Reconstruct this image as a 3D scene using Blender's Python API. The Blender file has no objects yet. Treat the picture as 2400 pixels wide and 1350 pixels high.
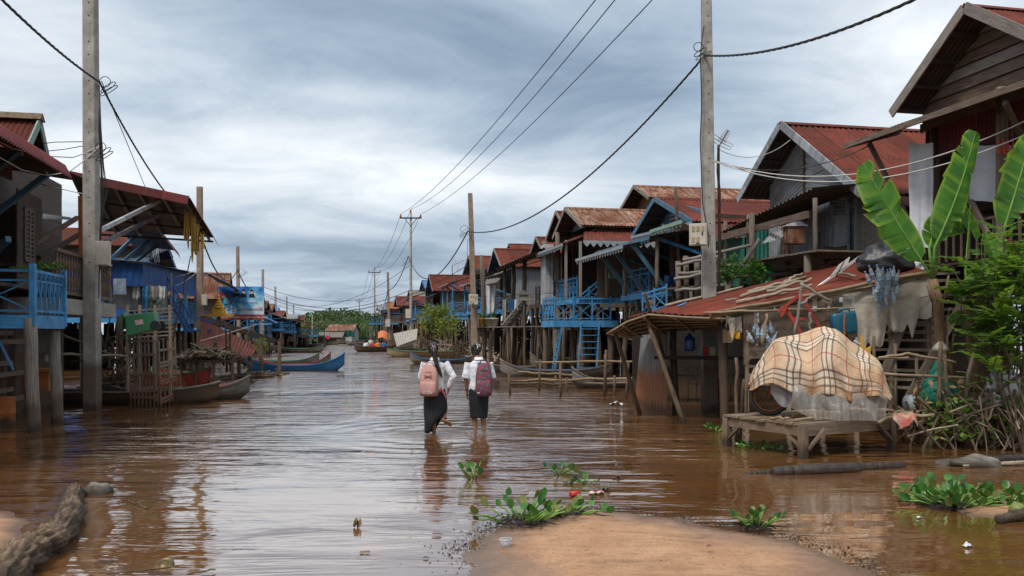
import bpy, math, random
from math import sin, cos, pi, radians, sqrt, atan2, floor
from mathutils import Vector as V3, Matrix, noise as mn
rnd = random.Random(7)
C = bpy.context.scene.collection
SC = bpy.context.scene
# ---------------------------------------------------------------- camera, sky, sun, exposure
EYE, HZN, FPX = 1.7, 778.0, 2000.0            # eye height, horizon row and focal length of the 2400 px photograph
cam_d = bpy.data.cameras.new('camera'); cam = bpy.data.objects.new('camera', cam_d); C.objects.link(cam)
cam.location = (0, 0, EYE); cam.rotation_euler = (radians(90), 0, 0)
cam_d.sensor_width = 36; cam_d.lens = 36*FPX/2400; cam_d.shift_y = (HZN-675)/2400
cam_d.clip_end = 3000; cam_d.clip_start = .1
SC.camera = cam
SUN_EL, SUN_AZ = 56, -145                      # degrees; azimuth from +Y towards +X: high, behind the camera and to the left
SC.view_settings.view_transform = 'Standard'; SC.view_settings.look = 'None'
SC.view_settings.exposure = .95; SC.view_settings.gamma = 1
SC.cycles.max_bounces = 7; SC.cycles.diffuse_bounces = 5; SC.cycles.transparent_max_bounces = 12
SC.cycles.glossy_bounces = 3; SC.cycles.caustics_reflective = False; SC.cycles.caustics_refractive = False

class NT:                                      # small node-tree helper
    def __init__(s, tree): s.t = tree; s.t.nodes.clear()
    def n(s, typ, ins=None, **props):
        nd = s.t.nodes.new(typ)
        for k, v in props.items(): setattr(nd, k, v)
        for k, v in (ins or {}).items():
            sock = nd.inputs[k]
            if isinstance(v, bpy.types.NodeSocket): s.t.links.new(v, sock)
            elif isinstance(v, bpy.types.Node): s.t.links.new(v.outputs[0], sock)
            else: sock.default_value = v
        return nd
    def math(s, op, a, b=None, c=None, clamp=False):
        d = {0: a}
        if b is not None: d[1] = b
        if c is not None: d[2] = c
        return s.n('ShaderNodeMath', d, operation=op, use_clamp=clamp).outputs[0]
    def mix(s, f, a, b, blend='MIX'):
        nd = s.n('ShaderNodeMix', data_type='RGBA', blend_type=blend, clamp_factor=True)
        for k, v in ((0, f), (6, a), (7, b)):
            if isinstance(v, bpy.types.NodeSocket): s.t.links.new(v, nd.inputs[k])
            else: nd.inputs[k].default_value = (tuple(v)+(1,))[:4] if k else v
        return nd.outputs[2]
    def ramp(s, f, stops, interp='LINEAR'):
        nd = s.n('ShaderNodeValToRGB', {0: f}); cr = nd.color_ramp; cr.interpolation = interp
        while len(cr.elements) < len(stops): cr.elements.new(.5)
        for e, (p, c) in zip(cr.elements, stops):
            e.position = p; e.color = (tuple(c)+(1,))[:4] if hasattr(c, '__len__') else (c, c, c, 1)
        return nd.outputs[0]
    def noise(s, vec, scale=5, detail=4, rough=.55, dist=0):
        return s.n('ShaderNodeTexNoise', {'Vector': vec, 'Scale': scale, 'Detail': detail, 'Roughness': rough, 'Distortion': dist}).outputs[0]
    def map(s, vec, scale=(1, 1, 1), loc=(0, 0, 0), rot=(0, 0, 0)):
        return s.n('ShaderNodeMapping', {'Vector': vec, 'Scale': scale, 'Location': loc, 'Rotation': rot}).outputs[0]

def make_world():
    w = bpy.data.worlds.new('World'); SC.world = w; w.use_nodes = True
    t = NT(w.node_tree)
    sky = t.n('ShaderNodeTexSky', sky_type='NISHITA', sun_disc=False, sun_elevation=radians(SUN_EL), sun_rotation=radians(SUN_AZ), air_density=1.2, dust_density=2)
    bg1 = t.n('ShaderNodeBackground', {0: sky.outputs[0], 1: .09})
    d = t.n('ShaderNodeTexCoord').outputs['Generated']
    x, y, z = t.n('ShaderNodeSeparateXYZ', {0: d}).outputs
    zz = t.math('ADD', t.math('MAXIMUM', z, 0.0), .10)
    p = t.n('ShaderNodeCombineXYZ', {0: t.math('DIVIDE', x, zz), 1: t.math('DIVIDE', y, zz), 2: 0.0}).outputs[0]
    n1 = t.noise(t.map(p, (.34, .50, 1), (1.3, 5.2, 0)), 1.0, 7, .60, .4)      # broad banks of cloud
    n2 = t.noise(t.map(p, (1.0, 1.05, 1), (3.3, .4, 0), (0, 0, .5)), 1.15, 7, .62, .7)  # wispy streaks
    n3 = t.noise(t.map(p, (1.0, 1.3, 1), (.7, 9.1, 0)), .35, 3, .5, .2)
    # the cloud deck is darker and bluer straight ahead and overhead, whiter to the right and low down
    azx = t.math('DIVIDE', x, t.math('MAXIMUM', y, .15))
    def blob(cx, cz, wx, wz):
        a = t.math('DIVIDE', t.math('SUBTRACT', azx, cx), wx); b = t.math('DIVIDE', t.math('SUBTRACT', z, cz), wz)
        return t.math('POWER', 2.718, t.math('MULTIPLY', t.math('ADD', t.math('MULTIPLY', a, a), t.math('MULTIPLY', b, b)), -1.0))
    den = t.math('ADD', t.math('MULTIPLY', n1, .50), t.math('ADD', t.math('MULTIPLY', n2, .46), t.math('MULTIPLY', n3, .30)))
    for (bl, k) in ((blob(-.06, .30, .30, .09), -.08), (blob(.0, .05, .7, .055), -.09), (blob(.46, .30, .24, .16), .17),
                    (blob(-.10, .17, .40, .045), .13), (blob(-.62, .2, .25, .25), .07), (blob(.18, .185, .2, .03), -.09), (blob(-.18, .265, .13, .012), .08)):
        den = t.math('ADD', den, t.math('MULTIPLY', bl, k))
    den = t.math('ADD', den, t.n('ShaderNodeMapRange', {0: z, 1: .38, 2: .8, 3: 0.0, 4: .16}).outputs[0])   # the deck is thinner overhead
    col = t.ramp(den, [(.43, (.14, .185, .245)), (.51, (.19, .24, .305)), (.605, (.275, .325, .38)), (.71, (.40, .435, .47)), (.85, (.57, .59, .605))])
    bg2 = t.n('ShaderNodeBackground', {0: col, 1: 1.0})
    mx = t.n('ShaderNodeMixShader', {0: .93, 1: bg1.outputs[0], 2: bg2.outputs[0]})
    t.n('ShaderNodeOutputWorld', {0: mx.outputs[0]})
make_world()
sl = bpy.data.lights.new('sun', 'SUN'); sl.energy = 1.35; sl.angle = radians(12); sl.color = (1, .95, .87)
so = bpy.data.objects.new('sun', sl); C.objects.link(so)
_az, _el = radians(SUN_AZ), radians(SUN_EL)
so.rotation_euler = V3((-sin(_az)*cos(_el), -cos(_az)*cos(_el), -sin(_el))).to_track_quat('-Z', 'Y').to_euler()

# ---------------------------------------------------------------- geometry helpers
TH = 0.2070                                    # the canal street runs 11.9 degrees to the left of the view
DX, DY = -sin(TH), cos(TH)
def P(px, py, Y): return V3(((px-1200)*Y/FPX, Y, EYE+(HZN-py)*Y/FPX))      # the point seen at (px,py) at depth Y
def G(px, py, z=0.0): return P(px, py, (EYE-z)*FPX/(py-HZN))               # the point seen at (px,py) at height z
def S(r, s, z=0.0): return V3((r*DY - s*sin(TH), r*sin(TH)+s*DY, z))       # street frame: r across, s along
def rs(p): return (p.x*DY+p.y*sin(TH), -p.x*sin(TH)+p.y*DY)
def sz(px, py, R):                             # where the ray through a pixel meets the plane r = R: (s, z)
    a = (px-1200)/FPX; Y = R/(a*DY+sin(TH)); p = P(px, py, Y); return rs(p)[1], p.z
MATX = {}
def _mx(o):
    return MATX.get(o.name, Matrix.Identity(4))
class MB:
    def __init__(s, world=False): s.v = []; s.f = []; s.uv = []; s.world = world; s.mi = []; s.cm = 0
    def add(s, pts, faces, uvs=None):
        o = len(s.v); s.v += [V3(p) for p in pts]
        for i, f in enumerate(faces):
            s.f.append(tuple(o+k for k in f)); s.uv.append(uvs[i] if uvs else None); s.mi.append(s.cm)
    def quad(s, a, b, c, d, uv=None): s.add([a, b, c, d], [(0, 1, 2, 3)], uv)
    def beam(s, p0, p1, w, h=None, up=(0, 0, 1), w1=None):
        p0, p1 = V3(p0), V3(p1); h = h or w; w1 = w1 or w; d = p1-p0; L = d.length
        if L < 1e-6: return s
        d.normalize(); up = V3(up)
        if abs(d.dot(up)) > .97: up = V3((1, 0, 0)) if abs(d.x) < .9 else V3((0, 1, 0))
        a = d.cross(up).normalized(); b = a.cross(d)
        pts = []
        for p, ww, hh in ((p0, w, h), (p1, w1, h*w1/w)):
            for i, j in ((-1, -1), (1, -1), (1, 1), (-1, 1)): pts.append(p+a*(i*ww/2)+b*(j*hh/2))
        o = rnd.random()*40
        F = [(0, 3, 2, 1), (4, 5, 6, 7)]; U = [[(o, 0), (o, h), (o+w, h), (o+w, 0)], [(o, 0), (o+w, 0), (o+w, h), (o, h)]]
        g = o
        for k in range(4):
            k2 = (k+1) % 4; e = w if k % 2 == 0 else h
            F.append((k, k2, 4+k2, 4+k)); U.append([(o, g), (o, g+e), (o+L, g+e), (o+L, g)]); g += e
        s.add(pts, F, U); return s
    def box(s, x0, x1, y0, y1, z0, z1):
        dx, dy, dz = abs(x1-x0), abs(y1-y0), abs(z1-z0); xc, yc, zc = (x0+x1)/2, (y0+y1)/2, (z0+z1)/2
        m = max(dx, dy, dz)
        if m == dx: return s.beam((x0, yc, zc), (x1, yc, zc), dy, dz)
        if m == dy: return s.beam((xc, y0, zc), (xc, y1, zc), dx, dz)
        return s.beam((xc, yc, z0), (xc, yc, z1), dy, dx)
    def tube(s, pts, r, n=7, cap=True, wob=0):
        pts = [V3(p) for p in pts]; N = len(pts); rr = r if hasattr(r, '__len__') else [r]*N
        o = len(s.v); t = (pts[1]-pts[0]).normalized(); a = t.orthogonal().normalized(); L = 0; off = rnd.random()*30
        vs = []; ls = []
        for i in range(N):
            t = (pts[min(i+1, N-1)]-pts[max(i-1, 0)]).normalized(); a = (a-t*a.dot(t)).normalized(); b = t.cross(a)
            if i: L += (pts[i]-pts[i-1]).length
            ls.append(L)
            for k in range(n):
                q = 2*pi*k/n; R = rr[i]*(1+(rnd.uniform(-wob, wob) if wob else 0)); vs.append(pts[i]+a*(cos(q)*R)+b*(sin(q)*R))
        F = []; U = []; ci = 2*pi*max(rr)/n
        for i in range(N-1):
            for k in range(n):
                k2 = (k+1) % n
                F.append((i*n+k, i*n+k2, (i+1)*n+k2, (i+1)*n+k)); U.append([(off+ls[i], off+k*ci), (off+ls[i], off+k*ci+ci), (off+ls[i+1], off+k*ci+ci), (off+ls[i+1], off+k*ci)])
        if cap:
            F += [tuple(range(n-1, -1, -1)), tuple((N-1)*n+k for k in range(n))]; U += [[(off+.3*cos(k), off+.3*sin(k)) for k in range(n)]]*2
        s.add(vs, F, U); return s
    def grid(s, fn, nu, nv, su=1, sv=1, thick=0, close=False):
        vs = [fn(i/nu, j/nv) for j in range(nv+1) for i in range(nu+1)]
        F = []; U = []
        for j in range(nv):
            for i in range(nu):
                k = j*(nu+1)+i; F.append((k, k+1, k+nu+2, k+nu+1))
                U.append([(i/nu*su, j/nv*sv), ((i+1)/nu*su, j/nv*sv), ((i+1)/nu*su, (j+1)/nv*sv), (i/nu*su, (j+1)/nv*sv)])
        s.add(vs, F, U); return s
    def corr(s, a, b, c, d, pitch=.09, amp=.016, rows=4, sag=0, ppw=6, lip=0):
        # corrugated sheet: a-b is one end of the corrugations, d-c the other (ridges run a->d)
        a, b, c, d = map(V3, (a, b, c, d)); W = ((b-a).length+(c-d).length)/2; L = ((d-a).length+(c-b).length)/2
        n = max(2, int(W/pitch*ppw)); nrm = (b-a).cross(d-a).normalized(); ph = rnd.random()*9
        def fn(u, v):
            p = (a*(1-u)+b*u)*(1-v)+(d*(1-u)+c*u)*v
            w = u*W
            return p+nrm*(amp*sin(2*pi*w/pitch)+sag*sin(pi*v)*(1+.3*sin(3*u+ph))+.012*mn.noise(V3((u*W*.8+ph, v*L*.8, 1))))
        return s.grid(fn, n, rows, W, L)
    def prism(s, poly, ext):
        poly = [V3(p) for p in poly]; ext = V3(ext); n = len(poly)
        s.add(poly+[p+ext for p in poly], [tuple(range(n-1, -1, -1)), tuple(range(n, 2*n))]+[(k, (k+1) % n, n+(k+1) % n, n+k) for k in range(n)]); return s
    def loft(s, rings, cap=True, closed=True, su=1, sv=1):
        n = len(rings[0]); vs = [p for r in rings for p in r]; F = []; U = []; m = len(rings)
        for j in range(m-1):
            for k in range(n if closed else n-1):
                k2 = (k+1) % n; F.append((j*n+k, j*n+k2, (j+1)*n+k2, (j+1)*n+k))
                U.append([(k/n*su, j/m*sv), ((k+1)/n*su, j/m*sv), ((k+1)/n*su, (j+1)/m*sv), (k/n*su, (j+1)/m*sv)])
        if cap:
            F += [tuple(range(n-1, -1, -1)), tuple((m-1)*n+k for k in range(n))]; U += [[(0, 0)]*n]*2
        s.add(vs, F, U); return s
    def ball(s, c, r, nu=10, nv=7, jit=0):
        c = V3(c); r = r if hasattr(r, '__len__') else (r, r, r)
        rings = []
        for j in range(nv+1):
            th = pi*(.02+.96*j/nv); rings.append([c+V3((r[0]*sin(th)*cos(2*pi*k/nu), r[1]*sin(th)*sin(2*pi*k/nu), r[2]*cos(th)))*(1+rnd.uniform(-jit, jit)) for k in range(nu)])
        return s.loft(rings[::-1], su=6*r[0], sv=3*r[2])
    def lathe(s, c, prof, n=16, axis='z'):
        c = V3(c); rings = [[c+V3((r*cos(2*pi*k/n), r*sin(2*pi*k/n), z)) for k in range(n)] for r, z in prof]
        return s.loft(rings, su=1, sv=1)
    def xf(s, M, i0=0):
        for i in range(i0, len(s.v)): s.v[i] = M @ s.v[i]
        return s
    def build(s, name, mat, parent=None, label=None, cat=None, group=None, kind=None, smooth=False, origin=None):
        v = s.v; inv = None
        if not v: return None
        if parent is not None:
            M = _mx(parent)
            if s.world: Mi = M.inverted(); v = [Mi @ p for p in v]
            base = None
        else:
            xs = [p.x for p in v]; ys = [p.y for p in v]
            base = V3(origin) if origin is not None else V3(((min(xs)+max(xs))/2, (min(ys)+max(ys))/2, min(p.z for p in v)))
            v = [p-base for p in v]
        me = bpy.data.meshes.new(name); me.from_pydata([tuple(p) for p in v], [], s.f)
        ul = me.uv_layers.new(name='UVMap').data; li = 0
        for pi_, f in enumerate(s.f):
            u = s.uv[pi_]
            if u is None:
                nrm = me.polygons[pi_].normal; ax = max(range(3), key=lambda q: abs(nrm[q]))
                for k in f:
                    p = v[k]; ul[li].uv = (p.y, p.z) if ax == 0 else ((p.x, p.z) if ax == 1 else (p.x, p.y)); li += 1
            else:
                for q in u: ul[li].uv = q; li += 1
        mats = mat if isinstance(mat, (list, tuple)) else [mat]
        for m in mats: me.materials.append(m)
        if len(mats) > 1: me.polygons.foreach_set('material_index', s.mi)
        if smooth: me.polygons.foreach_set('use_smooth', [True]*len(me.polygons))
        me.update()
        o = bpy.data.objects.new(name, me); C.objects.link(o)
        if parent is not None: o.parent = parent; MATX[o.name] = _mx(parent)
        else:
            o.location = base; MATX[o.name] = Matrix.Translation(base)
        tag(o, label, cat, group, kind); return o
def tag(o, label=None, cat=None, group=None, kind=None):
    if label: o['label'] = label
    if cat: o['category'] = cat
    if group: o['group'] = group
    if kind: o['kind'] = kind
    return o
def thing(name, label, cat, loc=(0, 0, 0), rot=0.0, group=None):
    o = bpy.data.objects.new(name, None); C.objects.link(o); o.empty_display_size = .2
    o.location = loc; o.rotation_euler = (0, 0, rot)
    MATX[o.name] = Matrix.Translation(V3(loc)) @ Matrix.Rotation(rot, 4, 'Z')
    return tag(o, label, cat, group)
def copy_thing(o, loc=None, rot=None, label=None, scale=None):
    def rec(src, par):
        c = src.copy(); C.objects.link(c)
        if par is not None: c.parent = par
        for ch in [q for q in bpy.data.objects if q.parent == src]: rec(ch, c)
        return c
    c = rec(o, None)
    if loc is not None: c.location = loc
    if rot is not None: c.rotation_euler = rot if hasattr(rot, '__len__') else (0, 0, rot)
    if scale is not None: c.scale = (scale,)*3
    if label: c['label'] = label
    return c
def catenary(a, b, sag, n=18):
    a, b = V3(a), V3(b); return [a.lerp(b, i/n)-V3((0, 0, sag*4*(i/n)*(1-i/n))) for i in range(n+1)]
def wavy(a, b, amp, n=6, seed=0):
    a, b = V3(a), V3(b)
    return [a.lerp(b, i/n)+(V3((mn.noise(V3((i*.7+seed, 1, 0))), mn.noise(V3((i*.7+seed, 7, 0))), mn.noise(V3((i*.7+seed, 3, 5)))))*amp if 0 < i < n else V3((0, 0, 0))) for i in range(n+1)]

# ---------------------------------------------------------------- materials
def _new(name):
    m = bpy.data.materials.new(name); m.use_nodes = True; return m, NT(m.node_tree)
def _mud(t, col, z0, mudc=(.085, .05, .028), wet=.10):
    pos = t.n('ShaderNodeNewGeometry').outputs['Position']
    z = t.n('ShaderNodeSeparateXYZ', {0: pos}).outputs[2]
    zz = t.math('ADD', z, t.math('MULTIPLY', t.math('SUBTRACT', t.noise(pos, 3, 4), .5), .5))
    f = t.math('SUBTRACT', 1.0, t.n('ShaderNodeMapRange', {0: zz, 1: z0-.12, 2: z0+.12}).outputs[0])
    col = t.mix(t.math('MULTIPLY', f, .95 if mudc[0] > .2 else .75), col, mudc)
    f2 = t.math('SUBTRACT', 1.0, t.n('ShaderNodeMapRange', {0: zz, 1: wet-.03, 2: wet+.1}).outputs[0])
    return t.mix(t.math('MULTIPLY', f2, .7), col, (.02, .014, .01))
def surf(name, c1, c2, rough=.75, scale=(1, 9), bump=.25, uv=True, ns=3.0, var=.35, chips=None, chip_amt=.42, mud=None, dirt=None, dirt_amt=.5, spec=.35, rvar=.25, metal=0, under=None, mudc=(.085, .05, .028), sheet=0):
    """two-tone streaky surface: stretched noise between c1 and c2, blotches, optional paint chips, dirt and a flood-mud line"""
    m, t = _new(name)
    tc = t.n('ShaderNodeTexCoord'); info = t.n('ShaderNodeObjectInfo')
    vec = t.map(tc.outputs['UV'], (scale[0], scale[1], 1)) if uv else t.map(tc.outputs['Object'], (scale[0], scale[0], scale[1]))
    obj = tc.outputs['Object']
    n1 = t.noise(vec, ns, 5, .6, .3)
    n2 = t.noise(obj, .9, 4, .6)
    col = t.mix(t.ramp(n1, [(.32, 0), (.68, 1)]), c1, c2)
    k = t.math('ADD', 1-var*.5, t.math('MULTIPLY', t.math('SUBTRACT', n2, .0), var))
    k = t.math('MULTIPLY', k, t.math('ADD', 1-rvar/2, t.math('MULTIPLY', info.outputs['Random'], rvar)))
    col = t.mix(1.0, col, t.n('ShaderNodeCombineColor', {0: k, 1: k, 2: k}).outputs[0], 'MULTIPLY')
    if sheet:                                   # separate sheets: each its own tone, dark lap lines between them
        u, v, _ = t.n('ShaderNodeSeparateXYZ', {0: tc.outputs['UV']}).outputs
        us = t.math('DIVIDE', u, sheet); vs = t.math('DIVIDE', v, 2.1)
        cell = t.n('ShaderNodeCombineXYZ', {0: t.math('FLOOR', us), 1: t.math('FLOOR', vs), 2: info.outputs['Random']}).outputs[0]
        wn = t.n('ShaderNodeTexWhiteNoise', {0: cell}).outputs[0]
        q = t.math('ADD', .66, t.math('MULTIPLY', wn, .55))
        lap = t.math('MAXIMUM', t.math('LESS_THAN', t.math('FRACT', us), .035), t.math('LESS_THAN', t.math('FRACT', vs), .016))
        q = t.math('MULTIPLY', q, t.math('SUBTRACT', 1.0, t.math('MULTIPLY', lap, .5)))
        col = t.mix(1.0, col, t.n('ShaderNodeCombineColor', {0: q, 1: q, 2: q}).outputs[0], 'MULTIPLY')
    if dirt:
        nd = t.noise(obj, 2.2, 6, .7, .5)
        col = t.mix(t.math('MULTIPLY', t.ramp(nd, [(.45, 0), (.68, 1)]), dirt_amt), col, dirt)
    if chips:
        nc = t.noise(vec, ns*2.2, 5, .7)
        col = t.mix(t.ramp(nc, [(1-chip_amt, 0), (1-chip_amt+.06, 1)]), col, chips)
    if mud is not None: col = _mud(t, col, mud, mudc)
    if under:                                   # bare, unpainted underside of a sheet
        nz = t.n('ShaderNodeSeparateXYZ', {0: t.n('ShaderNodeNewGeometry').outputs['True Normal']}).outputs[2]
        col = t.mix(t.math('LESS_THAN', nz, -.05), col, t.mix(n1, tuple(q*.7 for q in under), under))
    bs = t.n('ShaderNodeBsdfPrincipled', {'Base Color': col, 'Roughness': t.math('ADD', rough-.1, t.math('MULTIPLY', n1, .2)), 'Specular IOR Level': spec, 'Metallic': metal})
    if bump:
        b = t.n('ShaderNodeBump', {'Strength': bump, 'Distance': .02, 'Height': n1})
        t.t.links.new(b.outputs[0], bs.inputs['Normal'])
    t.n('ShaderNodeOutputMaterial', {0: bs.outputs[0]}); return m
def leafmat(name, c1, c2, trans=.35, rough=.45, ns=6, edge=None, rib=0, rvar=.45):
    m, t = _new(name); tc = t.n('ShaderNodeTexCoord'); info = t.n('ShaderNodeObjectInfo')
    n = t.noise(tc.outputs['Object'], ns, 3)
    col = t.mix(t.ramp(n, [(.35, 0), (.65, 1)]), c1, c2)
    u, v, _ = t.n('ShaderNodeSeparateXYZ', {0: tc.outputs['UV']}).outputs
    if rib:
        w = t.n('ShaderNodeTexWave', {'Vector': t.map(tc.outputs['UV'], (0, 1, 0)), 'Scale': rib, 'Distortion': .6}, bands_direction='Y').outputs[0]
        col = t.mix(t.math('MULTIPLY', w, .35), col, tuple(q*.55 for q in c1))
        st = t.noise(t.map(tc.outputs['UV'], (.15, 9, 1)), 1.0, 2)
        col = t.mix(t.ramp(st, [(.50, 0), (.62, .75)]), col, (.19, .33, .03))
    if edge:
        e = t.math('ABSOLUTE', t.math('SUBTRACT', u, .5))
        col = t.mix(t.ramp(e, [(.40, 0), (.5, 1)]), col, edge)
        col = t.mix(t.ramp(e, [(.0, 1), (.035, 0)]), col, (c2[0]*1.8, c2[1]*1.5, c2[2]*1.5))
    k = t.math('ADD', 1-rvar/2, t.math('MULTIPLY', n, rvar))
    col = t.mix(1.0, col, t.n('ShaderNodeCombineColor', {0: k, 1: k, 2: k}).outputs[0], 'MULTIPLY')
    bs = t.n('ShaderNodeBsdfPrincipled', {'Base Color': col, 'Roughness': rough, 'Specular IOR Level': .4})
    if rib:
        b = t.n('ShaderNodeBump', {'Strength': .35, 'Distance': .02, 'Height': w}); t.t.links.new(b.outputs[0], bs.inputs['Normal'])
    tr = t.n('ShaderNodeBsdfTranslucent', {'Color': t.mix(.5, col, (c2[0]*1.4, c2[1]*1.4, c2[2]*.6))})
    mx = t.n('ShaderNodeMixShader', {0: trans, 1: bs.outputs[0], 2: tr.outputs[0]})
    t.n('ShaderNodeOutputMaterial', {0: mx.outputs[0]}); return m
def film(name, col, alpha, rough=.35, ns=2.5, dirt=None):
    """thin plastic: part transparent, part translucent and glossy"""
    m, t = _new(name); tc = t.n('ShaderNodeTexCoord'); n = t.noise(tc.outputs['Object'], ns, 5, .65, .8)
    c = t.mix(t.ramp(n, [(.4, 0), (.7, 1)]), col, dirt or tuple(q*.75 for q in col))
    bs = t.n('ShaderNodeBsdfPrincipled', {'Base Color': c, 'Roughness': rough, 'Specular IOR Level': .6})
    b = t.n('ShaderNodeBump', {'Strength': .5, 'Distance': .04, 'Height': t.noise(tc.outputs['Object'], ns*3, 4, .6, 1.5)}); t.t.links.new(b.outputs[0], bs.inputs['Normal'])
    tl = t.n('ShaderNodeBsdfTranslucent', {'Color': c}); mx = t.n('ShaderNodeMixShader', {0: .35, 1: bs.outputs[0], 2: tl.outputs[0]})
    tp = t.n('ShaderNodeBsdfTransparent'); f = t.math('MULTIPLY', t.math('ADD', .6, t.math('MULTIPLY', n, .8)), alpha, clamp=True)
    m2 = t.n('ShaderNodeMixShader', {0: f, 1: tp.outputs[0], 2: mx.outputs[0]})
    t.n('ShaderNodeOutputMaterial', {0: m2.outputs[0]}); return m
def plain(name, c, rough=.6, var=.2, spec=.4, metal=0, mud=None, dirt=None, da=.4): return surf(name, tuple(q*.85 for q in c), tuple(min(1, q*1.12) for q in c), rough, (1, 1), .08, False, 4, var, spec=spec, metal=metal, mud=mud, dirt=dirt, dirt_amt=da, rvar=.1)
M = {}
M['wood'] = surf('weathered_wood', (.085, .062, .045), (.20, .165, .13), .8, (1.2, 14), .5, mud=.55)
M['wood_shade'] = surf('shade_dark_boards', (.010, .008, .006), (.038, .027, .02), .8, (1, 10), .4, mud=.5)  # deep shade inside the shack and under floors put into the board colour
M['wood_dark'] = surf('dark_wood', (.034, .023, .016), (.095, .066, .047), .72, (1, 12), .4, mud=.6)
M['wood_brown'] = surf('brown_boards', (.075, .048, .032), (.20, .145, .108), .7, (1, 10), .7, mud=.3)
M['wood_grey'] = surf('grey_boards', (.13, .11, .092), (.30, .265, .23), .82, (1, 12), .4, mud=.5)
M['bamboo'] = surf('bamboo', (.15, .10, .055), (.33, .25, .155), .6, (2, 5), .25, mud=.25)
M['blue'] = surf('blue_paint', (.04, .21, .44), (.08, .32, .60), .6, (1, 8), .2, var=.5, chips=(.12, .13, .14), chip_amt=.36, mud=.3, dirt=(.03, .07, .11), dirt_amt=.7)
M['blue_dark'] = surf('deep_blue_paint', (.012, .06, .22), (.02, .10, .33), .55, (8, 1), .25, chips=(.05, .06, .09), chip_amt=.25, dirt=(.02, .03, .05), dirt_amt=.6)
M['blue_steel'] = surf('blue_grey_paint', (.035, .10, .16), (.09, .19, .27), .6, (1, 8), .2, chips=(.12, .12, .11), chip_amt=.34)
M['blue_roof'] = surf('blue_roof_metal', (.03, .10, .28), (.07, .19, .40), .5, (5, .7), .1, dirt=(.08, .07, .07), dirt_amt=.5, under=(.085, .07, .06), sheet=.85)
M['slate_roof'] = surf('slate_blue_roof', (.06, .075, .10), (.16, .19, .24), .5, (5, .7), .1, dirt=(.07, .06, .055), dirt_amt=.5, under=(.085, .07, .06), sheet=.85)
M['red_roof'] = surf('red_roof_metal', (.115, .022, .012), (.17, .038, .022), .75, (1.6, .22), .1, var=.7, chips=(.22, .10, .06), chip_amt=.30, dirt=(.05, .018, .012), dirt_amt=.7, spec=.2, under=(.085, .07, .06), sheet=.85)
M['maroon'] = surf('maroon_metal', (.11, .016, .017), (.18, .032, .032), .6, (6, .5), .1, var=.4, dirt=(.06, .02, .018), under=(.085, .07, .06), sheet=.85)
M['rust_roof'] = surf('rusty_roof_metal', (.36, .25, .19), (.17, .055, .022), .8, (1.5, .16), .12, var=.6, ns=2.6, spec=.2, chips=(.11, .034, .015), chip_amt=.50, dirt=(.16, .045, .02), dirt_amt=.6, under=(.085, .07, .06), sheet=.85)
M['zinc'] = surf('zinc_sheet', (.14, .155, .17), (.29, .315, .34), .5, (5, .5), .1, var=.5, dirt=(.13, .085, .06), dirt_amt=.5, spec=.5, sheet=.85)
M['zinc_light'] = surf('light_zinc', (.33, .35, .37), (.5, .52, .54), .45, (5, .5), .1, var=.4, dirt=(.2, .12, .08), dirt_amt=.45, spec=.5, sheet=.85)
M['zinc_flood'] = surf('flood_stained_zinc', (.12, .135, .14), (.26, .28, .285), .5, (5, .5), .1, var=.5, dirt=(.13, .085, .06), dirt_amt=.5, spec=.5, mud=.85, mudc=(.25, .09, .028))
M['fret'] = surf('fretwork_paint', (.20, .23, .25), (.34, .37, .385), .7, (1, 5), .1, chips=(.09, .08, .07), chip_amt=.42)
M['green_trim'] = surf('green_trim', (.15, .26, .21), (.27, .37, .32), .7, (1, 5), .1, chips=(.12, .1, .08), chip_amt=.34)
M['green_wall'] = surf('teal_sheet', (.012, .09, .07), (.03, .17, .13), .6, (6, .6), .1)
M['concrete'] = surf('concrete', (.25, .235, .21), (.38, .36, .325), .9, (1, 1), .15, False, 5, .3, mud=1.05, dirt=(.12, .10, .085), dirt_amt=.5)
M['concrete_brown'] = surf('tan_concrete', (.22, .155, .105), (.33, .245, .175), .9, (1, 1), .15, False, 5, .3, mud=.9, dirt=(.12, .10, .085), dirt_amt=.4)
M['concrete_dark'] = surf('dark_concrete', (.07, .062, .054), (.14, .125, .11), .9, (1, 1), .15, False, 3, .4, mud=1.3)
M['black'] = plain('black_rubber', (.012, .012, .013), .5)
M['cable'] = plain('cable', (.018, .017, .017), .6)
M['wire_pale'] = plain('pale_wire', (.5, .48, .45), .6)
M['box'] = plain('meter_box_paint', (.50, .46, .38), .5, dirt=(.25, .2, .14), da=.35)
M['box2'] = plain('meter_window', (.34, .27, .15), .3)
M['white'] = plain('white_paint', (.72, .72, .70), .6, dirt=(.4, .36, .3), da=.3)
M['dark'] = plain('dark_interior', (.018, .014, .012), .8)
M['red'] = plain('red_paint', (.36, .035, .02), .5, dirt=(.12, .03, .02))
M['orange'] = plain('orange_paint', (.55, .13, .02), .5)
M['rust'] = surf('orange_rust', (.26, .075, .02), (.40, .14, .045), .8, (1, 1), .2, False, 5, .4, dirt=(.12, .05, .03), mud=.12)
M['green_plastic'] = plain('green_plastic', (.02, .17, .055), .35, spec=.5, dirt=(.03, .09, .04))
M['teal_plastic'] = plain('teal_plastic', (.008, .085, .14), .4, spec=.5, dirt=(.03, .06, .07))
M['blue_plastic'] = plain('blue_plastic', (.012, .07, .24), .35, spec=.5)
M['yellow'] = plain('golden_paint', (.60, .33, .04), .45)
M['white_tarp'] = surf('white_sheet', (.50, .51, .55), (.66, .67, .70), .6, (1, 1), .5, False, 2.5, .25, dirt=(.42, .38, .32), dirt_amt=.35)
M['tarp'] = film('clear_tarp', (.36, .28, .20), .5, dirt=(.20, .13, .08))
M['tarp_thick'] = film('milky_tarp', (.60, .54, .45), .88, dirt=(.40, .32, .23))
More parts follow.
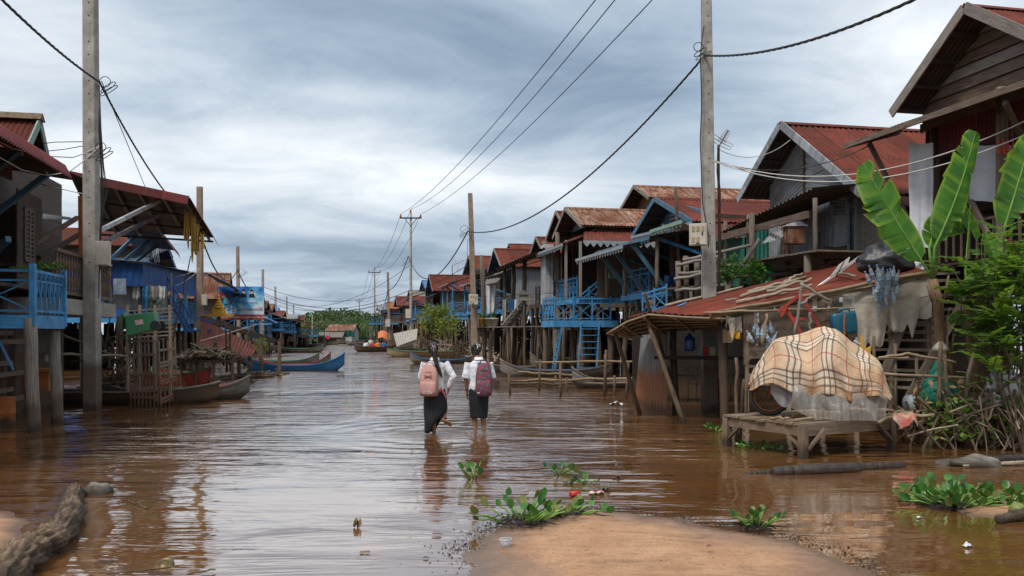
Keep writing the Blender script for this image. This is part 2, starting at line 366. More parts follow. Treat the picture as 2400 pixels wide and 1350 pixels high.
M['plastic'] = film('clear_plastic', (.62, .66, .70), .58, .2)
M['bag'] = surf('black_bag', (.008, .008, .009), (.02, .02, .022), .42, (1, 1), .9, False, 7, .2, spec=.6)
M['sack'] = surf('white_sack', (.45, .46, .47), (.66, .67, .67), .6, (1, 1), .4, False, 6, .3, dirt=(.3, .24, .17), dirt_amt=.5)
M['sack_grey'] = surf('mud_sack', (.22, .20, .17), (.36, .33, .28), .6, (1, 1), .4, False, 5, .3, mud=.04)
M['skin'] = plain('skin', (.24, .115, .066), .5, .1)
M['hair'] = surf('black_hair', (.006, .005, .005), (.02, .016, .014), .35, (30, 1), .4, ns=3, rvar=0, spec=.5)
M['sole'] = plain('tan_sole', (.34, .20, .095), .6)
M['bark'] = surf('bark', (.055, .033, .022), (.25, .175, .115), .9, (2.2, 9), 1.0, ns=3.5, mud=.03)
M['log_dark'] = surf('wet_log', (.018, .011, .008), (.075, .044, .028), .5, (2, 12), .8, ns=2.5, mud=.02, spec=.5)
M['stalk'] = surf('banana_stalk', (.085, .05, .028), (.30, .19, .10), .8, (2, 14), .7, ns=2.5)
M['stem_green'] = leafmat('green_stem', (.10, .22, .04), (.20, .34, .07), .1)
M['banana'] = leafmat('banana_leaf', (.03, .13, .014), (.085, .25, .022), .34, .38, 2.5, edge=(.25, .36, .03), rib=26)
M['moringa'] = leafmat('leaflet', (.06, .17, .022), (.18, .31, .045), .40, .45, 3, rvar=.8)
M['shrub'] = leafmat('shrub_leaf', (.03, .11, .012), (.10, .24, .025), .3, .4, 3, rvar=.8)
M['shrub_yellow'] = leafmat('yellow_shrub_leaf', (.075, .125, .012), (.19, .23, .03), .3, .5, 3, rvar=.8)
M['hyacinth'] = leafmat('hyacinth_leaf', (.018, .095, .014), (.07, .20, .03), .22, .3, 8, rvar=.9)
M['hyacinth_old'] = leafmat('hyacinth_old_leaf', (.10, .13, .03), (.20, .2, .06), .2, .5, 6)
M['root'] = plain('dark_roots', (.022, .018, .015), .8)
M['far_tree'] = leafmat('far_tree_leaf', (.014, .048, .007), (.05, .10, .012), .2, .6, .25, rvar=.9)
M['far_tree2'] = leafmat('far_bush_leaf', (.05, .08, .012), (.11, .13, .022), .25, .6, .3, rvar=.9)
M['dry_leaf'] = leafmat('dry_leaf', (.14, .085, .04), (.30, .20, .10), .15, .8, 5)
M['stick'] = surf('stick', (.05, .033, .022), (.17, .12, .08), .85, (2, 8), .3)
M['pale_stick'] = surf('pale_stick', (.20, .15, .10), (.40, .33, .25), .8, (2, 8), .3)
M['thatch'] = surf('thatch', (.10, .085, .07), (.24, .21, .18), .9, (9, 1), .4)
M['boat_grey'] = surf('grey_boat', (.10, .09, .08), (.24, .22, .195), .75, (1, 10), .4, mud=.02)
M['boat_blue'] = surf('blue_boat', (.018, .10, .25), (.035, .17, .36), .55, (1, 7), .2, chips=(.10, .10, .10), chip_amt=.30)
M['boat_green'] = surf('green_boat', (.03, .14, .08), (.06, .24, .13), .6, (1, 7), .2, chips=(.2, .16, .11), chip_amt=.33)
M['boat_tan'] = surf('tan_boat', (.19, .13, .075), (.34, .26, .165), .7, (1, 8), .3)
M['boat_red'] = surf('red_boat', (.24, .03, .02), (.38, .06, .04), .6, (1, 7), .2, chips=(.15, .1, .08), chip_amt=.33)
M['alu'] = plain('aluminium', (.55, .55, .53), .4, metal=.3)
# ---------------------------------------------------------------- water, riverbed and sand
GIRLS = (G(1019, 1018), G(1122, 1014))
def make_water():
    m, t = _new('muddy_water')
    pos = t.n('ShaderNodeNewGeometry').outputs['Position']
    x, y, z = t.n('ShaderNodeSeparateXYZ', {0: pos}).outputs
    big = t.noise(t.map(pos, (.30, .16, 1), (3, 1, 0)), 1.0, 3, .5)
    w1 = t.noise(t.map(pos, (.50, 1.9, 1), rot=(0, 0, .10)), 1.0, 3, .5, .9)
    w2 = t.noise(t.map(pos, (1.9, 6.0, 1), rot=(0, 0, -.12)), 1.0, 3, .55, .6)
    w3 = t.noise(t.map(pos, (.12, .8, 1)), 1.0, 2, .5, .3)
    calm = t.ramp(big, [(.40, .16), (.60, 1.0)])
    near = t.n('ShaderNodeMapRange', {0: y, 1: 6.0, 2: 12.0, 3: .30, 4: 1.0}).outputs[0]
    calm = t.math('MULTIPLY', calm, near)
    h = t.math('ADD', t.math('MULTIPLY', w1, .10), t.math('MULTIPLY', w2, t.n('ShaderNodeMapRange', {0: y, 1: 8.0, 2: 20.0, 3: .014, 4: .046}).outputs[0]))
    h = t.math('ADD', t.math('MULTIPLY', h, calm), t.math('MULTIPLY', w3, .03))
    for g in GIRLS:                            # rings spreading from the wading girls
        d = t.math('POWER', t.math('ADD', t.math('POWER', t.math('SUBTRACT', x, g.x), 2.0), t.math('POWER', t.math('SUBTRACT', y, g.y), 2.0)), .5)
        d2 = t.math('ADD', d, t.math('MULTIPLY', w1, .35))
        fall = t.n('ShaderNodeMapRange', {0: d, 1: .1, 2: 4.5, 3: 1.0, 4: 0.0}).outputs[0]
        h = t.math('ADD', h, t.math('MULTIPLY', t.math('MULTIPLY', t.math('SINE', t.math('MULTIPLY', d2, 13.0)), .0035), fall))
        f2 = t.n('ShaderNodeMapRange', {0: d, 1: .1, 2: .9, 3: 1.0, 4: 0.0}).outputs[0]
        h = t.math('ADD', h, t.math('MULTIPLY', t.math('MULTIPLY', t.noise(pos, 9, 4), .05), f2))
    b = t.n('ShaderNodeBump', {'Strength': 1.0, 'Distance': 1.0, 'Height': h})
    silt = t.noise(t.map(pos, (.25, .5, 1)), 1.0, 4, .6, .5)
    col = t.mix(t.ramp(silt, [(.35, 0), (.65, 1)]), (.36, .155, .048), (.50, .235, .085))
    dif = t.n('ShaderNodeBsdfDiffuse', {0: col})
    tr = t.n('ShaderNodeBsdfTransparent', {0: (.80, .52, .28, 1)})
    lw = t.n('ShaderNodeMixShader', {0: .42, 1: dif.outputs[0], 2: tr.outputs[0]})
    gl = t.n('ShaderNodeBsdfGlossy', {'Roughness': .035, 'Normal': b.outputs[0]})
    fr = t.n('ShaderNodeFresnel', {'IOR': 1.6, 'Normal': b.outputs[0]})
    mx = t.n('ShaderNodeMixShader', {0: t.math('POWER', fr.outputs[0], .33), 1: lw.outputs[0], 2: gl.outputs[0]})
    t.n('ShaderNodeOutputMaterial', {0: mx.outputs[0]})
    mb = MB(); mb.quad((-700, -40, 0), (700, -40, 0), (700, 1500, 0), (-700, 1500, 0))
    mb.build('water', m, kind='structure', label='brown flood water filling the street')
make_water()
SAND = [G(*q) for q in ((1090, 1300), (1125, 1262), (1180, 1228), (1270, 1206), (1370, 1193), (1500, 1203), (1620, 1222), (1720, 1243), (1830, 1262), (1940, 1292), (2050, 1345), (2000, 1420), (1700, 1600), (1250, 1600), (1150, 1420), (1092, 1335))]
BANKS = [(SAND, .045, .8), ([G(*q) for q in ((-60, 1195), (20, 1198), (55, 1225), (40, 1275), (0, 1300), (-120, 1320))], .05, .3),
         ([G(*q) for q in ((2230, 1190), (2290, 1172), (2420, 1172), (2560, 1200), (2500, 1235), (2350, 1215), (2270, 1212))], .05, .4)]
def sdist(p, poly):
    d = 1e9; ins = False; n = len(poly)
    for i in range(n):
        a, b = poly[i], poly[(i+1) % n]; ex, ey = b.x-a.x, b.y-a.y; wx, wy = p[0]-a.x, p[1]-a.y
        q = max(0, min(1, (wx*ex+wy*ey)/(ex*ex+ey*ey))); d = min(d, (wx-ex*q)**2+(wy-ey*q)**2)
        if (a.y > p[1]) != (b.y > p[1]) and p[0] < (b.x-a.x)*(p[1]-a.y)/(b.y-a.y)+a.x: ins = not ins
    return sqrt(d)*(1 if ins else -1)
def bed(x, y):
    z = -.30+.05*mn.noise(V3((x*.6, y*.6, 0)))
    if y < 13:
        for poly, top, w in BANKS:
            d = sdist((x, y), poly)+.10*mn.noise(V3((x*2.2, y*2.2, 3)))+.05*mn.noise(V3((x*7, y*7, 3)))
            e = top*min(1, d/w)**.85 if d > 0 else d*.16
            z = max(z, e+(.008*mn.noise(V3((x*1.7, y*1.7, 6))) if d > .2 else 0))
    return z+.004*mn.noise(V3((x*5, y*5, 2)))+.003*mn.noise(V3((x*14, y*14, 2)))
def make_bed():
    m, t = _new('wet_sand')
    pos = t.n('ShaderNodeNewGeometry').outputs['Position']; z = t.n('ShaderNodeSeparateXYZ', {0: pos}).outputs[2]
    n1 = t.noise(pos, 2.2, 6, .65, .4); n2 = t.noise(pos, 38, 4, .7); n3 = t.noise(t.map(pos, (6, 20, 6)), 1, 4, .7)
    col = t.mix(t.ramp(n1, [(.3, 0), (.7, 1)]), (.34, .175, .092), (.47, .275, .155))
    col = t.mix(t.ramp(n2, [(.30, .6), (.48, 0)]), col, (.13, .065, .036))
    col = t.mix(t.ramp(t.noise(t.map(pos, (1.2, 3.5, 1)), 1.3, 6, .7, 1.0), [(.48, 0), (.66, .55)]), col, (.15, .08, .045))
    col = t.mix(t.ramp(n3, [(.26, .9), (.34, 0)]), col, (.05, .035, .025))
    zz = t.math('ADD', z, t.math('MULTIPLY', t.math('SUBTRACT', n1, .5), .022))
    wet = t.n('ShaderNodeMapRange', {0: zz, 1: .008, 2: .034, 3: 1.0, 4: 0.0}).outputs[0]
    col = t.mix(t.math('MULTIPLY', wet, .85), col, (.12, .075, .055))     # soaked, dirtier sand along the waterline
    b = t.n('ShaderNodeBump', {'Strength': .5, 'Distance': .012, 'Height': t.math('ADD', n2, t.math('MULTIPLY', n1, .6))})
    bs = t.n('ShaderNodeBsdfPrincipled', {'Base Color': col, 'Roughness': t.math('SUBTRACT', .9, t.math('MULTIPLY', wet, .6)), 'Normal': b.outputs[0]})
    t.n('ShaderNodeOutputMaterial', {0: bs.outputs[0]})
    mb = MB()
    xs = [-700, -200, -60, -20]+[-7+i*.08 for i in range(int(15.5/.08))]+[12, 20, 60, 200, 700]
    ys = [-40, 0]+[3.5+i*.06 for i in range(int(8.5/.06))]+[14, 20, 40, 120, 400, 1500]
    nx, ny = len(xs)-1, len(ys)-1
    mb.grid(lambda u, v: V3((xs[round(u*nx)], ys[round(v*ny)], bed(xs[round(u*nx)], ys[round(v*ny)]))), nx, ny)
    mb.build('ground', m, kind='structure', label='orange sandy ground, mostly under water', smooth=True)
make_bed()
# ---------------------------------------------------------------- building kit: stilt houses in the street frame
def railing(t, p0, p1, h, mat, style='x', pitch=.8, name='railing', posts=True):
    p0, p1 = V3(p0), V3(p1); L = (p1-p0).length; n = max(1, round(L/pitch)); m = MB(); z = V3((0, 0, 1))
    m.beam(p0+z*h, p1+z*h, .05, .05); m.beam(p0+z*(h*.78), p1+z*(h*.78), .035, .035); m.beam(p0+z*.06, p1+z*.06, .05, .04)
    for i in range(n+1):
        q = p0.lerp(p1, i/n)
        m.beam(q, q+z*(h+.09), .05)
        if i < n:
            q2 = p0.lerp(p1, (i+1)/n)
            if style == 'x':
                m.beam(q+z*.06, q2+z*(h*.78), .026, .02); m.beam(q+z*(h*.78), q2+z*.06, .026, .026)
                mid = (q+q2)/2; m.beam(mid+z*(h*.78), mid+z*h, .025, .02)
            elif style == 'bar':
                k = max(2, int((q2-q).length/.13))
                for j in range(1, k): w = q.lerp(q2, j/k); m.beam(w, w+z*h, .025)
            elif style == 'y':
                k = max(2, round((q2-q).length/.22))
                for j in range(k):
                    a = q.lerp(q2, j/k); b = q.lerp(q2, (j+1)/k); c = (a+b)/2
                    m.beam(c, c+z*(h*.35), .02); m.beam(c+z*(h*.30), a+z*(h*.78), .02, .018); m.beam(c+z*(h*.30), b+z*(h*.78), .02, .022)
                    m.beam(c+z*(h*.78), a+z*h, .02, .018); m.beam(c+z*(h*.78), b+z*h, .02, .022)
    return m.build(name, mat, t)
def scallop(t, p0, p1, drop, mat, pitch=.16, name='fretwork_trim'):
    p0, p1 = V3(p0), V3(p1); pitch = .26; L = (p1-p0).length; n = max(2, int(L/pitch)); d = (p1-p0)/n; m = MB(); z = V3((0, 0, 1))
    off = V3((d.y, -d.x, 0)).normalized()*.012
    m.beam(p0+z*.03, p1+z*.03, .03, .10)
    for i in range(n):
        a = p0+d*i; b = a+d; c = (a+b)/2
        m.prism([a+off, b+off, c+d*.3+off-z*drop*.5, c+off-z*drop, c-d*.3+off-z*drop*.5], off*1.2)
    return m.build(name, mat, t)
def stairs(t, p0, p1, w, mat, n=6, side=(1, 0, 0), name='stairs'):
    p0, p1 = V3(p0), V3(p1); s = V3(side).normalized()*w/2; m = MB()
    k_ = .05 if name == 'ladder' else .12
    m.beam(p0+s, p1+s, .04, k_); m.beam(p0-s, p1-s, .04, k_)
    for i in range(1, n): q = p0.lerp(p1, i/n); m.beam(q-s, q+s, k_*1.3, .03)
    return m.build(name, mat, t)
def stilt(t, x, y, z0, z1, r=.09, mat=None, lean=.12):
    m = MB(); a = V3((x+rnd.uniform(-lean, lean), y+rnd.uniform(-lean, lean), z0)); b = V3((x, y, z1))
    m.tube(wavy(a, b, .11, 5, rnd.random()*50), [r*1.12, r*1.06, r, r*.98, r*.93, r*.9], 7, wob=.06)
    return m.build('stilt', mat or M['wood'], t, smooth=True)
def planks(m, x0, x1, y0, y1, z, n, th=.04, along='x', gap=.015):
    for i in range(n):
        a = y0+(y1-y0)*i/n+gap/2; b = y0+(y1-y0)*(i+1)/n-gap/2; dz = rnd.uniform(-.006, .006)
        if along == 'x': m.box(x0+rnd.uniform(-.04, .0), x1+rnd.uniform(0, .04), a, b, z-th+dz, z+dz)
        else: m.box(a, b, x0, x1, z-th+dz, z+dz)
    return m
def boards(m, a, b, zlo, zhi, w=.2, th=.025, out=(0, 0, 0)):
    """horizontal lapped boards between two plan points"""
    a, b, o = V3(a), V3(b), V3(out); n = max(1, round((zhi-zlo)/w)); hh = (zhi-zlo)/n
    for i in range(n):
        z = zlo+hh*(i+.5); k = rnd.uniform(-.006, .006)
        m.beam((a.x+o.x*(.012+k), a.y+o.y*(.012+k), z), (b.x+o.x*(.012+k), b.y+o.y*(.012+k), z), th, hh*1.04)
    return m

def gable_roof(t, L, x0, x1, yc, hwn, hwf, zE, zA, over, roof, trim, zEn=None, pitch=.14, amp=.018, barge=.16, soffit=True):
    """ridge along x; near slope faces the camera side (-y), far slope +y; bargeboards on the street end"""
    zEn = zE if zEn is None else zEn
    for nm, yy, ze in (('roof_slope', yc-hwn, zEn), ('roof_slope', yc+hwf, zE)):
        m = MB(); m.corr(L(x0-over, yc, zA), L(x1, yc, zA), L(x1, yy, ze), L(x0-over, yy, ze), pitch, amp, 5); m.build(nm, roof, t)
        m = MB(); m.beam(L(x0-over-.02, yc+(yy-yc)*.01, zA-.03), L(x0-over-.02, yy, ze-.05), .035, barge); m.build('bargeboard', trim, t)
    m = MB(); m.prism([L(x0-over-.03, yc-.12, zA-.03), L(x0-over-.03, yc, zA+.06), L(x0-over-.03, yc+.12, zA-.03)], V3(L(x1, 0, 0))-V3(L(x0-over-.03, 0, 0))); m.build('ridge_cap', roof, t)
    if soffit:
        m = MB()
        for k in (.2, .45, .7, .95):
            for yy, ze in ((yc-hwn, zEn), (yc+hwf, zE)):
                y = yc+(yy-yc)*k; z = zA+(ze-zA)*k-.07; m.beam(L(x0-over+.03, y, z), L(x1, y, z), .06, .08)
        m.build('rafters', M['wood_dark'], t)
def gable_wall(t, L, x, yc, hwn, hwf, zb, zE, zA, mat, zEn=None, th=.05, name='gable_wall'):
    zEn = zE if zEn is None else zEn
    m = MB(); e = V3(L(x+th, 0, 0))-V3(L(x, 0, 0)); e.z = 0
    pts = [L(x, yc-hwn, zb), L(x, yc-hwn, zEn), L(x, yc, zA), L(x, yc+hwf, zE), L(x, yc+hwf, zb)]
    m.prism(pts, e); return m.build(name, mat, t)
def awning(t, L, xa, za, xb, zb, ya, yb, roof, prop=None, trim=None, fret=0, n=2, xw=0, zw=None, pitch=.14):
    """lean-to sheet from (xa,za) at the wall to (xb,zb) over the street, props back to the wall"""
    m = MB(); m.corr(L(xa, ya, za), L(xa, yb, za), L(xb, yb, zb), L(xb, ya, zb), pitch, .016, 5, sag=-.05); m.build('awning', roof, t)
    if trim:
        if fret: scallop(t, L(xb, ya, zb-.08), L(xb, yb, zb-.08), fret, trim)
        else:
            m = MB(); m.beam(L(xb, ya, zb-.04), L(xb, yb, zb-.04), .03, .09); m.build('eave_board', trim, t)
    m = MB()
    for k in (.15, .5, .85):
        m.beam(L(xa+(xb-xa)*k, ya, za+(zb-za)*k-.05), L(xa+(xb-xa)*k, yb, za+(zb-za)*k-.05), .05, .05)
    m.build('rafters', M['wood_dark'], t)
    if prop:
        for i in range(n):
            y = ya+(yb-ya)*(i+.15)/(n-.7) if n > 1 else (ya+yb)/2
            m = MB(); m.beam(L(xb+(xa-xb)*.15, y, zb+(za-zb)*.15-.06), L(xw, y, (zw if zw is not None else za-1.5)), .07, .09); m.build('strut', prop, t)
def shell(t, L, x0, x1, y0, y1, zf, zt, wall, door=None, th=.05, side_wall=None, back=True):
    """walls of a room: front at x0 with one door opening (ya, yb, ztop), both sides, back"""
    if door:
        ya, yb, zd = door
        m = MB(); m.box(L(x0, 0, 0)[0], L(x0+th, 0, 0)[0], y0, ya, zf, zt); m.build('wall', wall, t)
        m = MB(); m.box(L(x0, 0, 0)[0], L(x0+th, 0, 0)[0], yb, y1, zf, zt); m.build('wall', wall, t)
        m = MB(); m.box(L(x0, 0, 0)[0], L(x0+th, 0, 0)[0], ya, yb, zd, zt); m.build('wall', wall, t)
    elif door is not False:
        m = MB(); m.box(L(x0, 0, 0)[0], L(x0+th, 0, 0)[0], y0, y1, zf, zt); m.build('wall', wall, t)
    sw = side_wall or wall
    for y in (y0, y1-th):
        m = MB(); m.box(L(x0+th+.003, 0, 0)[0], L(x1, 0, 0)[0], y, y+th, zf, zt); m.build('wall', sw, t)
    if back:
        m = MB(); m.box(L(x1, 0, 0)[0], L(x1+th, 0, 0)[0], y0, y1, zf, zt); m.build('wall', sw, t)
def window(t, L, x, ya, yb, za, zb, frame, shutter=None, louvre=True):
    e = -.03
    m = MB(); fx = x+e
    for a, b in (((ya, za), (yb, za)), ((ya, zb), (yb, zb)), ((ya, za), (ya, zb)), ((yb, za), (yb, zb)), (((ya+yb)/2, za), ((ya+yb)/2, zb))):
        m.beam(L(fx, a[0], a[1]), L(fx, b[0], b[1]), .06, .07)
    w = m.build('window', frame, t)
    m = MB()
    n = int((zb-za)/.09)
    for i in range(n):
        z = za+(i+.5)*(zb-za)/n; m.beam(L(fx+.025, ya, z), L(fx+.025, yb, z), .012, .07, up=(.5, 0, 1))
    m.build('louvres', shutter or M['zinc_light'], w)
def house(label, R, s, zf, zE, zA, hw=2.6, depth=6, side=1, roof='red_roof', wall='wood_brown', trim='wood_grey', post='wood', rail='blue', deck=1.8, over=.7,
          aw=None, group='stilt houses along the flooded street', door=True, gwall=None, railn=True, stair=None, dpost=None, fret=0, awmat=None, prop=None, win=None, style='x', pz=-.3, hwn=None, zEn=None, detail=True, dmat=None, deckstuff=True, pr=.09):
    t = thing('stilt_house', label, 'house', S(R, s, 0), TH, group)
    L = lambda x, y, z: (side*x, y, z)
    hn = hwn or hw
    gable_roof(t, L, 0, depth, 0, hn, hw, zE, zA, over, M[roof], M[trim], zEn=zEn, soffit=detail)
    wn, wf = hn-.45, hw-.45; kf = .45/hw*(zA-zE)
    gable_wall(t, L, .02, 0, wn, wf, zE+kf-.05, zE+kf-.02, zA-.1, M[gwall or wall])
    shell(t, L, .02, depth-.3, -wn, wf, zf, zE+kf-.055, M[wall], (-.9, .25, zf+1.9) if door is True else door)
    m = MB(); planks(m, -deck, depth-.3, -wn-.1, wf+.1, zf, 8, along='y') if False else planks(m, side*(-deck), side*(depth-.3), -wn-.1, wf+.1, zf-.005, 10); m.build('floor_deck', M[dmat or 'wood'], t)
    m = MB(); m.box(L(-deck-.05, 0, 0)[0], L(-deck, 0, 0)[0], -wn-.12, wf+.12, zf-.2, zf+.01); m.build('deck_beam', M[rail], t)
    m = MB(); m.box(L(-deck, 0, 0)[0], L(depth-.3, 0, 0)[0], -wn-.16, -wn-.105, zf-.2, zf+.01); m.build('deck_beam', M[rail], t)
    for x in (-deck+.1, .1, depth*.45, depth-.5):
        for y in (-wn, -wn*.3, wf*.35, wf):
            stilt(t, side*x, y, pz, zf-.05, pr, M[post])
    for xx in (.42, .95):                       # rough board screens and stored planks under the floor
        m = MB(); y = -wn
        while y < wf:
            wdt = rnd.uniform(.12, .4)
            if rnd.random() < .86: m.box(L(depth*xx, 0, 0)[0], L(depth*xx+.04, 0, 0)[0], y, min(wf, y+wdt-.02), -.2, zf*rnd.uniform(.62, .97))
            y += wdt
        m.build('under_screen', M['wood_shade'], t)
    m = MB()
    m.beam(L(-deck*.5, -wn, zf*.6), L(-deck*.5, wf, zf*.6), .06, .07); m.beam(L(depth*.2, -wn, zf*.4), L(depth*.2, wf, zf*.45), .06, .07)
    for k in range(9):
        x0 = rnd.uniform(-deck, depth*.2); z = rnd.uniform(.3, zf*.85); yy = rnd.uniform(-wn, wf*.5)
        if k % 3: m.beam(L(x0, -wn+.2, z), L(x0+rnd.uniform(0, .5), wf-.1, z+rnd.uniform(-.25, .25)), .06, .07)
        else: m.beam(L(x0, yy, -.2), L(x0+rnd.uniform(-.4, .7), yy+rnd.uniform(-.8, .8), zf-.1), .06)
    m.build('under_braces', M['wood'], t)
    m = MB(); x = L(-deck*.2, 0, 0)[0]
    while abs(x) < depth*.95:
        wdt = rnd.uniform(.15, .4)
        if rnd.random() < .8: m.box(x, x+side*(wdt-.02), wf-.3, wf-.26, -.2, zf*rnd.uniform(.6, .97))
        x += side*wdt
    m.box(L(depth*.1, 0, 0)[0], L(depth*.9, 0, 0)[0], wf-.25, wf-.2, zf*.4, zf*.45); m.build('under_screen', M['wood_shade'], t)
    if aw:
        xa, za, xb, zb = aw
        awning(t, L, xa, za, xb, zb, -hn, hw, M[awmat or roof], M[prop] if prop else None, M[trim], fret, 3, 0, zf+1.0)
        if dpost:
            for y in (-hn+.25, 0, hw-.25):
                m = MB(); m.tube(wavy(L(xb+.35, y, zf-.1), L(xb+.35, y, zb+.02), .03, 4, y), .06, 7); m.build('porch_post', M[dpost], t, smooth=True)
    if railn and deck > .5:
        railing(t, L(-deck, -wn, zf), L(-deck, wf*.3, zf), .8, M[rail], style)
        railing(t, L(-deck, -wn-.05, zf), L(-.2, -wn-.05, zf), .8, M[rail], style)
    if stair:
        y, zl = stair; stairs(t, L(-deck-.1, y, zf), L(-deck-1.2, y, -.2), .6, M[rail], 7, (0, 1, 0))
    if win:
        for (a, b, c, d) in win: window(t, L, .02, a, b, zf+c, zf+d, M[trim], M['blue_steel'])
    return t, L

# ---------------------------------------------------------------- poles and cables
def pole(px, Y, ptop, w0, w1, label, mat='concrete', xtop=None, holes=True, z0=-.3, rect=False):
    b = P(px, 778, Y); b.z = 0; top = P(xtop or px, ptop, Y)
    t = thing('utility_pole', label, 'pole', b, 0, 'concrete power poles along the street')
    m = MB(world=True); n = 4 if rect else 12
    if rect:
        rings = []
        for k in range(9):
            f = k/8; c = V3((b.x, b.y, z0)).lerp(top, f); a = w0+(w1-w0)*f; ch = a*.12
            rings.append([c+V3((sx*a/2, sy*a*.42, 0)) for sx, sy in ((-.88, -1), (.88, -1), (1, -.85), (1, .85), (.88, 1), (-.88, 1), (-1, .85), (-1, -.85))])
        m.loft(rings, su=1, sv=top.z)
    else: m.tube([V3((b.x, b.y, z0)).lerp(top, k/8) for k in range(9)], [w0/2+(w1-w0)/2*k/8 for k in range(9)], 14)
    m.cm = 1
    if holes:
        z = 3.2
        while z < top.z-.1:
            f = (z-z0)/(top.z-z0); c = V3((b.x, b.y, z0)).lerp(top, f); a = w0+(w1-w0)*f
            if int(z*3.7) % 3: m.tube([c+V3((.01, -a*.42-.004, 0)), c+V3((.01, -a*.3, 0))], .016, 7)
            z += .28
    m.build('shaft', [M[mat], M['black']], t, smooth=not rect)
    return t, b, top
def meter_box(c, w, h, d, label, face=(0, -1, 0), grid=True, group='meter boxes on the poles'):
    c = V3(c); t = thing('meter_box', label, 'meter box', (c.x, c.y, c.z-h/2), atan2(face[0], -face[1]), group)
    m = MB(); m.box(-w/2, w/2, -d/2, d/2, 0, h); m.build('casing', M['box'], t)
    m = MB(); m.box(-w/2+.02, w/2-.02, -d/2-.012, -d/2-.002, .02, h-.02); m.build('door', M['box'], t)
    if grid:
        for i in range(3):
            for z0, z1 in ((.62, .86), (.14, .36)):
                if i == 2 and z0 < .5: continue
                x = -w*.34+i*w*.27; m = MB(); m.box(x, x+w*.17, -d/2-.022, -d/2-.014, h*z0, h*z1); m.build('meter_window', M['box2'], t)
        m = MB(); m.box(w*.22, w*.30, -d/2-.024, -d/2-.014, h*.45, h*.58); m.build('latch', M['black'], t)
        m = MB(); m.box(-w*.1, w*.1, -d/2-.02, -d/2-.014, h*.05, h*.10); m.build('name_plate', M['black'], t)
    m = MB()
    for i in range(3): m.tube([V3((-.06+.05*i, 0, 0)), V3((-.05+.05*i, .01, -.08)), V3((-.02+.04*i, .03, -.14-.03*i))], .012, 5)
    m.build('cable_tail', M['cable'], t); return t
def cable(name, label, pts, r, mat='cable', cat='cable', group='overhead cables', twist=False):
    m = MB()
    if twist:
        L = [0]
        for a, b in zip(pts, pts[1:]): L.append(L[-1]+(b-a).length)
        n = int(L[-1]/.12); fine = []; j = 0
        for i in range(n+1):
            d = L[-1]*i/n
            while j < len(L)-2 and L[j+1] < d: j += 1
            fine.append(pts[j].lerp(pts[j+1], (d-L[j])/max(1e-6, L[j+1]-L[j])))
        for k in range(3):
            q = []
            for i, p in enumerate(fine):
                a = 2*pi*i/6.0+k*2*pi/3; q.append(p+V3((cos(a)*r*.6, 0, sin(a)*r*.6)))
            m.tube(q, r*.62, 5, cap=False)
    else: m.tube(pts, r, 5)
    return m.build(name, M[mat], None, label, cat, group, smooth=True)
def join(*segs):
    out = []
    for sgm in segs: out += sgm if not out else sgm[1:]
    return out

PL = []
for a in ((217, 18.5, -40, .31, .26, 'thick grey power pole rising from the water beside the blue porch, tallest one', 'concrete', 212, True, True),
          (470, 36, 438, .27, .22, 'brownish power pole beside the hanging yellow cloths', 'concrete_brown', 468, True, True),
          (560, 61, 577, .25, .20, 'brown power pole rising behind the billboard', 'concrete_brown', 557, False, True),
          (616, 83, 631, .26, .2, 'dark power pole at the right edge of the billboard', 'concrete', 616, False, True),
          (648, 114, 671, .28, .22, 'grey power pole next after the billboard down the left row', 'concrete', 645, False, True),
          (673, 147, 695, .28, .22, 'thin power pole second after the billboard down the left row', 'concrete', 672, False, True),
          (688, 178, 713, .28, .22, 'short far power pole third after the billboard down the left row', 'concrete', 688, False, True),
          (715, 200, 735, .3, .24, 'far power pole standing before the red awning and the trees', 'concrete', 715, False, True),
          (732, 170, 738, .3, .24, 'pale far power pole at the water left of the tin shed', 'concrete', 732, False, True),
          (1664, 18.5, -30, .33, .20, 'pale power pole with big meter box rising behind the rusty shack roof', 'concrete', 1655, True, True),
          (1115, 38, 453, .30, .20, 'leaning brown power pole behind the girls with cream meter box', 'concrete_brown', 1102, True, True),
          (913, 92, 638, .28, .22, 'brown power pole just left of the wire pole with cross arm', 'concrete_brown', 909, False, True)):
    PL.append(pole(*a[:5], a[5], a[6], a[7], a[8], rect=a[9]))
def hv_pole(px, Y, ptop, label, w=.30, bw=2.0):
    t, b, top = pole(px, Y, ptop, w, w*.62, label, 'concrete', None, False, rect=False)
    z = top.z-.45
    m = MB(world=True); m.beam((b.x-bw/2, b.y-.12, z), (b.x+bw/2, b.y-.12, z), .11, .12)
    m.beam((b.x-bw*.3, b.y-.12, z), (b.x, b.y-.12, z-.75), .05); m.beam((b.x+bw*.3, b.y-.12, z), (b.x, b.y-.12, z-.75), .05); m.build('cross_arm', M['cable'], t)
    tips = []
    for x, dz in ((-bw/2+.08, 0), (0, .45), (bw/2-.08, 0)):
        c = V3((b.x+x, b.y-.12, z+dz)); m = MB(world=True); m.lathe(c, [(.03, 0), (.05, .06), (.1, .09), (.05, .14), (.1, .18), (.05, .24), (.08, .28), (.03, .36)], 8); m.build('insulator', M['rust'], t); tips.append(c+V3((0, 0, .36)))
    return tips
HV = [hv_pole(963, 79, 500, 'tall round pole with cross arm and three wires on the right of the water'),
      hv_pole(878, 140, 632, 'far round pole with cross arm before the trees', .34),
      hv_pole(842, 250, 702, 'farthest cross arm pole, tiny before the trees', .4)]
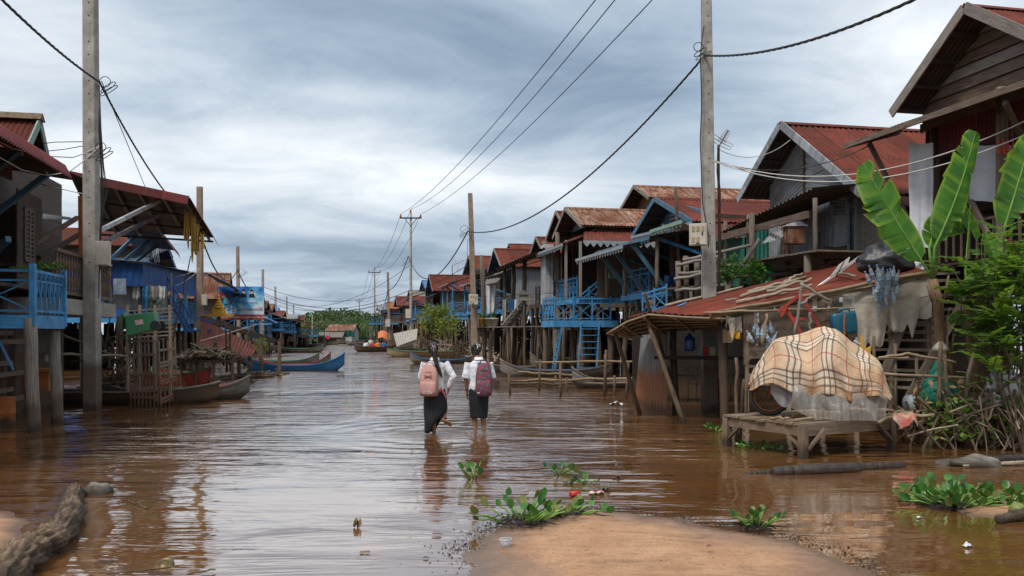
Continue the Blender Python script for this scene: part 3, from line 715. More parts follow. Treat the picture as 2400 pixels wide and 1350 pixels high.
for i, (px, dz) in enumerate(((1397, 0), (1443, .35), (1530, 0))):
    a = HV[0][i]; q = P(px, 0, 25); b = q+(q-V3((a.x, a.y, q.z)))*(24/54); b.z = 12.9+dz
    # sag chosen so that the span passes where the photo shows it
    f = (79-25)/79.0; straight = a.z+(b.z-a.z)*f; sag = (straight-q.z)/(4*f*(1-f))
    cable('power_line', ('bare power line climbing from the cross arm pole, topmost of the three', 'bare power line climbing from the cross arm pole, middle of the three', 'bare power line climbing from the cross arm pole, lowest of the three')[i], catenary(a, b, sag, 30), .017, group='bare power lines')
for i in range(3):
    cable('power_line', ('bare power line from the near cross arm pole to the far one, left wire', 'bare power line from the near cross arm pole to the far one, middle wire', 'bare power line from the near cross arm pole to the far one, right wire')[i], catenary(HV[0][i], HV[1][i], 1.6, 24), .02, group='bare power lines')
    cable('power_line', ('bare power line between the two farthest cross arm poles, left wire', 'bare power line between the two farthest cross arm poles, middle wire', 'bare power line between the two farthest cross arm poles, right wire')[i], catenary(HV[1][i], HV[2][i], 2.5, 20), .024, group='bare power lines')
# twisted bundle cables along both rows
K1, K2, K3, K4, K5 = P(233, 192, 18.4), P(461, 520, 35.9), P(556, 632, 60.9), P(615, 682, 82.9), P(645, 712, 113.9)
cable('bundle_cable', 'thick twisted cable sweeping from the upper left to the tall left pole', join(catenary(V3((-5.6, 3.0, 7.5)), K1, .55, 26)), .022, twist=True)
cable('bundle_cable', 'thick twisted cable dropping from the tall left pole behind the red-edged canopy', catenary(K1, K2, .5, 26), .022, twist=True)
cable('bundle_cable', 'sagging cable from the yellow cloth pole to the brown pole behind the billboard', catenary(K2, K3, 1.5), .035)
cable('bundle_cable', 'sagging cable along the left poles past the billboard', join(catenary(K3, K4, .9), catenary(K4, K5, 1.6), catenary(K5, P(672, 727, 146.8), 1.5), catenary(P(672, 727, 146.8), P(690, 735, 178), 1.2)), .04)
K6, K7, K8, K9 = P(1652, 130, 18.4), P(1096, 543, 37.9), P(957, 600, 78.8), P(909, 680, 91.8)
cable('bundle_cable', 'thick twisted cable sweeping from the upper right to the pale pole', catenary(P(2330, -95, 9.5), K6, .32, 24), .022, twist=True)
cable('bundle_cable', 'thick twisted cable hanging from the pale pole down to the leaning brown pole', catenary(K6, K7, 1.15, 30), .022, twist=True)
cable('bundle_cable', 'sagging twisted cable between the leaning brown pole and the cross arm pole', catenary(K7, K8, 2.1, 26), .028, twist=True)
cable('bundle_cable', 'sagging cable from the cross arm pole away to the right row of far poles', join(catenary(K8, K9, .8), catenary(K9, P(878, 690, 139.8), 2.6)), .04)
for i, (a, b, sag, r) in enumerate(((P(616, 686, 82.8), P(960, 680, 79), 1.6, .026), (P(616, 672, 82.8), P(912, 684, 92), 1.2, .022), (P(616, 690, 83), P(1095, 622, 60), 2.4, .024),
                                    (P(645, 716, 113.8), P(878, 716, 139), .9, .028), (P(672, 722, 146), P(878, 722, 139), 2.2, .028), (P(732, 740, 170), P(878, 736, 140), .5, .03), (P(648, 700, 113), P(960, 622, 79), 2.2, .022))):
    cable('crossing_cable', ('dark cable slung across the far water, heaviest of those crossing', 'thin cable slung across the far water just above the heaviest', 'long cable rising from the billboard poles to the houses across the water', 'thin cable crossing low before the far trees', 'sagging thin cable crossing low before the far trees', 'lowest cable crossing before the far trees', 'slanting cable from the left row up to the near cross arm pole')[i], catenary(a, b, sag), r, group='cables crossing the water')
# coils and tails hung on the poles
def coil(c, r, label, seed=0):
    m = MB(); c = V3(c)
    for k in range(3):
        q = []
        for i in range(15):
            a = 2*pi*i/14; q.append(c+V3((cos(a)*r*(.8+.25*k)+.05*k, sin(k*2.1)*.05, sin(a+k)*r*.75-.1*k)))
        m.tube(q, .009, 5)
    m.build('cable_coil', M['cable'], None, label, 'cable', 'coiled cables on the poles', smooth=True)
coil(P(246, 192, 18.2), .15, 'small coil of spare cable on the tall left pole'); coil(P(1088, 537, 37.7), .22, 'small coil of spare cable on the leaning brown pole')
coil(P(1637, 110, 18.3), .13, 'small coil of spare cable high on the pale pole'); coil(P(952, 612, 78.6), .35, 'coil of spare cable on the cross arm pole')
coil(P(566, 638, 60.6), .3, 'coil of spare cable on the brown pole behind the billboard'); coil(P(236, 345, 18.2), .14, 'knot of cable half way up the tall left pole')
for k, (dx, y1) in enumerate(((8, 700), (13, 640), (18, 560), (10, 610), (22, 520))):
    m = MB(); m.tube([P(233, 200, 18.25), P(228+dx*.4, 300, 18.25), P(232+dx*.5, 390, 18.25), P(230+dx, 450, 18.25), P(228+dx*.7, (450+y1)/2, 18.25), P(229+dx*.3, y1, 18.25)], .010, 5)
    m.build('drop_cable', M['cable'], None, 'bunch of thin dark cables hanging down the tall left pole', 'cable', 'cables hanging down the tall left pole', smooth=True)
for lab, pts, mt, r in (('dark wire running down the left side of the pale pole', [P(1650, 60, 18.3), P(1641, 130, 18.3), P(1645, 240, 18.3), P(1641, 330, 18.3), P(1647, 480, 18.3), P(1662, 560, 18.25), P(1660, 580, 18.25)], 'cable', .012),
                        ('thin guy wire beside the thick cable at the left', [P(238, 190, 18.3), P(341, 440, 27)], 'cable', .010),
                        ('pale twisted wire from the red eave to the tall left pole, lower of two', [P(-30, 352, 14), P(50, 398, 15.5), P(110, 411, 17), P(160, 404, 18), P(200, 375, 18.4), P(233, 344, 18.3)], 'wire_pale', .012),
                        ('pale twisted wire from the red eave to the tall left pole, upper of two', [P(-30, 318, 14), P(30, 348, 15), P(110, 366, 17), P(170, 369, 18), P(200, 359, 18.4), P(233, 342, 18.3)], 'wire_pale', .012),
                        ('dark service wire from the green gable to the tall left pole, upper one', [P(65, 340, 22), P(130, 333, 20), P(200, 332, 18.6)], 'cable', .010),
                        ('dark service wire from the green gable to the tall left pole, lower one', [P(90, 356, 22), P(150, 350, 20), P(200, 341, 18.6)], 'cable', .010),
                        ('pale wire strung under the red-edged canopy', [P(70, 425, 20), P(120, 438, 19.5), P(198, 455, 18.7)], 'wire_pale', .010),
                        ('dark service wire from the pale pole to the grey tin gable', [P(1672, 375, 18.4), P(1720, 390, 19), P(1800, 420, 20), P(1880, 425, 20.5), P(1930, 398, 21)], 'cable', .011),
                        ('pale service wires from the pale pole to the brown house, upper one', catenary(P(1672, 376, 18.4), P(2420, 275, 14), .62), 'wire_pale', .012),
                        ('pale service wires from the pale pole to the brown house, lower one', catenary(P(1672, 378, 18.4), P(2420, 308, 14), .62), 'wire_pale', .012),
                        ('dark service wire from the pale pole to the thin awning tip', catenary(P(1672, 376, 18.4), P(2040, 340, 17.5), .35), 'cable', .010),
                        ('thin wire from the roof aerial to the grey tin gable', catenary(P(1684, 350, 19), P(1852, 328, 20), .28), 'wire_pale', .008),
                        ('pale wires slung from the blue walled house to the yellow cloth pole, upper one', catenary(P(350, 640, 34), P(468, 628, 35.8), .25), 'wire_pale', .012),
                        ('pale wires slung from the blue walled house to the yellow cloth pole, lower one', catenary(P(350, 675, 34), P(468, 632, 35.8), .3), 'wire_pale', .012),
                        ('thin wire down the leaning brown pole', [P(1096, 560, 37.7), P(1094, 640, 37.7), P(1098, 690, 37.7)], 'cable', .012)):
    m = MB(); m.tube(pts, r, 5); m.build('wire', M[mt], None, lab, 'wire', smooth=True)
meter_box(P(242, 594, 18.3), .27, .52, .2, 'pale grey meter box on the tall left pole', (.25, -1, 0), False)
meter_box(P(1637, 550, 18.0), .36, .46, .2, 'large cream meter box with six windows on the pale pole', (-.35, -1, 0))
meter_box(P(1110, 702, 37.5), .40, .46, .2, 'cream meter box on the leaning brown pole', (-.1, -1, 0))
meter_box(P(479, 703, 35.7), .20, .45, .18, 'small grey meter box on the yellow cloth pole', (.2, -1, 0), False)
meter_box(P(957, 735, 78.6), .5, .85, .2, 'grey meter box on the cross arm pole', (0, -1, 0), False)
meter_box(P(909, 757, 91.6), .5, .8, .2, 'small meter box on the brown pole left of the cross arm pole', (0, -1, 0), False)
# ---------------------------------------------------------------- houses on the right bank
def tri_clad(t, A, Cb, Bb, B, mat, pitch=.10, name='gable_cladding'):
    m = MB(world=True); m.corr(A, Cb, Bb, B, pitch, .014, 2); return m.build(name, mat, t)
M['gable_board'] = surf('red_brown_boards', (.06, .036, .022), (.19, .125, .085), .7, (1, 10), .7)
# brown wooden house at the right edge
def brown_house():
    over = .6; R = 11.9
    s, zA = sz(2262, 15, R-over); sf, zE = sz(2090, 262, R-over)
    t = thing('stilt_house', 'tall weathered brown board house with steep rust-red gable at the far right', 'house', S(R, s, 0), TH, 'stilt houses along the flooded street')
    L = lambda x, y, z: (x, y, z)
    hw = sf-s; dep = 7
    gable_roof(t, L, 0, dep, 0, hw, hw, zE, zA, over, M['red_roof'], M['wood_grey'], pitch=.11, barge=.2)
    wz = sz(2163, 272, R)[1]; wy = sz(2163, 272, R)[0]-s
    # gable of wide lapped boards
    zb = wz-.25; sl = (zA-zE)/hw; m = MB(); n = 7; zt = zA-.12
    for i in range(n):
        z0 = zb+(zt-zb)*i/n; z1 = zb+(zt-zb)*(i+1)/n
        h0 = min(wy, max(.05, (zA-.1-z0)/sl-.05)); h1 = min(wy, max(.03, (zA-.1-z1)/sl-.05))
        k = rnd.uniform(0, .008); m.cm = (0, 1, 0, 2, 1, 0, 2)[i]; z1 -= .012
        m.add([(-.035-k, -h0, z0), (-.035-k, h0, z0), (.012, h1, z1), (.012, -h1, z1), (.05, -h0, z0), (.05, h0, z0), (.05, h1, z1), (.05, -h1, z1)],
              [(0, 1, 2, 3), (7, 6, 5, 4), (0, 4, 5, 1), (3, 2, 6, 7), (1, 5, 6, 2), (0, 3, 7, 4)],
              [[(i*3.3, 0), (i*3.3+2*h0, 0), (i*3.3+2*h1, z1-z0), (i*3.3, z1-z0)]]*6)
    m.build('gable_wall', [M['wood_brown'], M['gable_board'], M['wood_grey']], t)
    m = MB(); m.beam((-.03, -wy, zb), (-.03, wy, zb), .08, .14); m.build('tie_beam', M['wood_brown'], t)
    zf = 3.0
    # side wall on the far side, back wall, floor
    m = MB(); m.box(.06, dep-.2, wy-.05, wy, zf, wz); m.build('wall', M['wood_dark'], t)
    m = MB(); m.box(1.6, 1.65, -wy, wy-.06, zf, zb); m.build('wall', M['wood_dark'], t)
    m = MB(); planks(m, -.5, dep-.2, -wy-1.5, wy, zf, 14); m.build('floor_deck', M['wood_dark'], t)
    # long thin awning towards the street
    ya, zb1 = sz(1978, 338, 10.6); ya -= s
    za = sz(2165, 282, R)[1]
    m = MB(); m.corr((.02, -3.5, za+.1), (.02, ya, za), (10.6-R, ya, zb1), (10.6-R, -3.5, zb1-.05), .10, .016, 5, sag=-.04); m.build('awning', M['red_roof'], t)
    m = MB(); m.beam((10.6-R, -3.5, zb1-.1), (10.6-R, ya, zb1-.05), .05, .11); m.build('eave_board', M['wood_brown'], t)
    m = MB(); m.beam((10.6-R, ya, zb1-.06), (.02, ya, za-.06), .05, .10); m.build('eave_board', M['wood_brown'], t)
    for q0, q1, r0, r1 in (((2037, 335), (2160, 575), 10.9, 11.9), ((2240, 400), (2390, 700), 11.7, 11.0), ((2355, 240), (2400, 330), 10.7, 11.6)):
        a = sz(*q0, r0); b = sz(*q1, r1); m = MB(); m.beam((r0-R, a[0]-s, a[1]), (r1-R, b[0]-s, b[1]), .07, .09); m.build('strut', M['wood_brown'], t)
    for px, r in ((2192, 11.95), (2347, 11.5)):
        a = sz(px, 500, r); m = MB(); m.tube(wavy((r-R, a[0]-s, 0), (r-R, a[0]-s, wz-.15), .03, 4), .09, 8); m.build('porch_post', M['wood_brown'], t, smooth=True)
    # hanging slats under the awning: a dark corrugated skirt
    a = sz(2185, 330, 11.95); m = MB(); m.corr((.03, -3.0, zb-.75), (.03, wy-.15, zb-.7), (.03, wy-.15, zb-.06), (.03, -3.0, zb-.06), .10, .012, 2); m.build('skirt', M['maroon'], t)
    for x in (.1, 2.5, 5):
        for y in (-wy, 0, wy): stilt(t, x, y, -.3, zf-.05, .1, M['wood_dark'])
    m = MB()
    for i in range(14):
        y = -1.6+i*.2; m.beam((-.35, y, 3.05), (-.35, y, 3.75), .03)
    m.beam((-.35, -1.8, 3.75), (-.35, 1.3, 3.75), .05); m.build('railing', M['wood_brown'], t)
    return t
brown_house()
def hang_sheet(name, label, cat, a, b, drop, mat, fold=.05, nf=4, seed=0, group=None, ragged=.0, gather=0):
    """cloth or plastic hung from a-b, falling drop metres, with folds"""
    a, b = V3(a), V3(b); d = (b-a); nrm = V3((d.y, -d.x, 0)).normalized(); m = MB()
    def fn(u, v):
        w = 1-gather*v*v; uu = .5+(u-.5)*w
        p = a.lerp(b, uu); k = sin(u*pi*2*nf+seed+v*1.3)*fold*(.3+.7*v)+.5*fold*mn.noise(V3((u*5+seed, v*4, 1)))
        dr = drop*(1+ragged*mn.noise(V3((u*4+seed, 2, 5))))
        return p+nrm*k-V3((0, 0, dr*v))-V3((0, 0, .04*sin(pi*u)*(1-v)))
    m.grid(fn, 22, 14, d.length, drop); return m.build(name, mat, None, label, cat, group, smooth=True)
hang_sheet('hanging_sheet', 'long white plastic sheet hung beside the brown house post', 'sheet', P(2131, 332, 16.9), P(2186, 334, 16.5), 2.05, M['white_tarp'], .05, 1.5, 1, gather=.25)
hang_sheet('hanging_sheet', 'white sheet hung under the brown house awning, between the banana leaves', 'sheet', P(2272, 335, 15.7), P(2338, 338, 15.4), 1.05, M['white_tarp'], .03, 1.2, 2)
hang_sheet('hanging_sheet', 'white sheet hung under the brown house awning at the photo edge', 'sheet', P(2348, 338, 15.3), P(2420, 334, 15.0), 1.05, M['white_tarp'], .03, 1.4, 5)
for i, (px, lab) in enumerate(((2338, 'left'), (2350, 'second'), (2360, 'third'), (2372, 'right'))):
    m = MB(); m.tube([P(px, 268, 14.6), P(px+2, 325, 14.6)], .006, 4)
    for k in range(6): m.ball(P(px+1, 276+k*8, 14.6), .022, 6, 4)
    t = thing('hanging_tassel', 'beaded string with dark red tassel under the brown house awning, %s of four' % lab, 'ornament', P(px, 365, 14.6), 0, 'tassels under the awning')
    m.world = True; m.build('bead_string', M['stalk'], t)
    m = MB(world=True); m.lathe(P(px+2, 362, 14.6), [(.035, 0), (.03, .12), (.012, .2), (.02, .24), (.008, .27)], 8); m.build('tassel', M['red'], t)

# grey sheet-metal house
def grey_house():
    over = .7; R = 12.0
    s, zA = sz(1830, 290, R-over); sf, zE = sz(1730, 465, R-over); sn, zn = sz(2022, 450, R-over)
    t = thing('stilt_house', 'grey sheet-metal house with wide rust-red roof and patched gable behind the pale pole', 'house', S(R, s, 0), TH, 'stilt houses along the flooded street')
    L = lambda x, y, z: (x, y, z)
    hf, hn = sf-s, s-sn
    gable_roof(t, L, 0, 8, 0, hn, hf, zE, zA, over, M['red_roof'], M['zinc'], zEn=zn, pitch=.16, amp=.02, barge=.2)
    # a lower-pitched lean-to carries the near slope on
    yn, zl = sz(2140, 575, R+1.5)[0]-s, sz(2100, 560, R)[1]
    m = MB(); m.corr(L(-over+.4, -hn+.1, zn-.03), L(8, -hn+.1, zn-.03), L(8, -hn-1.3, zn-.55), L(-over+.4, -hn-1.3, zn-.55), .16, .02, 4); m.build('roof_slope', M['red_roof'], t)
    wf, wn = hf-.55, hn-.2; zEw = zE+.55/hf*(zA-zE)
    Wd = lambda x, y, z: S(R+x, s+y, z)
    zf = 3.45; zc = sz(1870, 425, R)[1]
    A = (0, 0, zA-.12); zm = 4.9
    gable_wall(t, L, .03, 0, wn, wf, zf, zEw-.1, zA-.16, M['zinc'], zEn=zn+.1)
    m = MB(); m.corr((-.02, -.02, zA-.15), (-.02, -.02, zm+.3), (-.02, wf, zm-.2), (-.02, wf, zEw-.1), .09, .014, 2); m.build('gable_cladding', M['zinc'], t)
    m = MB(); m.corr((-.02, .02, zA-.15), (-.02, .02, zm+.1), (-.02, -wn*.95, zm-.1), (-.02, -wn*.95, zn+.12), .09, .014, 2); m.build('gable_cladding', M['zinc_light'], t)
    m = MB(); m.corr((-.06, -1.2, zm+.55), (-.06, -1.2, zm-.35), (-.06, -wn-.9, zm-.55), (-.06, -wn-.2, zn-.1), .09, .014, 2); m.build('gable_cladding', M['zinc'], t)
    m = MB(); m.beam((-.05, 0, zm), (-.05, 0, zA-.25), .05); m.build('gable_post', M['wood_brown'], t)
    m = MB(); m.prism([(-.05, -.05, zm+.15), (-.05, -.05, zm-.35), (-.05, -.75, zm-.25)], (-.012, 0, 0)); m.build('rusty_patch', M['red_roof'], t)
    # lower front of vertical sheets with two openings
    ys = [(wf, 1.15, 'zinc'), (1.13, .55, 'rust_roof'), (.53, -.42, 'zinc'), (-1.35, -1.95, 'zinc_light'), (-2.35, -wn, 'wood_grey')]
    for a, b, mt in ys:
        m = MB(); m.corr((-.05, a, zf), (-.05, b, zf), (-.05, b, zm+.05), (-.05, a, zm+.05), .12, .01, 2); m.build('wall_sheet', M[mt], t)
    for y in (-.44, -1.33, -1.97, -2.33):
        m = MB(); m.box(-.12, -.05, y-.05, y+.05, zf, zm-.1); m.build('door_jamb', M['fret'], t)
    m = MB(); m.box(.1, 8, -wn-.03, -wn+.02, zf, zn); m.build('wall', M['maroon'], t)
    m = MB(); m.box(.1, 8, wf-.03, wf+.02, zf, zEw-.15); m.build('wall', M['zinc'], t)
    m = MB(); planks(m, -2.0, 8, -wn-.5, wf, zf, 16); m.build('floor_deck', M['wood'], t)
    # sagging porch roof
    m = MB(); m.corr((-.06, .9, zm-.1), (-.06, -wn-.1, zm+.12), (-1.7, -wn+.1, zm-.05), (-1.9, 1.1, zm-.55), .16, .02, 4); m.build('awning', M['wood_dark'], t)
    for x, y in ((-1.75, 1.0), (-1.75, -.3), (-1.6, -wn+.2)):
        m = MB(); m.tube(wavy((x, y, zf-.1), (x, y, zm-.25), .04, 4, y), .055, 7); m.build('porch_post', M['wood'], t, smooth=True)
    m = MB(); m.beam((-1.9, 1.6, zf+.75), (-1.9, -wn, zf+.8), .07, .16); m.build('railing', M['wood_brown'], t)
    for x in (-1.9, .2, 3, 6):
        for y in (-wn, -1, .6, wf): stilt(t, x, y, -.3, zf-.05, .09)
    return t, s, R, zf
GH, gs, gR, gzf = grey_house()

# red roofed house with blue porch, rusty house with the landing, and the rows beyond
def by_px(apx, apy, tipx, tipy, Rb):
    s, zA = sz(apx, apy, Rb); sf, zE = sz(tipx, tipy, Rb); return s, zA, zE, sf-s
s, zA, zE, hw = by_px(1535, 465, 1482, 552, 10.6)
t3, L3 = house('red roofed house with pale blue trimmed gable and deep blue-railed porch', 11.3, s, 3.0, zE, zA, hw, 7, 1, 'red_roof', 'wood_dark', 'blue_steel', 'wood', 'blue', 1.2, .7, hwn=hw+.9, zEn=zE-.15, gwall='blue_steel',
               aw=(-.1, zE-.2, -2.1, 4.55, ), prop='blue', fret=.12, dpost='wood', awmat='slate_roof', railn=False, door=False)
SC3 = s
m = MB(); m.corr((-1.2, -hw-.4, zE-.5), (-1.2, hw+.6, zE-.7), (-2.6, hw+.7, 4.35), (-2.6, -hw, 4.35), .16, .016, 4); m.build('awning', M['slate_roof'], t3)
scallop(t3, (-2.62, -hw, 4.28), (-2.62, hw+.7, 4.28), .13, M['fret'])
scallop(t3, (-.75, -hw-.9, zE-.25), (-.75, hw, zE-.1), .11, M['fret'])
railing(t3, (-1.2, hw-.45, 3.0), (.6, hw-.45, 3.0), .8, M['blue'], 'x', .9)
railing(t3, (-1.2, hw-.5, 3.0), (-1.2, -.8, 3.0), .8, M['blue'], 'x', .8)
for y, x in ((hw*.55, -1.9), (-.2, -1.9), (-hw+.2, -1.9)):
    m = MB(); m.beam((x-.4, y, 4.5), (x+.7, y-.25, 3.0), .10, .12); m.build('strut', M['blue_steel'], t3)
# hipped lean-to with pale sheets on the near side, over a teal wall
m = MB(); m.corr((-.5, -hw-.85, zE-.2), (6, -hw-.85, zE-.2), (6, -hw-2.9, zE-.75), (-.9, -hw-2.7, zE-.85), .16, .018, 4); m.build('roof_slope', M['red_roof'], t3)
m = MB(); m.corr((-.95, -hw-.9, zE-.3), (-.95, -hw-2.7, zE-.9), (-1.9, -hw-2.9, 4.75), (-1.9, -hw-.6, 4.75), .16, .018, 4); m.build('awning', M['zinc_light'], t3)
scallop(t3, (-1.92, -hw-2.9, 4.7), (-1.92, -hw-.5, 4.7), .11, M['green_trim'])
m = MB(); m.corr((.0, -hw-2.8, 3.0), (.0, -hw-.5, 3.0), (.0, -hw-.5, zE-.4), (.0, -hw-2.8, zE-.6), .12, .01, 2); m.build('wall_sheet', M['green_wall'], t3)
m = MB(); m.corr((.05, -hw-2.8, 3.0), (5, -hw-2.8, 3.0), (5, -hw-2.8, zE-.6), (.05, -hw-2.8, zE-.6), .12, .01, 2); m.build('wall_sheet', M['green_wall'], t3)
m = MB(); planks(m, -1.7, 5, -hw-2.8, -hw, 2.98, 8); m.build('floor_deck', M['wood'], t3)
for x in (-1.6, .3): stilt(t3, x, -hw-2.7, -.3, 2.9)
# lattice vent of the gable
m = MB()
for k in range(5): m.beam((-.03, -.55+.06*k, zA-1.05+.13*k), (-.03, .55-.06*k, zA-1.05+.13*k), .02, .06)
m.build('gable_vent', M['fret'], t3)

s, zA, zE, hw = by_px(1325, 488, 1296, 556, 9.6)
t4, L4 = house('rusty roofed house with grey fretwork eaves above the lower blue landing', 10.3, s, 3.05, zE, zA, hw, 8, 1, 'rust_roof', 'wood_dark', 'wood_grey', 'wood', 'blue', .7, .7, hwn=hw+.4, gwall='zinc',
               aw=(-.1, zE-.15, -1.5, zE-.75), fret=.14, awmat='red_roof', railn=False, door=False)
SC4 = s; HW4 = hw
for c in [o for o in bpy.data.objects if o.parent == t4 and o.name.startswith('fretwork')]: c.data.materials.clear(); c.data.materials.append(M['fret'])
railing(t4, (-.7, -hw+.3, 3.05), (-.7, hw*.9, 3.05), .82, M['blue'], 'x', .55)
m = MB(); m.corr((-.6, -hw-.3, zE-.25), (6, -hw-.3, zE-.25), (6, -hw-2.2, zE-.85), (-1.2, -hw-2.2, zE-.85), .16, .018, 4); m.build('roof_slope', M['red_roof'], t4)
scallop(t4, (-1.2, -hw-2.25, zE-.9), (3, -hw-2.25, zE-.9), .16, M['fret'])
m = MB(); m.beam((-1.3, -hw-2.2, 3.0), (-1.3, -hw-2.2, zE-.85), .09); m.build('porch_post', M['wood_grey'], t4)
m = MB(); m.beam((-1.3, -hw-.2, 3.0), (-1.3, -hw-.2, zE-.6), .09); m.build('porch_post', M['wood_grey'], t4)
m = MB(); m.box(-1.25, -.9, hw*.6, hw+.05, 2.9, zE-.4); m.build('wall_sheet', M['zinc_light'], t4)
# blue landing below: deck, lattice, stairs up and ladder down
def landing():
    Y = 33.6; c = P(1300, 757, Y); r0, s0 = rs(c); r1 = rs(P(1440, 757, Y))[0]; z = c.z+.12
    t = thing('landing', 'lower blue landing with lattice railing and ladder over the water', 'landing', S(r0, s0, 0), TH)
    w = r1-r0
    m = MB(); planks(m, 0, w, 0, 1.9, z, 12, along='y') if False else planks(m, 0, w, 0, 1.9, z, 9); m.build('deck', M['wood'], t)
    m = MB(); m.box(-.05, w+.3, -.07, -.01, z-.28, z-.02); m.build('deck_beam', M['blue'], t)
    m = MB(); m.box(-.07, -.01, 0, 1.9, z-.28, z-.02); m.build('deck_beam', M['blue'], t)
    railing(t, (0, 0, z), (w, 0, z), .85, M['blue'], 'x', .85)
    railing(t, (0, 0.02, z), (0, 1.9, z), .85, M['blue'], 'x', .42)
    for x, y in ((.1, .1), (w*.5, .1), (w, .1), (.1, 1.8), (w, 1.8)): stilt(t, x, y, -.3, z-.05, .12)
    stairs(t, (w*.45, 1.0, z), (w*.95, 1.6, z+1.0), .9, M['blue'], 6, (0, 1, 0))
    railing(t, (w*.42, .55, z), (w*.95, .6, z+.95), .8, M['blue'], 'x', .9)
    stairs(t, (w*.62, -.1, z-.1), (w*.50, -.5, -.2), .75, M['blue'], 9, (1, 0, 0), 'ladder')
    stairs(t, (.25, -.12, z-.1), (-.2, -.3, -.2), .35, M['blue'], 7, (0, 1, 0), 'ladder')
    m = MB(); m.corr((w*.9, -.2, z-.42), (w+2.2, -.2, z-.25), (w+2.2, .9, z-.2), (w*.9, .9, z-.4), .14, .016, 3); m.build('awning', M['rust_roof'], t)
landing()
# houses further along
ROW = [ # apex px,py  tip px,py  Rb  kwargs
 ((1486, 436, 1462, 486, 13.6), dict(label='big rusty roofed house with orange gable behind the blue trimmed roof', roof='rust_roof', wall='wood_brown', gwall='rust', trim='wood_grey', rail='wood', deck=.6, depth=9, railn=False)),
 ((1303, 496, 1278, 566, 10.9), dict(label='dark gabled house with grey bargeboard behind the rusty fretwork house', roof='red_roof', wall='wood_dark', trim='wood_grey', rail='wood', deck=1.6, aw=1, fret=.11, door=False)),
 ((1256, 556, 1240, 604, 12.0), dict(label='small red roofed house with dark gable behind the tall bare posts', roof='red_roof', wall='wood_dark', trim='wood_grey', rail='wood', deck=2.4, aw=1, awmat='wood_dark', door=False)),
 ((1193, 572, 1176, 620, 13.6), dict(label='red roofed house with blue bargeboard set back behind its neighbours', roof='red_roof', wall='wood_dark', trim='wood_dark', rail='wood', deck=.5, railn=False)),
 ((1158, 583, 1143, 636, 10.6), dict(label='red roofed house with dark gable above the pale hanging curtain', roof='red_roof', wall='zinc', trim='wood_grey', rail='blue', deck=2.2, aw=1, awmat='blue_roof', prop='blue', dpost='blue', door=False)),
 ((1098, 600, 1084, 644, 10.4), dict(label='red roofed house behind the leaning brown pole', roof='red_roof', wall='wood_dark', gwall='zinc', trim='wood_grey', rail='blue', deck=2.2, aw=1, awmat='slate_roof', prop='blue', dpost='blue')),
 ((1005, 644, 993, 690, 9.4), dict(label='tall red roofed house right of the cross arm pole', roof='red_roof', wall='wood_dark', trim='wood_grey', rail='blue', deck=2.2, aw=1, awmat='blue_roof', prop='blue', dpost='blue', door=False)),
 ((989, 657, 981, 684, 10.0), dict(label='blue roofed house peeping out left of the tall red roof', roof='blue_roof', wall='wood_dark', trim='blue_dark', rail='blue', deck=2.2, aw=1, awmat='slate_roof', prop='blue')),
 ((958, 680, 950, 700, 10.5), dict(label='house with brown thatch and pale gable just right of the cross arm pole', roof='thatch', wall='zinc_light', trim='wood_grey', rail='blue', deck=2.0, aw=1, awmat='slate_roof')),
 ((927, 695, 917, 722, 8.4), dict(label='small red roofed house between the two poles', roof='red_roof', wall='wood_dark', trim='wood_grey', rail='wood', deck=2.2, aw=1, awmat='red_roof', prop='blue')),
 ((905, 709, 897, 728, 8.6), dict(label='orange roofed house with dark gable left of the brown pole', roof='rust', wall='wood_dark', trim='wood_grey', rail='blue', deck=1.8, aw=1, awmat='slate_roof')),
 ((884, 716, 874, 732, 7.2), dict(label='house with grey upper walls far down the right bank', roof='zinc', wall='zinc_light', trim='wood_grey', rail='blue', deck=1.8, aw=1, awmat='rust_roof')),
]
RIGHT = []
for (ap, kw) in ROW:
    s, zA, zE, hw = by_px(*ap); hw = max(1.9, min(hw, 3.4)); k = dict(kw); lab = k.pop('label'); zf = min(3.1, zE-2.1)
    if k.get('aw') == 1: k['aw'] = (-.05, zE-.15, -k.get('deck', 1.8)-.5, zE-1.05)
    if s > 60: k['detail'] = False
    RIGHT.append((house(lab, ap[4]+.7, s, zf, zE, zA, hw, **k), s, ap[4]+.7, zf, zE, hw))
# ---------------------------------------------------------------- left bank
def PW(px, py, R): s, z = sz(px, py, R); return S(R, s, z)
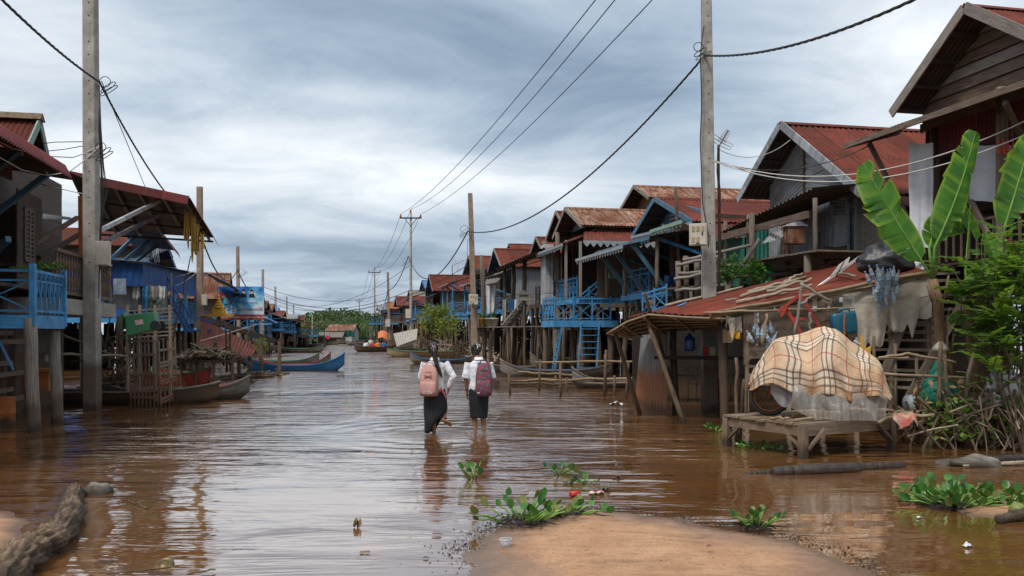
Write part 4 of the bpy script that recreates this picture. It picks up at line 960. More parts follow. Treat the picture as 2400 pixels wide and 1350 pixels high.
# near left: dark siding house with curved red eave, upper green-edged gable
def left_near_house():
    t = thing('stilt_house', 'dark wooden house with blue struts under a curved red eave at the far left', 'house', S(-7, 17, 0), TH, 'stilt houses along the flooded street')
    def eave(u, v):                                   # u along the street, v from wall to street with a rolled lip
        s = 9.5+u*9.3; k = v
        r = -9.5+(4.15)*min(1, k/.9); z = 6.55-1.45*min(1, k/.9)
        if k > .9: q = (k-.9)/.1; r += .17*sin(q*1.4); z -= .16*(1-cos(q*1.5))+.14*q
        w = sin(u*2*pi*(9.3/.13))*.016
        p = S(r, s, z+w*.9); p += V3((DY, sin(TH), 0))*w*(.9 if k > .9 else .25); return p
    m = MB(world=True); m.grid(eave, 71*6, 12, 9.3, 4.5); m.build('roof_slope', M['maroon'], t, smooth=True)
    m = MB(world=True)
    for r in (-9, -8, -7, -6.1):
        z = 6.55-1.45*(r+9.5)/4.15-.09; m.beam(S(r, 9.5, z), S(r, 18.75, z), .06, .1)
    m.build('rafters', M['wood_dark'], t)
    for q0, q1 in (((-40, 425), (46, 350)), ((-8, 498), (112, 408)), ((-60, 640), (20, 560))):
        a = PW(*q0, -6.6); b = PW(*q1, -5.6); m = MB(world=True); m.beam(a, b, .09, .11); m.build('strut', M['blue_steel'], t)
    sa, sb = sz(38, 600, -7)[0], sz(95, 600, -7)[0]
    for nm, s0, s1 in (('wall', sa, sb),):
        m = MB(world=True); boards(m, S(-7, s0), S(-7, s1), 2.7, 4.95, .12, .03, (DY, sin(TH), 0)); m.build(nm, M['wood_dark'], t)
    m = MB(world=True); m.beam(S(-7.1, 9, 3.9), S(-7.1, sa-1.6, 3.9), .05, 3.4); m.build('wall', M['wood_dark'], t)
    m = MB(world=True); m.beam(S(-7.05, sb, 3.7), S(-12, sb, 3.7), .06, 2.2); m.build('wall', M['wood_dark'], t)
    m = MB(world=True); m.beam(S(-11, 8, 4.6), S(-11, 26, 4.6), .06, 4.2); m.build('wall', M['wood_dark'], t)
    s0, z0 = sz(57, 610, -6.96); s1, z1 = sz(77, 494, -6.96)
    m = MB(world=True)
    for a, b in (((s0, z0), (s1, z0)), ((s0, z1), (s1, z1)), ((s0, z0), (s0, z1)), ((s1, z0), (s1, z1)), (((s0+s1)/2, z0), ((s0+s1)/2, z1))): m.beam(S(-6.95, *a), S(-6.95, *b), .05, .05)
    w = m.build('window', M['wood_brown'], t); m = MB(world=True)
    for i in range(12):
        z = z0+(i+.5)*(z1-z0)/12; m.beam(S(-6.96, s0, z), S(-6.96, s1, z), .02, .07, up=(1, 0, 1))
    m.build('louvres', M['fret'], w)
    m = MB(world=True)
    for i in range(14): m.beam(S(-11, 9.5+i, 2.55), S(-5.7, 9.5+i, 2.55), .96, .06)
    m.build('floor_deck', M['wood_dark'], t)
    for s in (10.5, 13, 15.5, 18, 20.2):
        for r in (-6.2, -8, -10.5):
            m = MB(world=True); m.tube(wavy(S(r, s, -.3), S(r, s, 2.55), .05, 4, s*3+r), .09, 7, wob=.05); m.build('stilt', M['wood_dark'], t, smooth=True)
    # planks and rails stored under the floor
    m = MB(world=True)
    for k in range(7):
        z = .35+.28*k; m.beam(S(-5.9-.1*(k % 3), 12, z), S(-6.0-.15*(k % 2), 18.5, z+rnd.uniform(-.1, .1)), .05, .09)
    m.build('under_rails', M['wood_brown'], t)
    # upper body: red roof with mossy ridge and green bargeboard
    over = .7; R = -7.6; s, zA = sz(92, 281, R+over); st, zE = sz(112, 372, R+over)
    u = thing('upper_roof', None, None, (0, 0, 0), 0); bpy.data.objects.remove(u)
    hw = st-s; L = lambda x, y, z: tuple(_mx(t).inverted() @ S(R-x, s+y, z))
    gable_roof(t, L, 0, 6, 0, hw+.3, hw, zE, zA, over, M['red_roof'], M['green_trim'], pitch=.12, amp=.014, barge=.2, zEn=zE-.1)
    gable_wall(t, L, .03, 0, hw-.2, hw-.2, zE-.6, zE+.1, zA-.15, M['maroon'])
    m = MB(); m.prism([L(-over-.08, -.2, zA-.02), L(-over-.08, 0, zA+.16), L(-over-.08, .2, zA-.02)], V3(L(6, 0, 0))-V3(L(-over-.08, 0, 0))); m.build('ridge_cap', M['bark'], t)
left_near_house()
def blue_porch():
    c = G(78, 1012); r0, s0 = -5.0, 15.85; z = 2.0
    t = thing('porch', 'bright blue latticed porch on two round posts in the water', 'porch', S(r0, s0, 0), TH)
    m = MB(); planks(m, -3.2, 0, 0, 1.65, z, 7); m.build('deck', M['wood_brown'], t)
    m = MB(); m.box(-3.2, .03, -.05, -.005, z-.24, z-.01); m.build('deck_beam', M['blue'], t)
    m = MB(); m.box(.0, .05, 0, 1.68, z-.24, z-.01); m.build('deck_beam', M['blue'], t)
    railing(t, (-3.2, 0, z), (0, 0, z), .74, M['blue'], 'x', 1.05)
    railing(t, (.02, 0.02, z), (.02, 1.66, z), .74, M['blue'], 'y', 1.6)
    m = MB()
    for y in (-.02, 1.68): m.beam((.02, y, z-.2), (.02, y, z+.86), .09)
    m.build('corner_post', M['blue'], t)
    m = MB()
    for i in range(7): m.beam((-.002+.03, .12+.24*i, z), (.03, .12+.24*i, z+.74), .03)
    m.build('lattice', M['blue'], t)
    for y, x in ((.02, .02), (1.55, -.06)):
        m = MB(); m.tube(wavy((x+.03, y, -.4), (x-.06, y, z-.06), .03, 6, y+3), .105, 10, wob=.03); m.build('stilt', M['wood_grey'], t, smooth=True)
    m = MB(); m.tube(wavy((-1.9, .1, -.4), (-1.9, .1, z-.06), .03, 6, 8), .09, 8); m.build('stilt', M['wood'], t, smooth=True)
    m = MB(); m.beam((-.7, .15, z-.1), (-.35, .2, z-.95), .06, .03); m.build('brace', M['blue'], t)
    m = MB(); m.beam((-.85, .15, z-.1), (-.55, .2, -.2), .09, .05); m.build('brace', M['wood'], t)
    return t
blue_porch()
# house with the red-edged canopy on a concrete base
def canopy_house():
    t = thing('stilt_house', 'brown house with long red-edged canopy and turned balusters on a concrete base', 'house', S(-7, 24, 0), TH, 'stilt houses along the flooded street')
    NL, NR, FR, FL = P(160, 403, 23.4), P(443, 463, 23.2), P(500, 556, 27.2), P(225, 540, 27.8)
    def fn(u, v):
        k = min(1, u/.93); p = (NL.lerp(NR, k)).lerp(FL.lerp(FR, k), v)
        if u > .93: q = (u-.93)/.07; p += V3((.16*sin(q*1.5), 0, -.05*q-.22*(1-cos(q*1.5))))
        return p+V3((0, 0, .018*sin(v*2*pi*26)))
    m = MB(world=True); m.grid(fn, 16, 26*6, 4.6, 4.2); m.build('canopy', M['maroon'], t, smooth=True)
    m = MB(world=True); m.corr(S(-11.5, 18.9, 6.3), S(-11.5, 25.2, 6.5), S(-6.3, 25.2, 5.75), S(-6.1, 18.9, 5.35), .13, .016, 4); m.build('roof_slope', M['maroon'], t)
    m = MB(world=True); m.beam(NL+V3((0, -.05, -.08)), NR+V3((0, -.05, -.08)), .03, .23); m.build('eave_board', M['maroon'], t)
    m = MB(world=True)
    for k in (.18, .38, .58, .78, .97): m.beam(NL.lerp(NR, k)+V3((0, 0, -.1)), FL.lerp(FR, k)+V3((0, 0, -.1)), .05, .09)
    m.build('rafters', M['zinc'], t)
    m = MB(world=True)
    for k in (.33, .66, .98): m.beam(NL.lerp(FL, k)+V3((0, 0, -.16)), NR.lerp(FR, k)+V3((0, 0, -.16)), .05, .06)
    m.build('purlins', M['wood_dark'], t)
    for a, b, mt in ((P(232, 541, 21.6), P(375, 470, 24), 'zinc_light'), (P(247, 566, 22.8), P(398, 492, 25.2), 'zinc'), (P(48, 592, 20.0), P(182, 510, 22.5), 'wood_brown'), (P(92, 604, 20.5), P(193, 546, 22.5), 'wood_dark')):
        m = MB(world=True); m.beam(a, b, .10, .10); m.build('strut', M[mt], t)
    m = MB(world=True); p = P(196, 712, 21); m.beam(p, P(193, 460, 21), .16, .14); m.build('porch_post', M['rust'], t)
    # dark back room: long wall boards with slits
    m = MB(world=True); boards(m, S(-8.6, 20.6), S(-8.6, 30), 2.5, 6.45, .16, .03, (DY, sin(TH), 0)); m.build('wall', M['wood_dark'], t)
    m = MB(world=True); m.corr(P(100, 500, 23.6), P(168, 510, 22.6), P(165, 516, 22.2), P(98, 512, 23.2), .1, .012, 2); m.build('awning', M['zinc_light'], t)
    # concrete floor slab and wall below
    m = MB(world=True); s0, s1 = 18.2, sz(272, 728, -5.25)[0]
    m.beam(S(-6.95, s0, 2.22), S(-6.95, s1, 2.22), 3.4, .32); m.build('slab', M['concrete'], t)
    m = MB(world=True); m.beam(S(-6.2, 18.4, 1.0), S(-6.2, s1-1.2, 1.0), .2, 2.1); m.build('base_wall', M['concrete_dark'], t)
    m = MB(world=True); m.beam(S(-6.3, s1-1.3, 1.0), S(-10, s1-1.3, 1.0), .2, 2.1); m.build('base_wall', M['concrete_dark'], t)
    m = MB(world=True)
    zt = 2.38; n = 22; sA, sB = 18.3, s1-.1
    for z in (zt+.95, zt+.12): m.beam(S(-5.35, sA, z), S(-5.35, sB, z), .08, .07)
    for z in (zt+.95, zt+.12): m.beam(S(-5.35, sB, z), S(-8, sB, z), .08, .07)
    m.build('railing', M['wood_brown'], t)
    prof = [(.022, .12), (.03, .2), (.02, .25), (.035, .33), (.038, .4), (.022, .5), (.022, .58), (.038, .68), (.035, .76), (.02, .84), (.028, .9), (.022, .95)]
    for i in range(n):
        q = S(-5.35, sA+(sB-sA)*(i+.5)/n, zt); m = MB(world=True); m.lathe(q, prof, 7); m.build('baluster', M['wood_brown'] if i % 3 else M['stalk'], t, smooth=True)
    for s in (18.5, 22, 25, 29):
        for r in (-6.6, -8.4):
            m = MB(world=True); m.tube(wavy(S(r, s, -.3), S(r, s, 2.2), .05, 4, s*3+r), .1, 7); m.build('stilt', M['wood_dark'], t, smooth=True)
    return t
canopy_house()
def left_house(label, ap, zf=None, over=.7, hwmin=1.9, hwmax=3.4, **k):
    apx, apy, tx, ty, Rb = ap; s, zA, zE, hw = by_px(apx, apy, tx, ty, Rb); hw = max(hwmin, min(hw, hwmax)); zf = zf or min(2.6, zE-2.1)
    if k.get('aw') == 1: k['aw'] = (-.05, zE-.15, -k.get('deck', 1.8)-.5, zE-1.05)
    if s > 60: k['detail'] = False
    return house(label, Rb-over, s, zf, zE, zA, hw, side=-1, over=over, **k), s
left_house('rusty red roofed house behind the canopy with a dark gable', (377, 541, 404, 603, -8.0), roof='red_roof', wall='wood_dark', trim='wood_dark', rail='wood', deck=1.2, railn=False, depth=9)
# its own curved red awning nearer the water
t = thing('awning', 'dark red curved awning on slanting blue struts behind the canopy', 'awning', S(-6.2, 31, 0), TH)
A, B, Cc, Dd = P(285, 533, 29), P(372, 545, 29), P(405, 586, 32.5), P(310, 575, 33)
def fn(u, v):
    k = min(1, u/.85); p = A.lerp(B, k).lerp(Dd.lerp(Cc, k), v)
    if u > .85: q = (u-.85)/.15; p += V3((.3*sin(q*1.5), 0, -.28*(1-cos(q*1.5))-.05*q))
    return p+V3((0, 0, .016*sin(v*2*pi*24)))
m = MB(world=True); m.grid(fn, 14, 24*6, 2.5, 3.5); m.build('sheet', M['maroon'], t, smooth=True)
for a, b in ((P(252, 615, 29), P(318, 552, 30)), (P(250, 645, 29), P(352, 560, 30.5)), (P(262, 655, 30), P(375, 570, 32))):
    m = MB(world=True); m.beam(a, b, .09, .1); m.build('strut', M['blue_steel'], t)
m = MB(world=True); m.beam(P(253, 560, 29), P(250, 720, 29), .12); m.build('post', M['wood_dark'], t)
# blue house: deep blue fascia band, open porch, blue dormer
s, zA, zE, hw = by_px(421, 585, 433, 632, -8.0)
tb, Lb = house('deep blue boarded house with blue steps and small slate dormer', -8.7, s-4, 2.3, zE-.4, zA, 3.6, side=-1, roof='slate_roof', wall='blue_dark', trim='blue_steel', rail='blue', deck=1.9, over=.7, hwn=4.6, railn=True, style='x', depth=8)
s0, z0 = sz(335, 618, -6.3); s1, z1 = sz(468, 641, -6.3)
m = MB(world=True); m.corr(S(-6.3, s0, 3.25), S(-6.3, s1, 3.35), S(-6.3, s1, z1), S(-6.3, s0, z0), .22, .012, 2); m.build('fascia', M['blue_dark'], tb)
m = MB(world=True); m.corr(S(-6.3, s0, 3.25), S(-8.8, s0, 3.25), S(-8.8, s0, z0+.2), S(-6.3, s0, z0), .22, .012, 2); m.build('fascia', M['blue_dark'], tb)
m = MB(world=True); m.corr(S(-8.8, s0-.2, z0+.25), S(-8.8, s1+3, z1+.5), S(-5.9, s1+3.2, z1-.0), S(-6.1, s0-.2, z0+.03), .18, .016, 3); m.build('awning', M['blue_roof'], tb)
m = MB(world=True); m.corr(S(-6.1, s1+.3, z1+.1), S(-6.1, s1+4.5, z1-.1), S(-4.7, s1+4.5, z1-.75), S(-4.8, s1+.3, z1-.55), .18, .016, 3); m.build('awning', M['blue_roof'], tb)
for k in range(6):
    q = s0+(s1+3-s0)*(k+.2)/5.6; m = MB(world=True); m.beam(S(-6.35, q, 2.2), S(-6.35, q, 3.4), .12); m.build('porch_post', M['blue'], tb)
m = MB(world=True); m.beam(S(-6.35, s1+4.3, 2.2), S(-5.0, s1+4.3, 3.6), .1); m.build('strut', M['blue'], tb)
stairs(tb, tuple(_mx(tb).inverted() @ P(392, 690, 33)), tuple(_mx(tb).inverted() @ P(446, 778, 33)), 1.0, M['blue_dark'], 7, (0, 1, 0))
for yy in (32.2, 34):
    m = MB(world=True)
    a, b = P(392, 650, yy), P(446, 740, yy)
    m.beam(a, b, .05); 
    for k in range(8): q = a.lerp(b, k/7); m.beam(q, q-V3((0, 0, .65)), .03)
    m.beam(b, P(500, 756, yy), .05); m.beam(P(446, 775, yy), P(500, 775, yy), .05)
    m.build('railing', M['blue_dark'], tb)
left_house('rusty gabled house standing behind the golden shrine', (541, 641, 545, 704, -7.4), roof='rust_roof', wall='wood_dark', trim='wood_dark', rail='blue', deck=2, aw=1, awmat='blue_roof', prop='blue', hwmax=4.2)
left_house('house with bright light-blue roof rising behind the billboard', (616, 673, 619, 700, -7.0), roof='blue_roof', wall='blue', trim='blue', rail='blue', deck=1.6, hwmax=3.2, depth=10)
for lab, ap, kw in (('small brown roofed house just right of the billboard', (629, 706, 633, 726, -6.6), dict(roof='rust_roof', wall='wood_dark', trim='wood_dark', rail='blue', deck=2.2, aw=1, awmat='slate_roof', prop='blue')),
                    ('low blue awninged house second right of the billboard', (655, 722, 658, 738, -6.6), dict(roof='blue_roof', wall='wood_dark', trim='blue', rail='blue', deck=2.4, aw=1, awmat='blue_roof', prop='blue')),
                    ('far house with orange red roof among the left poles', (687, 737, 691, 748, -5.6), dict(roof='rust', wall='wood_dark', trim='wood_dark', rail='wood', deck=2.5, aw=1, awmat='red_roof')),
                    ('house with faded orange roof and blue rail, third right of the billboard', (642, 713, 646, 733, -6.3), dict(roof='rust_roof', wall='wood_dark', trim='wood_dark', rail='blue', deck=3.0, aw=1, awmat='rust_roof', prop='blue', door=False)),
                    ('dark house with red awning, fourth right of the billboard', (668, 729, 672, 743, -5.4), dict(roof='red_roof', wall='wood_dark', trim='wood_dark', rail='wood', deck=3.4, aw=1, awmat='red_roof', door=False)),
                    ('grey zinc roofed house among the far left poles', (700, 738, 705, 750, -4.4), dict(roof='zinc', wall='zinc_light', trim='wood_dark', rail='blue', deck=3.2, aw=1, awmat='rust_roof')),
                    ('low rusty roofed house close behind the left end of the moored boats', (604, 706, 609, 726, -5.8), dict(roof='rust_roof', wall='wood_dark', trim='blue', rail='blue', deck=1.6, aw=1, awmat='blue_roof', prop='blue', door=False)),
                    ('farthest left bank house with a long red awning', (716, 742, 722, 753, -3.6), dict(roof='red_roof', wall='wood_dark', trim='wood_dark', rail='wood', deck=3.2, aw=1, awmat='red_roof'))):
    left_house(lab, ap, **kw)
# ---------------------------------------------------------------- far end of the water: tin shed, thatched hut, trees
def shed(label, px0, px1, yb, ye, yr, Y, roof, wall, depth=5, extra=None):
    a, b = P(px0, yb, Y), P(px1, yb, Y); t = thing('hut', label, 'hut', (a.x, Y, 0), 0, 'huts at the end of the water')
    w = b.x-a.x; z1, z2 = P(0, ye, Y).z, P(0, yr, Y).z
    m = MB(); m.corr((-.4, -.5, z1-.1), (w+.4, -.5, z1-.1), (w+.3, depth/2, z2), (-.3, depth/2, z2), .35, .03, 2); m.build('roof_slope', M[roof], t)
    m = MB(); m.corr((w+.4, depth+.5, z1-.1), (-.4, depth+.5, z1-.1), (-.3, depth/2, z2), (w+.3, depth/2, z2), .35, .03, 2); m.build('roof_slope', M[roof], t)
    m = MB(); m.box(0, w, 0, depth, .2, z1); m.build('wall', M[wall], t)
    for x in (0, 1): m = MB(); m.prism([(x*w, 0, z1), (x*w, depth, z1), (x*w, depth/2, z2)], (.05, 0, 0)); m.build('gable_wall', M[wall], t)
    return t, w, z1
shed('grey tin shed with rusty striped roof at the end of the water', 768, 824, 803, 774, 760, 132, 'rust_roof', 'zinc_light', 6)
t, w, z = shed('low brown thatched hut before the tin shed', 746, 797, 806, 789, 778, 124, 'thatch', 'wood', 4)
m = MB(world=True)
m.grid(lambda u, v: P(811+20*u, 773+15*v+3*u+sin(u*9)*.6, 126)+V3((0, sin(u*14)*.15, 0)), 12, 6, 1, 1); m.build('green_net_screen', M['green_wall'], None, 'dark green netting screen at the right end of the tin shed', 'screen')
m = MB(world=True); m.box(*[P(746, 0, 135).x, P(767, 0, 135).x], 135, 138, .2, P(0, 773, 135).z); m.build('hut', M['green_wall'], None, 'low teal hut left of the tin shed', 'hut', 'huts at the end of the water')
hang_sheet('hanging_cloth', 'bright pink cloth hung before the thatched hut', 'cloth', P(764, 786, 122), P(774, 786, 122), .5, plain('pink_cloth', (.6, .03, .16), .7), .1, 1, 3)
def far_tree(c, w, h, label, mat, seed, n=900, name='tree'):
    R_ = random.Random(seed); c = V3(c)
    t = thing(name, label, 'tree', c, 0, 'trees beyond the end of the water')
    m = MB(); m.tube([(0, 0, -.5), (.2, 0, h*.25), (-.1, .2, h*.55)], [w*.05, w*.04, w*.02], 7)
    lobes = [(V3((R_.uniform(-.42, .42)*w, R_.uniform(-.35, .35)*w, h*R_.uniform(.30, .82))), w*R_.uniform(.15, .27)) for _ in range(13)]
    for q, _ in lobes[:6]: m.tube([(0, 0, h*.3), tuple(q*.6+V3((0, 0, h*.15))), tuple(q)], [w*.022, w*.014, w*.005], 5)
    m.build('trunk', M['bark'], t)
    m = MB()
    for i in range(n):
        q, r = lobes[R_.randrange(len(lobes))]; d = V3((R_.gauss(0, 1), R_.gauss(0, 1), R_.gauss(0, 1))).normalized()*(r*R_.uniform(.6, 1.05))
        p = q+d*V3((1, 1, 1)).length/1.732; p.z = q.z+d.z*.8
        a = V3((R_.gauss(0, 1), R_.gauss(0, 1), R_.gauss(0, .6))).normalized(); b = a.orthogonal().normalized(); L_ = w*R_.uniform(.018, .042)
        m.add([p-a*L_, p+b*L_*.6, p+a*L_, p-b*L_*.6], [(0, 1, 2, 3)], [[(0, 0), (1, 0), (1, 1), (0, 1)]])
    m.build('crown', mat, t); return t
TT = [(742, 198, 8.5, 752, 'yellowish low tree left of the tin shed', 1), (758, 220, 13, 733, 'rounded green tree behind the tin shed, left end of the wood', 0), (783, 240, 16, 729, 'broad green tree behind the tin shed roof', 0), (812, 235, 15, 735, 'low green tree right of the tin shed', 0),
      (832, 250, 16, 728, 'tall green tree before the farthest pole', 0), (855, 235, 14, 733, 'green tree just left of the far cross arm pole', 0), (880, 225, 12, 737, 'green tree behind the far right houses', 0), (905, 230, 14, 738, 'green tree mostly hidden by the far right roofs', 0),
      (798, 205, 10, 752, 'small pale green tree above the tin shed', 0), (843, 200, 10, 754, 'small green tree right above the green screen', 0), (770, 190, 9, 756, 'dark bushy tree directly behind the tin shed', 0), (728, 230, 11, 745, 'green tree left of the yellowish one', 0), (826, 190, 8, 764, 'bushy tree at the water edge right of the shed', 0)]
for i, (px, Y, w, yt, lab, k) in enumerate(TT):
    h = P(0, yt, Y).z; far_tree((P(px, 0, Y).x, Y, 0), w, h, lab, M['far_tree2'] if k else M['far_tree'], i+5, 1500)
# a low dark belt of growth under the far crowns
m = MB()
rb = random.Random(3)
for i in range(5000):
    px = rb.uniform(700, 930); Y = rb.uniform(205, 260); p = P(px, 778, Y); p.z = rb.uniform(0, 6.2)*(.6+.4*mn.noise(V3((px*.07, 0, 0)))+.2)
    a = V3((rb.gauss(0, 1), rb.gauss(0, 1), rb.gauss(0, .7))).normalized(); b = a.orthogonal().normalized(); q = rb.uniform(.25, .5)
    m.add([p-a*q, p+b*q*.7, p+a*q, p-b*q*.7], [(0, 1, 2, 3)], [[(0, 0), (1, 0), (1, 1), (0, 1)]])
m.build('undergrowth', M['far_tree'], None, 'dark green undergrowth below the far trees', kind='stuff')
# ---------------------------------------------------------------- shack with red roof at the right, and what hangs on it
def lerpn(pts, u):
    n = len(pts)-1; k = min(n-1, int(u*n)); return V3(pts[k]).lerp(V3(pts[k+1]), u*n-k)
SA, SB_, SC_, SD = P(1694, 738, 15.5), P(2190, 641, 14.0), P(2060, 597, 18.5), P(1472, 744, 18.5)
def shack():
    t = thing('shack', 'low shack with long rust-red roof and dark open front on crooked poles', 'shack', (4.6, 17, 0), 0)
    m = MB(world=True); m.corr(SA, SD, SC_, SB_, .085, .013, 8); m.build('roof', M['red_roof'], t, smooth=True)
    near = [P(1700, 741, 15.45), P(1600, 737, 15.7), P(1520, 731, 16.0), P(1470, 748, 16.3), P(1422, 777, 16.6)]
    far = [P(1700, 764, 18.4), P(1640, 769, 18.7), P(1572, 775, 18.9), P(1515, 780, 19), P(1462, 786, 19)]
    m = MB(world=True); m.grid(lambda u, v: lerpn(near, u).lerp(lerpn(far, u), v)+V3((0, 0, .01*sin(u*130))), 120, 6, 3, 3); m.build('awning', M['rust_roof'], t)
    m = MB(world=True)
    for v in (.0, .12, .3, .5, .7, .9): m.tube([lerpn(near, u/8).lerp(lerpn(far, u/8), v)-V3((0, 0, .05)) for u in range(9)], .022, 6)
    for u in (.02, .3, .55, .8): m.tube([lerpn(near, u).lerp(lerpn(far, u), v/4)-V3((0, 0, .08)) for v in range(5)], .024, 6)
    m.build('bamboo_ribs', M['bamboo'], t, smooth=True)
    for a, b, r in ((P(1440, 778, 16.9), G(1500, 971), .045), (P(1520, 765, 16.2), G(1603, 992), .045), (P(1512, 690, 17.2), P(1575, 905, 19.3), .04)):
        m = MB(world=True); d = (b-a)*.06; m.tube(wavy(a-V3((0, 0, -.03)), b+d, .04, 5, r*99), [r*.8, r, r, r*1.05, r*1.1, r*1.1], 7); m.build('prop_pole', M['stick'], t, smooth=True)
    for px, py, Y, r in ((1578, 760, 18.6, .075), (1693, 745, 15.9, .085), (1690, 745, 18.6, .07), (1988, 700, 15.2, .07), (2160, 660, 14.6, .08), (2040, 600, 18.3, .08), (1860, 650, 18.4, .07)):
        p = P(px, py, Y); m = MB(world=True); m.tube(wavy((p.x+.05, p.y, -.3), p, .05, 5, px), r, 8, wob=.05); m.build('post', M['wood_dark'], t, smooth=True)
    # flood-stained sheet at the open corner
    m = MB(world=True); m.corr(G(1487, 952), G(1562, 964), P(1566, 776, 18.6), P(1503, 776, 19.3), .11, .012, 3); m.build('side_panel', M['zinc_flood'], t)
    # dark back and side walls, a shelf, lattice
    bx = [P(1568, 0, 20.2).x, P(1745, 0, 20.2).x]
    m = MB(world=True); boards(m, (2.9, 20.6, 0), (9.2, 20.6, 0), -.1, 2.2, .2, .03, (0, -1, 0)); m.build('wall', M['wood_shade'], t)
    m = MB(world=True); boards(m, (9.2, 20.6, 0), (8.6, 14.8, 0), -.1, 3.0, .2, .03, (-1, 0, 0)); m.build('wall', M['wood_shade'], t)
    m = MB(world=True); z = P(0, 838, 18).z; m.beam((3.0, 18.0, z), (5.2, 17.6, z), .5, .06); m.build('counter', M['wood_shade'], t)
    m = MB(world=True)
    for i in range(9): m.beam((3.9+.19*i, 18.9, .15), (3.9+.19*i, 18.9, .95), .025)
    for z in (.2, .55, .9): m.beam((3.85, 18.92, z), (5.5, 18.92, z), .03)
    m.build('lattice', M['bamboo'], t)
    # slatted near wall behind the tarp
    m = MB(world=True)
    for i in range(9):
        z = .75+.16*i; a, b = P(1748, 0, 15.75), P(2195, 0, 14.35)
        k = max(0, (z-1.85)/.6); a = a.lerp(b, min(.9, k)); m.beam((a.x, a.y, z), (b.x, b.y, z+rnd.uniform(-.03, .03)), .03, .05)
    for px in (1752, 1850, 1930, 2010, 2090): p = P(px, 0, 15.7-(px-1750)*.0031); m.beam((p.x, p.y+.04, -.1), (p.x, p.y+.04, 2.0+(px-1750)*.0013), .06)
    m.build('slat_wall', M['pale_stick'], t)
    for k in range(3):
        d = V3((0, -.05-.03*k, .035*k-.03)); m = MB(world=True); m.tube(wavy(SA+d-V3((.25, 0, .02)), SB_+d, .03, 7, k*9), [.03]*8, 6); m.build('edge_pole', M['bamboo'], t, smooth=True)
    return t
shack()
hang_sheet('tarp', 'dirty see-through tarp stretched along the shack side under the roof edge', 'tarp', P(1742, 733, 15.4), P(1990, 684, 14.6), .95, M['tarp'], .03, 2, 3, ragged=.2)
hang_sheet('tarp', 'milky brown tarp slung from the roof edge towards the banana stem', 'tarp', P(1975, 686, 14.6), P(2184, 647, 13.95), .66, M['tarp_thick'], .06, 2.5, 9, ragged=.5)
hang_sheet('hanging_sheet', 'crumpled milky sheet hung on the rope beside the teal jerrycan', 'sheet', P(2004, 712, 14.3), P(2082, 697, 14.1), .78, M['tarp_thick'], .05, 2, 4, ragged=.6, gather=.35)
hang_sheet('hanging_sheet', 'milky sheet hung on the rope right of the crumpled one', 'sheet', P(2082, 700, 14.1), P(2156, 694, 13.95), .55, M['tarp_thick'], .04, 1.5, 6, ragged=.5, gather=.3)
m = MB(); m.tube(catenary(P(1990, 722, 14.4), P(2185, 690, 13.9), .05), .012, 5); m.build('rope', M['pale_stick'], None, 'pale rope holding up the milky sheets', 'rope', smooth=True)
m = MB(); m.tube(wavy(P(1650, 733, 15.35), P(1980, 722, 14.5), .03, 8, 4), .022, 6); m.build('bamboo_rod', M['bamboo'], None, 'long bamboo rod tied level along the shack eave', 'pole', smooth=True)
# things on the roof
def stick(a, b, r, label, mat='stick', group=None, name='stick', wob=.05, cat='stick', seed=None):
    m = MB(); n = 6; m.tube(wavy(a, b, wob, n, seed if seed is not None else rnd.random()*90), [r*(1.1-.3*i/n) for i in range(n+1)], 7, wob=.07)
    return m.build(name, M[mat], None, label, cat, group, smooth=True)
def roofp(px, py):                              # point on the shack roof under a pixel
    best = None
    for i in range(41):
        for j in range(41):
            u, v = i/40, j/40; p = SA.lerp(SB_, u).lerp(SD.lerp(SC_, u), v)
            x = 1200+p.x/p.y*FPX; y = HZN-(p.z-EYE)/p.y*FPX; d = (x-px)**2+(y-py)**2
            if best is None or d < best[0]: best = (d, p)
    return best[1]+V3((0, 0, .05))
stick(roofp(1560, 722), roofp(1740, 680), .03, 'long pale stick lying across the lower shack roof', 'pale_stick')
stick(roofp(1700, 712), roofp(1725, 703), .016, 'short white rod lying on the lower shack roof', 'fret')
stick(roofp(1592, 722), roofp(1612, 715), .02, 'short blue rod lying on the lower shack roof', 'blue')
for i, (a, b) in enumerate((((1728, 716), (1850, 690)), ((1735, 705), (1865, 668)), ((1755, 700), (1890, 655)), ((1800, 690), (1905, 662)), ((1840, 672), (1880, 650)), ((1770, 712), (1905, 678)))):
    a2, b2 = roofp(*a), roofp(*b); a2.z += .03*(i % 3); b2.z += .04*(i % 2)
    stick(a2, b2, .035, 'split grey log heaped with others along the shack roof edge', 'pale_stick', 'logs heaped on the shack roof', 'split_log', .06, 'log')
def aerial(c, s, rot, label, tiltx=0.9, mast=None):
    t = thing('tv_aerial', label, 'aerial', c, 0, 'television aerials')
    R_ = Matrix.Rotation(rot, 4, 'Y') @ Matrix.Rotation(tiltx, 4, 'X')
    m = MB(); m.tube([R_ @ V3((0, 0, 0)), R_ @ V3((0, 0, 1.0*s))], .014, 6)
    m.build('boom', M['rust'], t)
    m = MB()
    for i in range(9):
        z = s*(.3+.085*i); w = s*(.14+.012*(9-i)); m.tube([R_ @ V3((-w, 0, z)), R_ @ V3((w, 0, z))], .008, 5)
    m.build('director', M['alu'], t)
    m = MB()
    for k in (-1, 1):
        for a in (.10, .26):
            q = [V3((.02*k, 0, a*s)), V3((.55*s*k, 0, a*s+.02)), V3((.62*s*k, 0, a*s+.05)), V3((.55*s*k, 0, a*s+.09)), V3((.02*k, 0, a*s+.07))]
            m.tube([R_ @ p for p in q], .009, 5)
    m.build('dipole', M['alu'], t)
    if mast:
        m = MB(); m.tube([(0, 0, 0), tuple(V3(mast)-V3(c))], .03, 7); m.build('mast', M['stick'], t)
    return t
aerial(roofp(1960, 655)+V3((0, 0, .03)), .85, -.62, 'fallen silver aerial lying on the shack roof beside the black bag', 1.25)
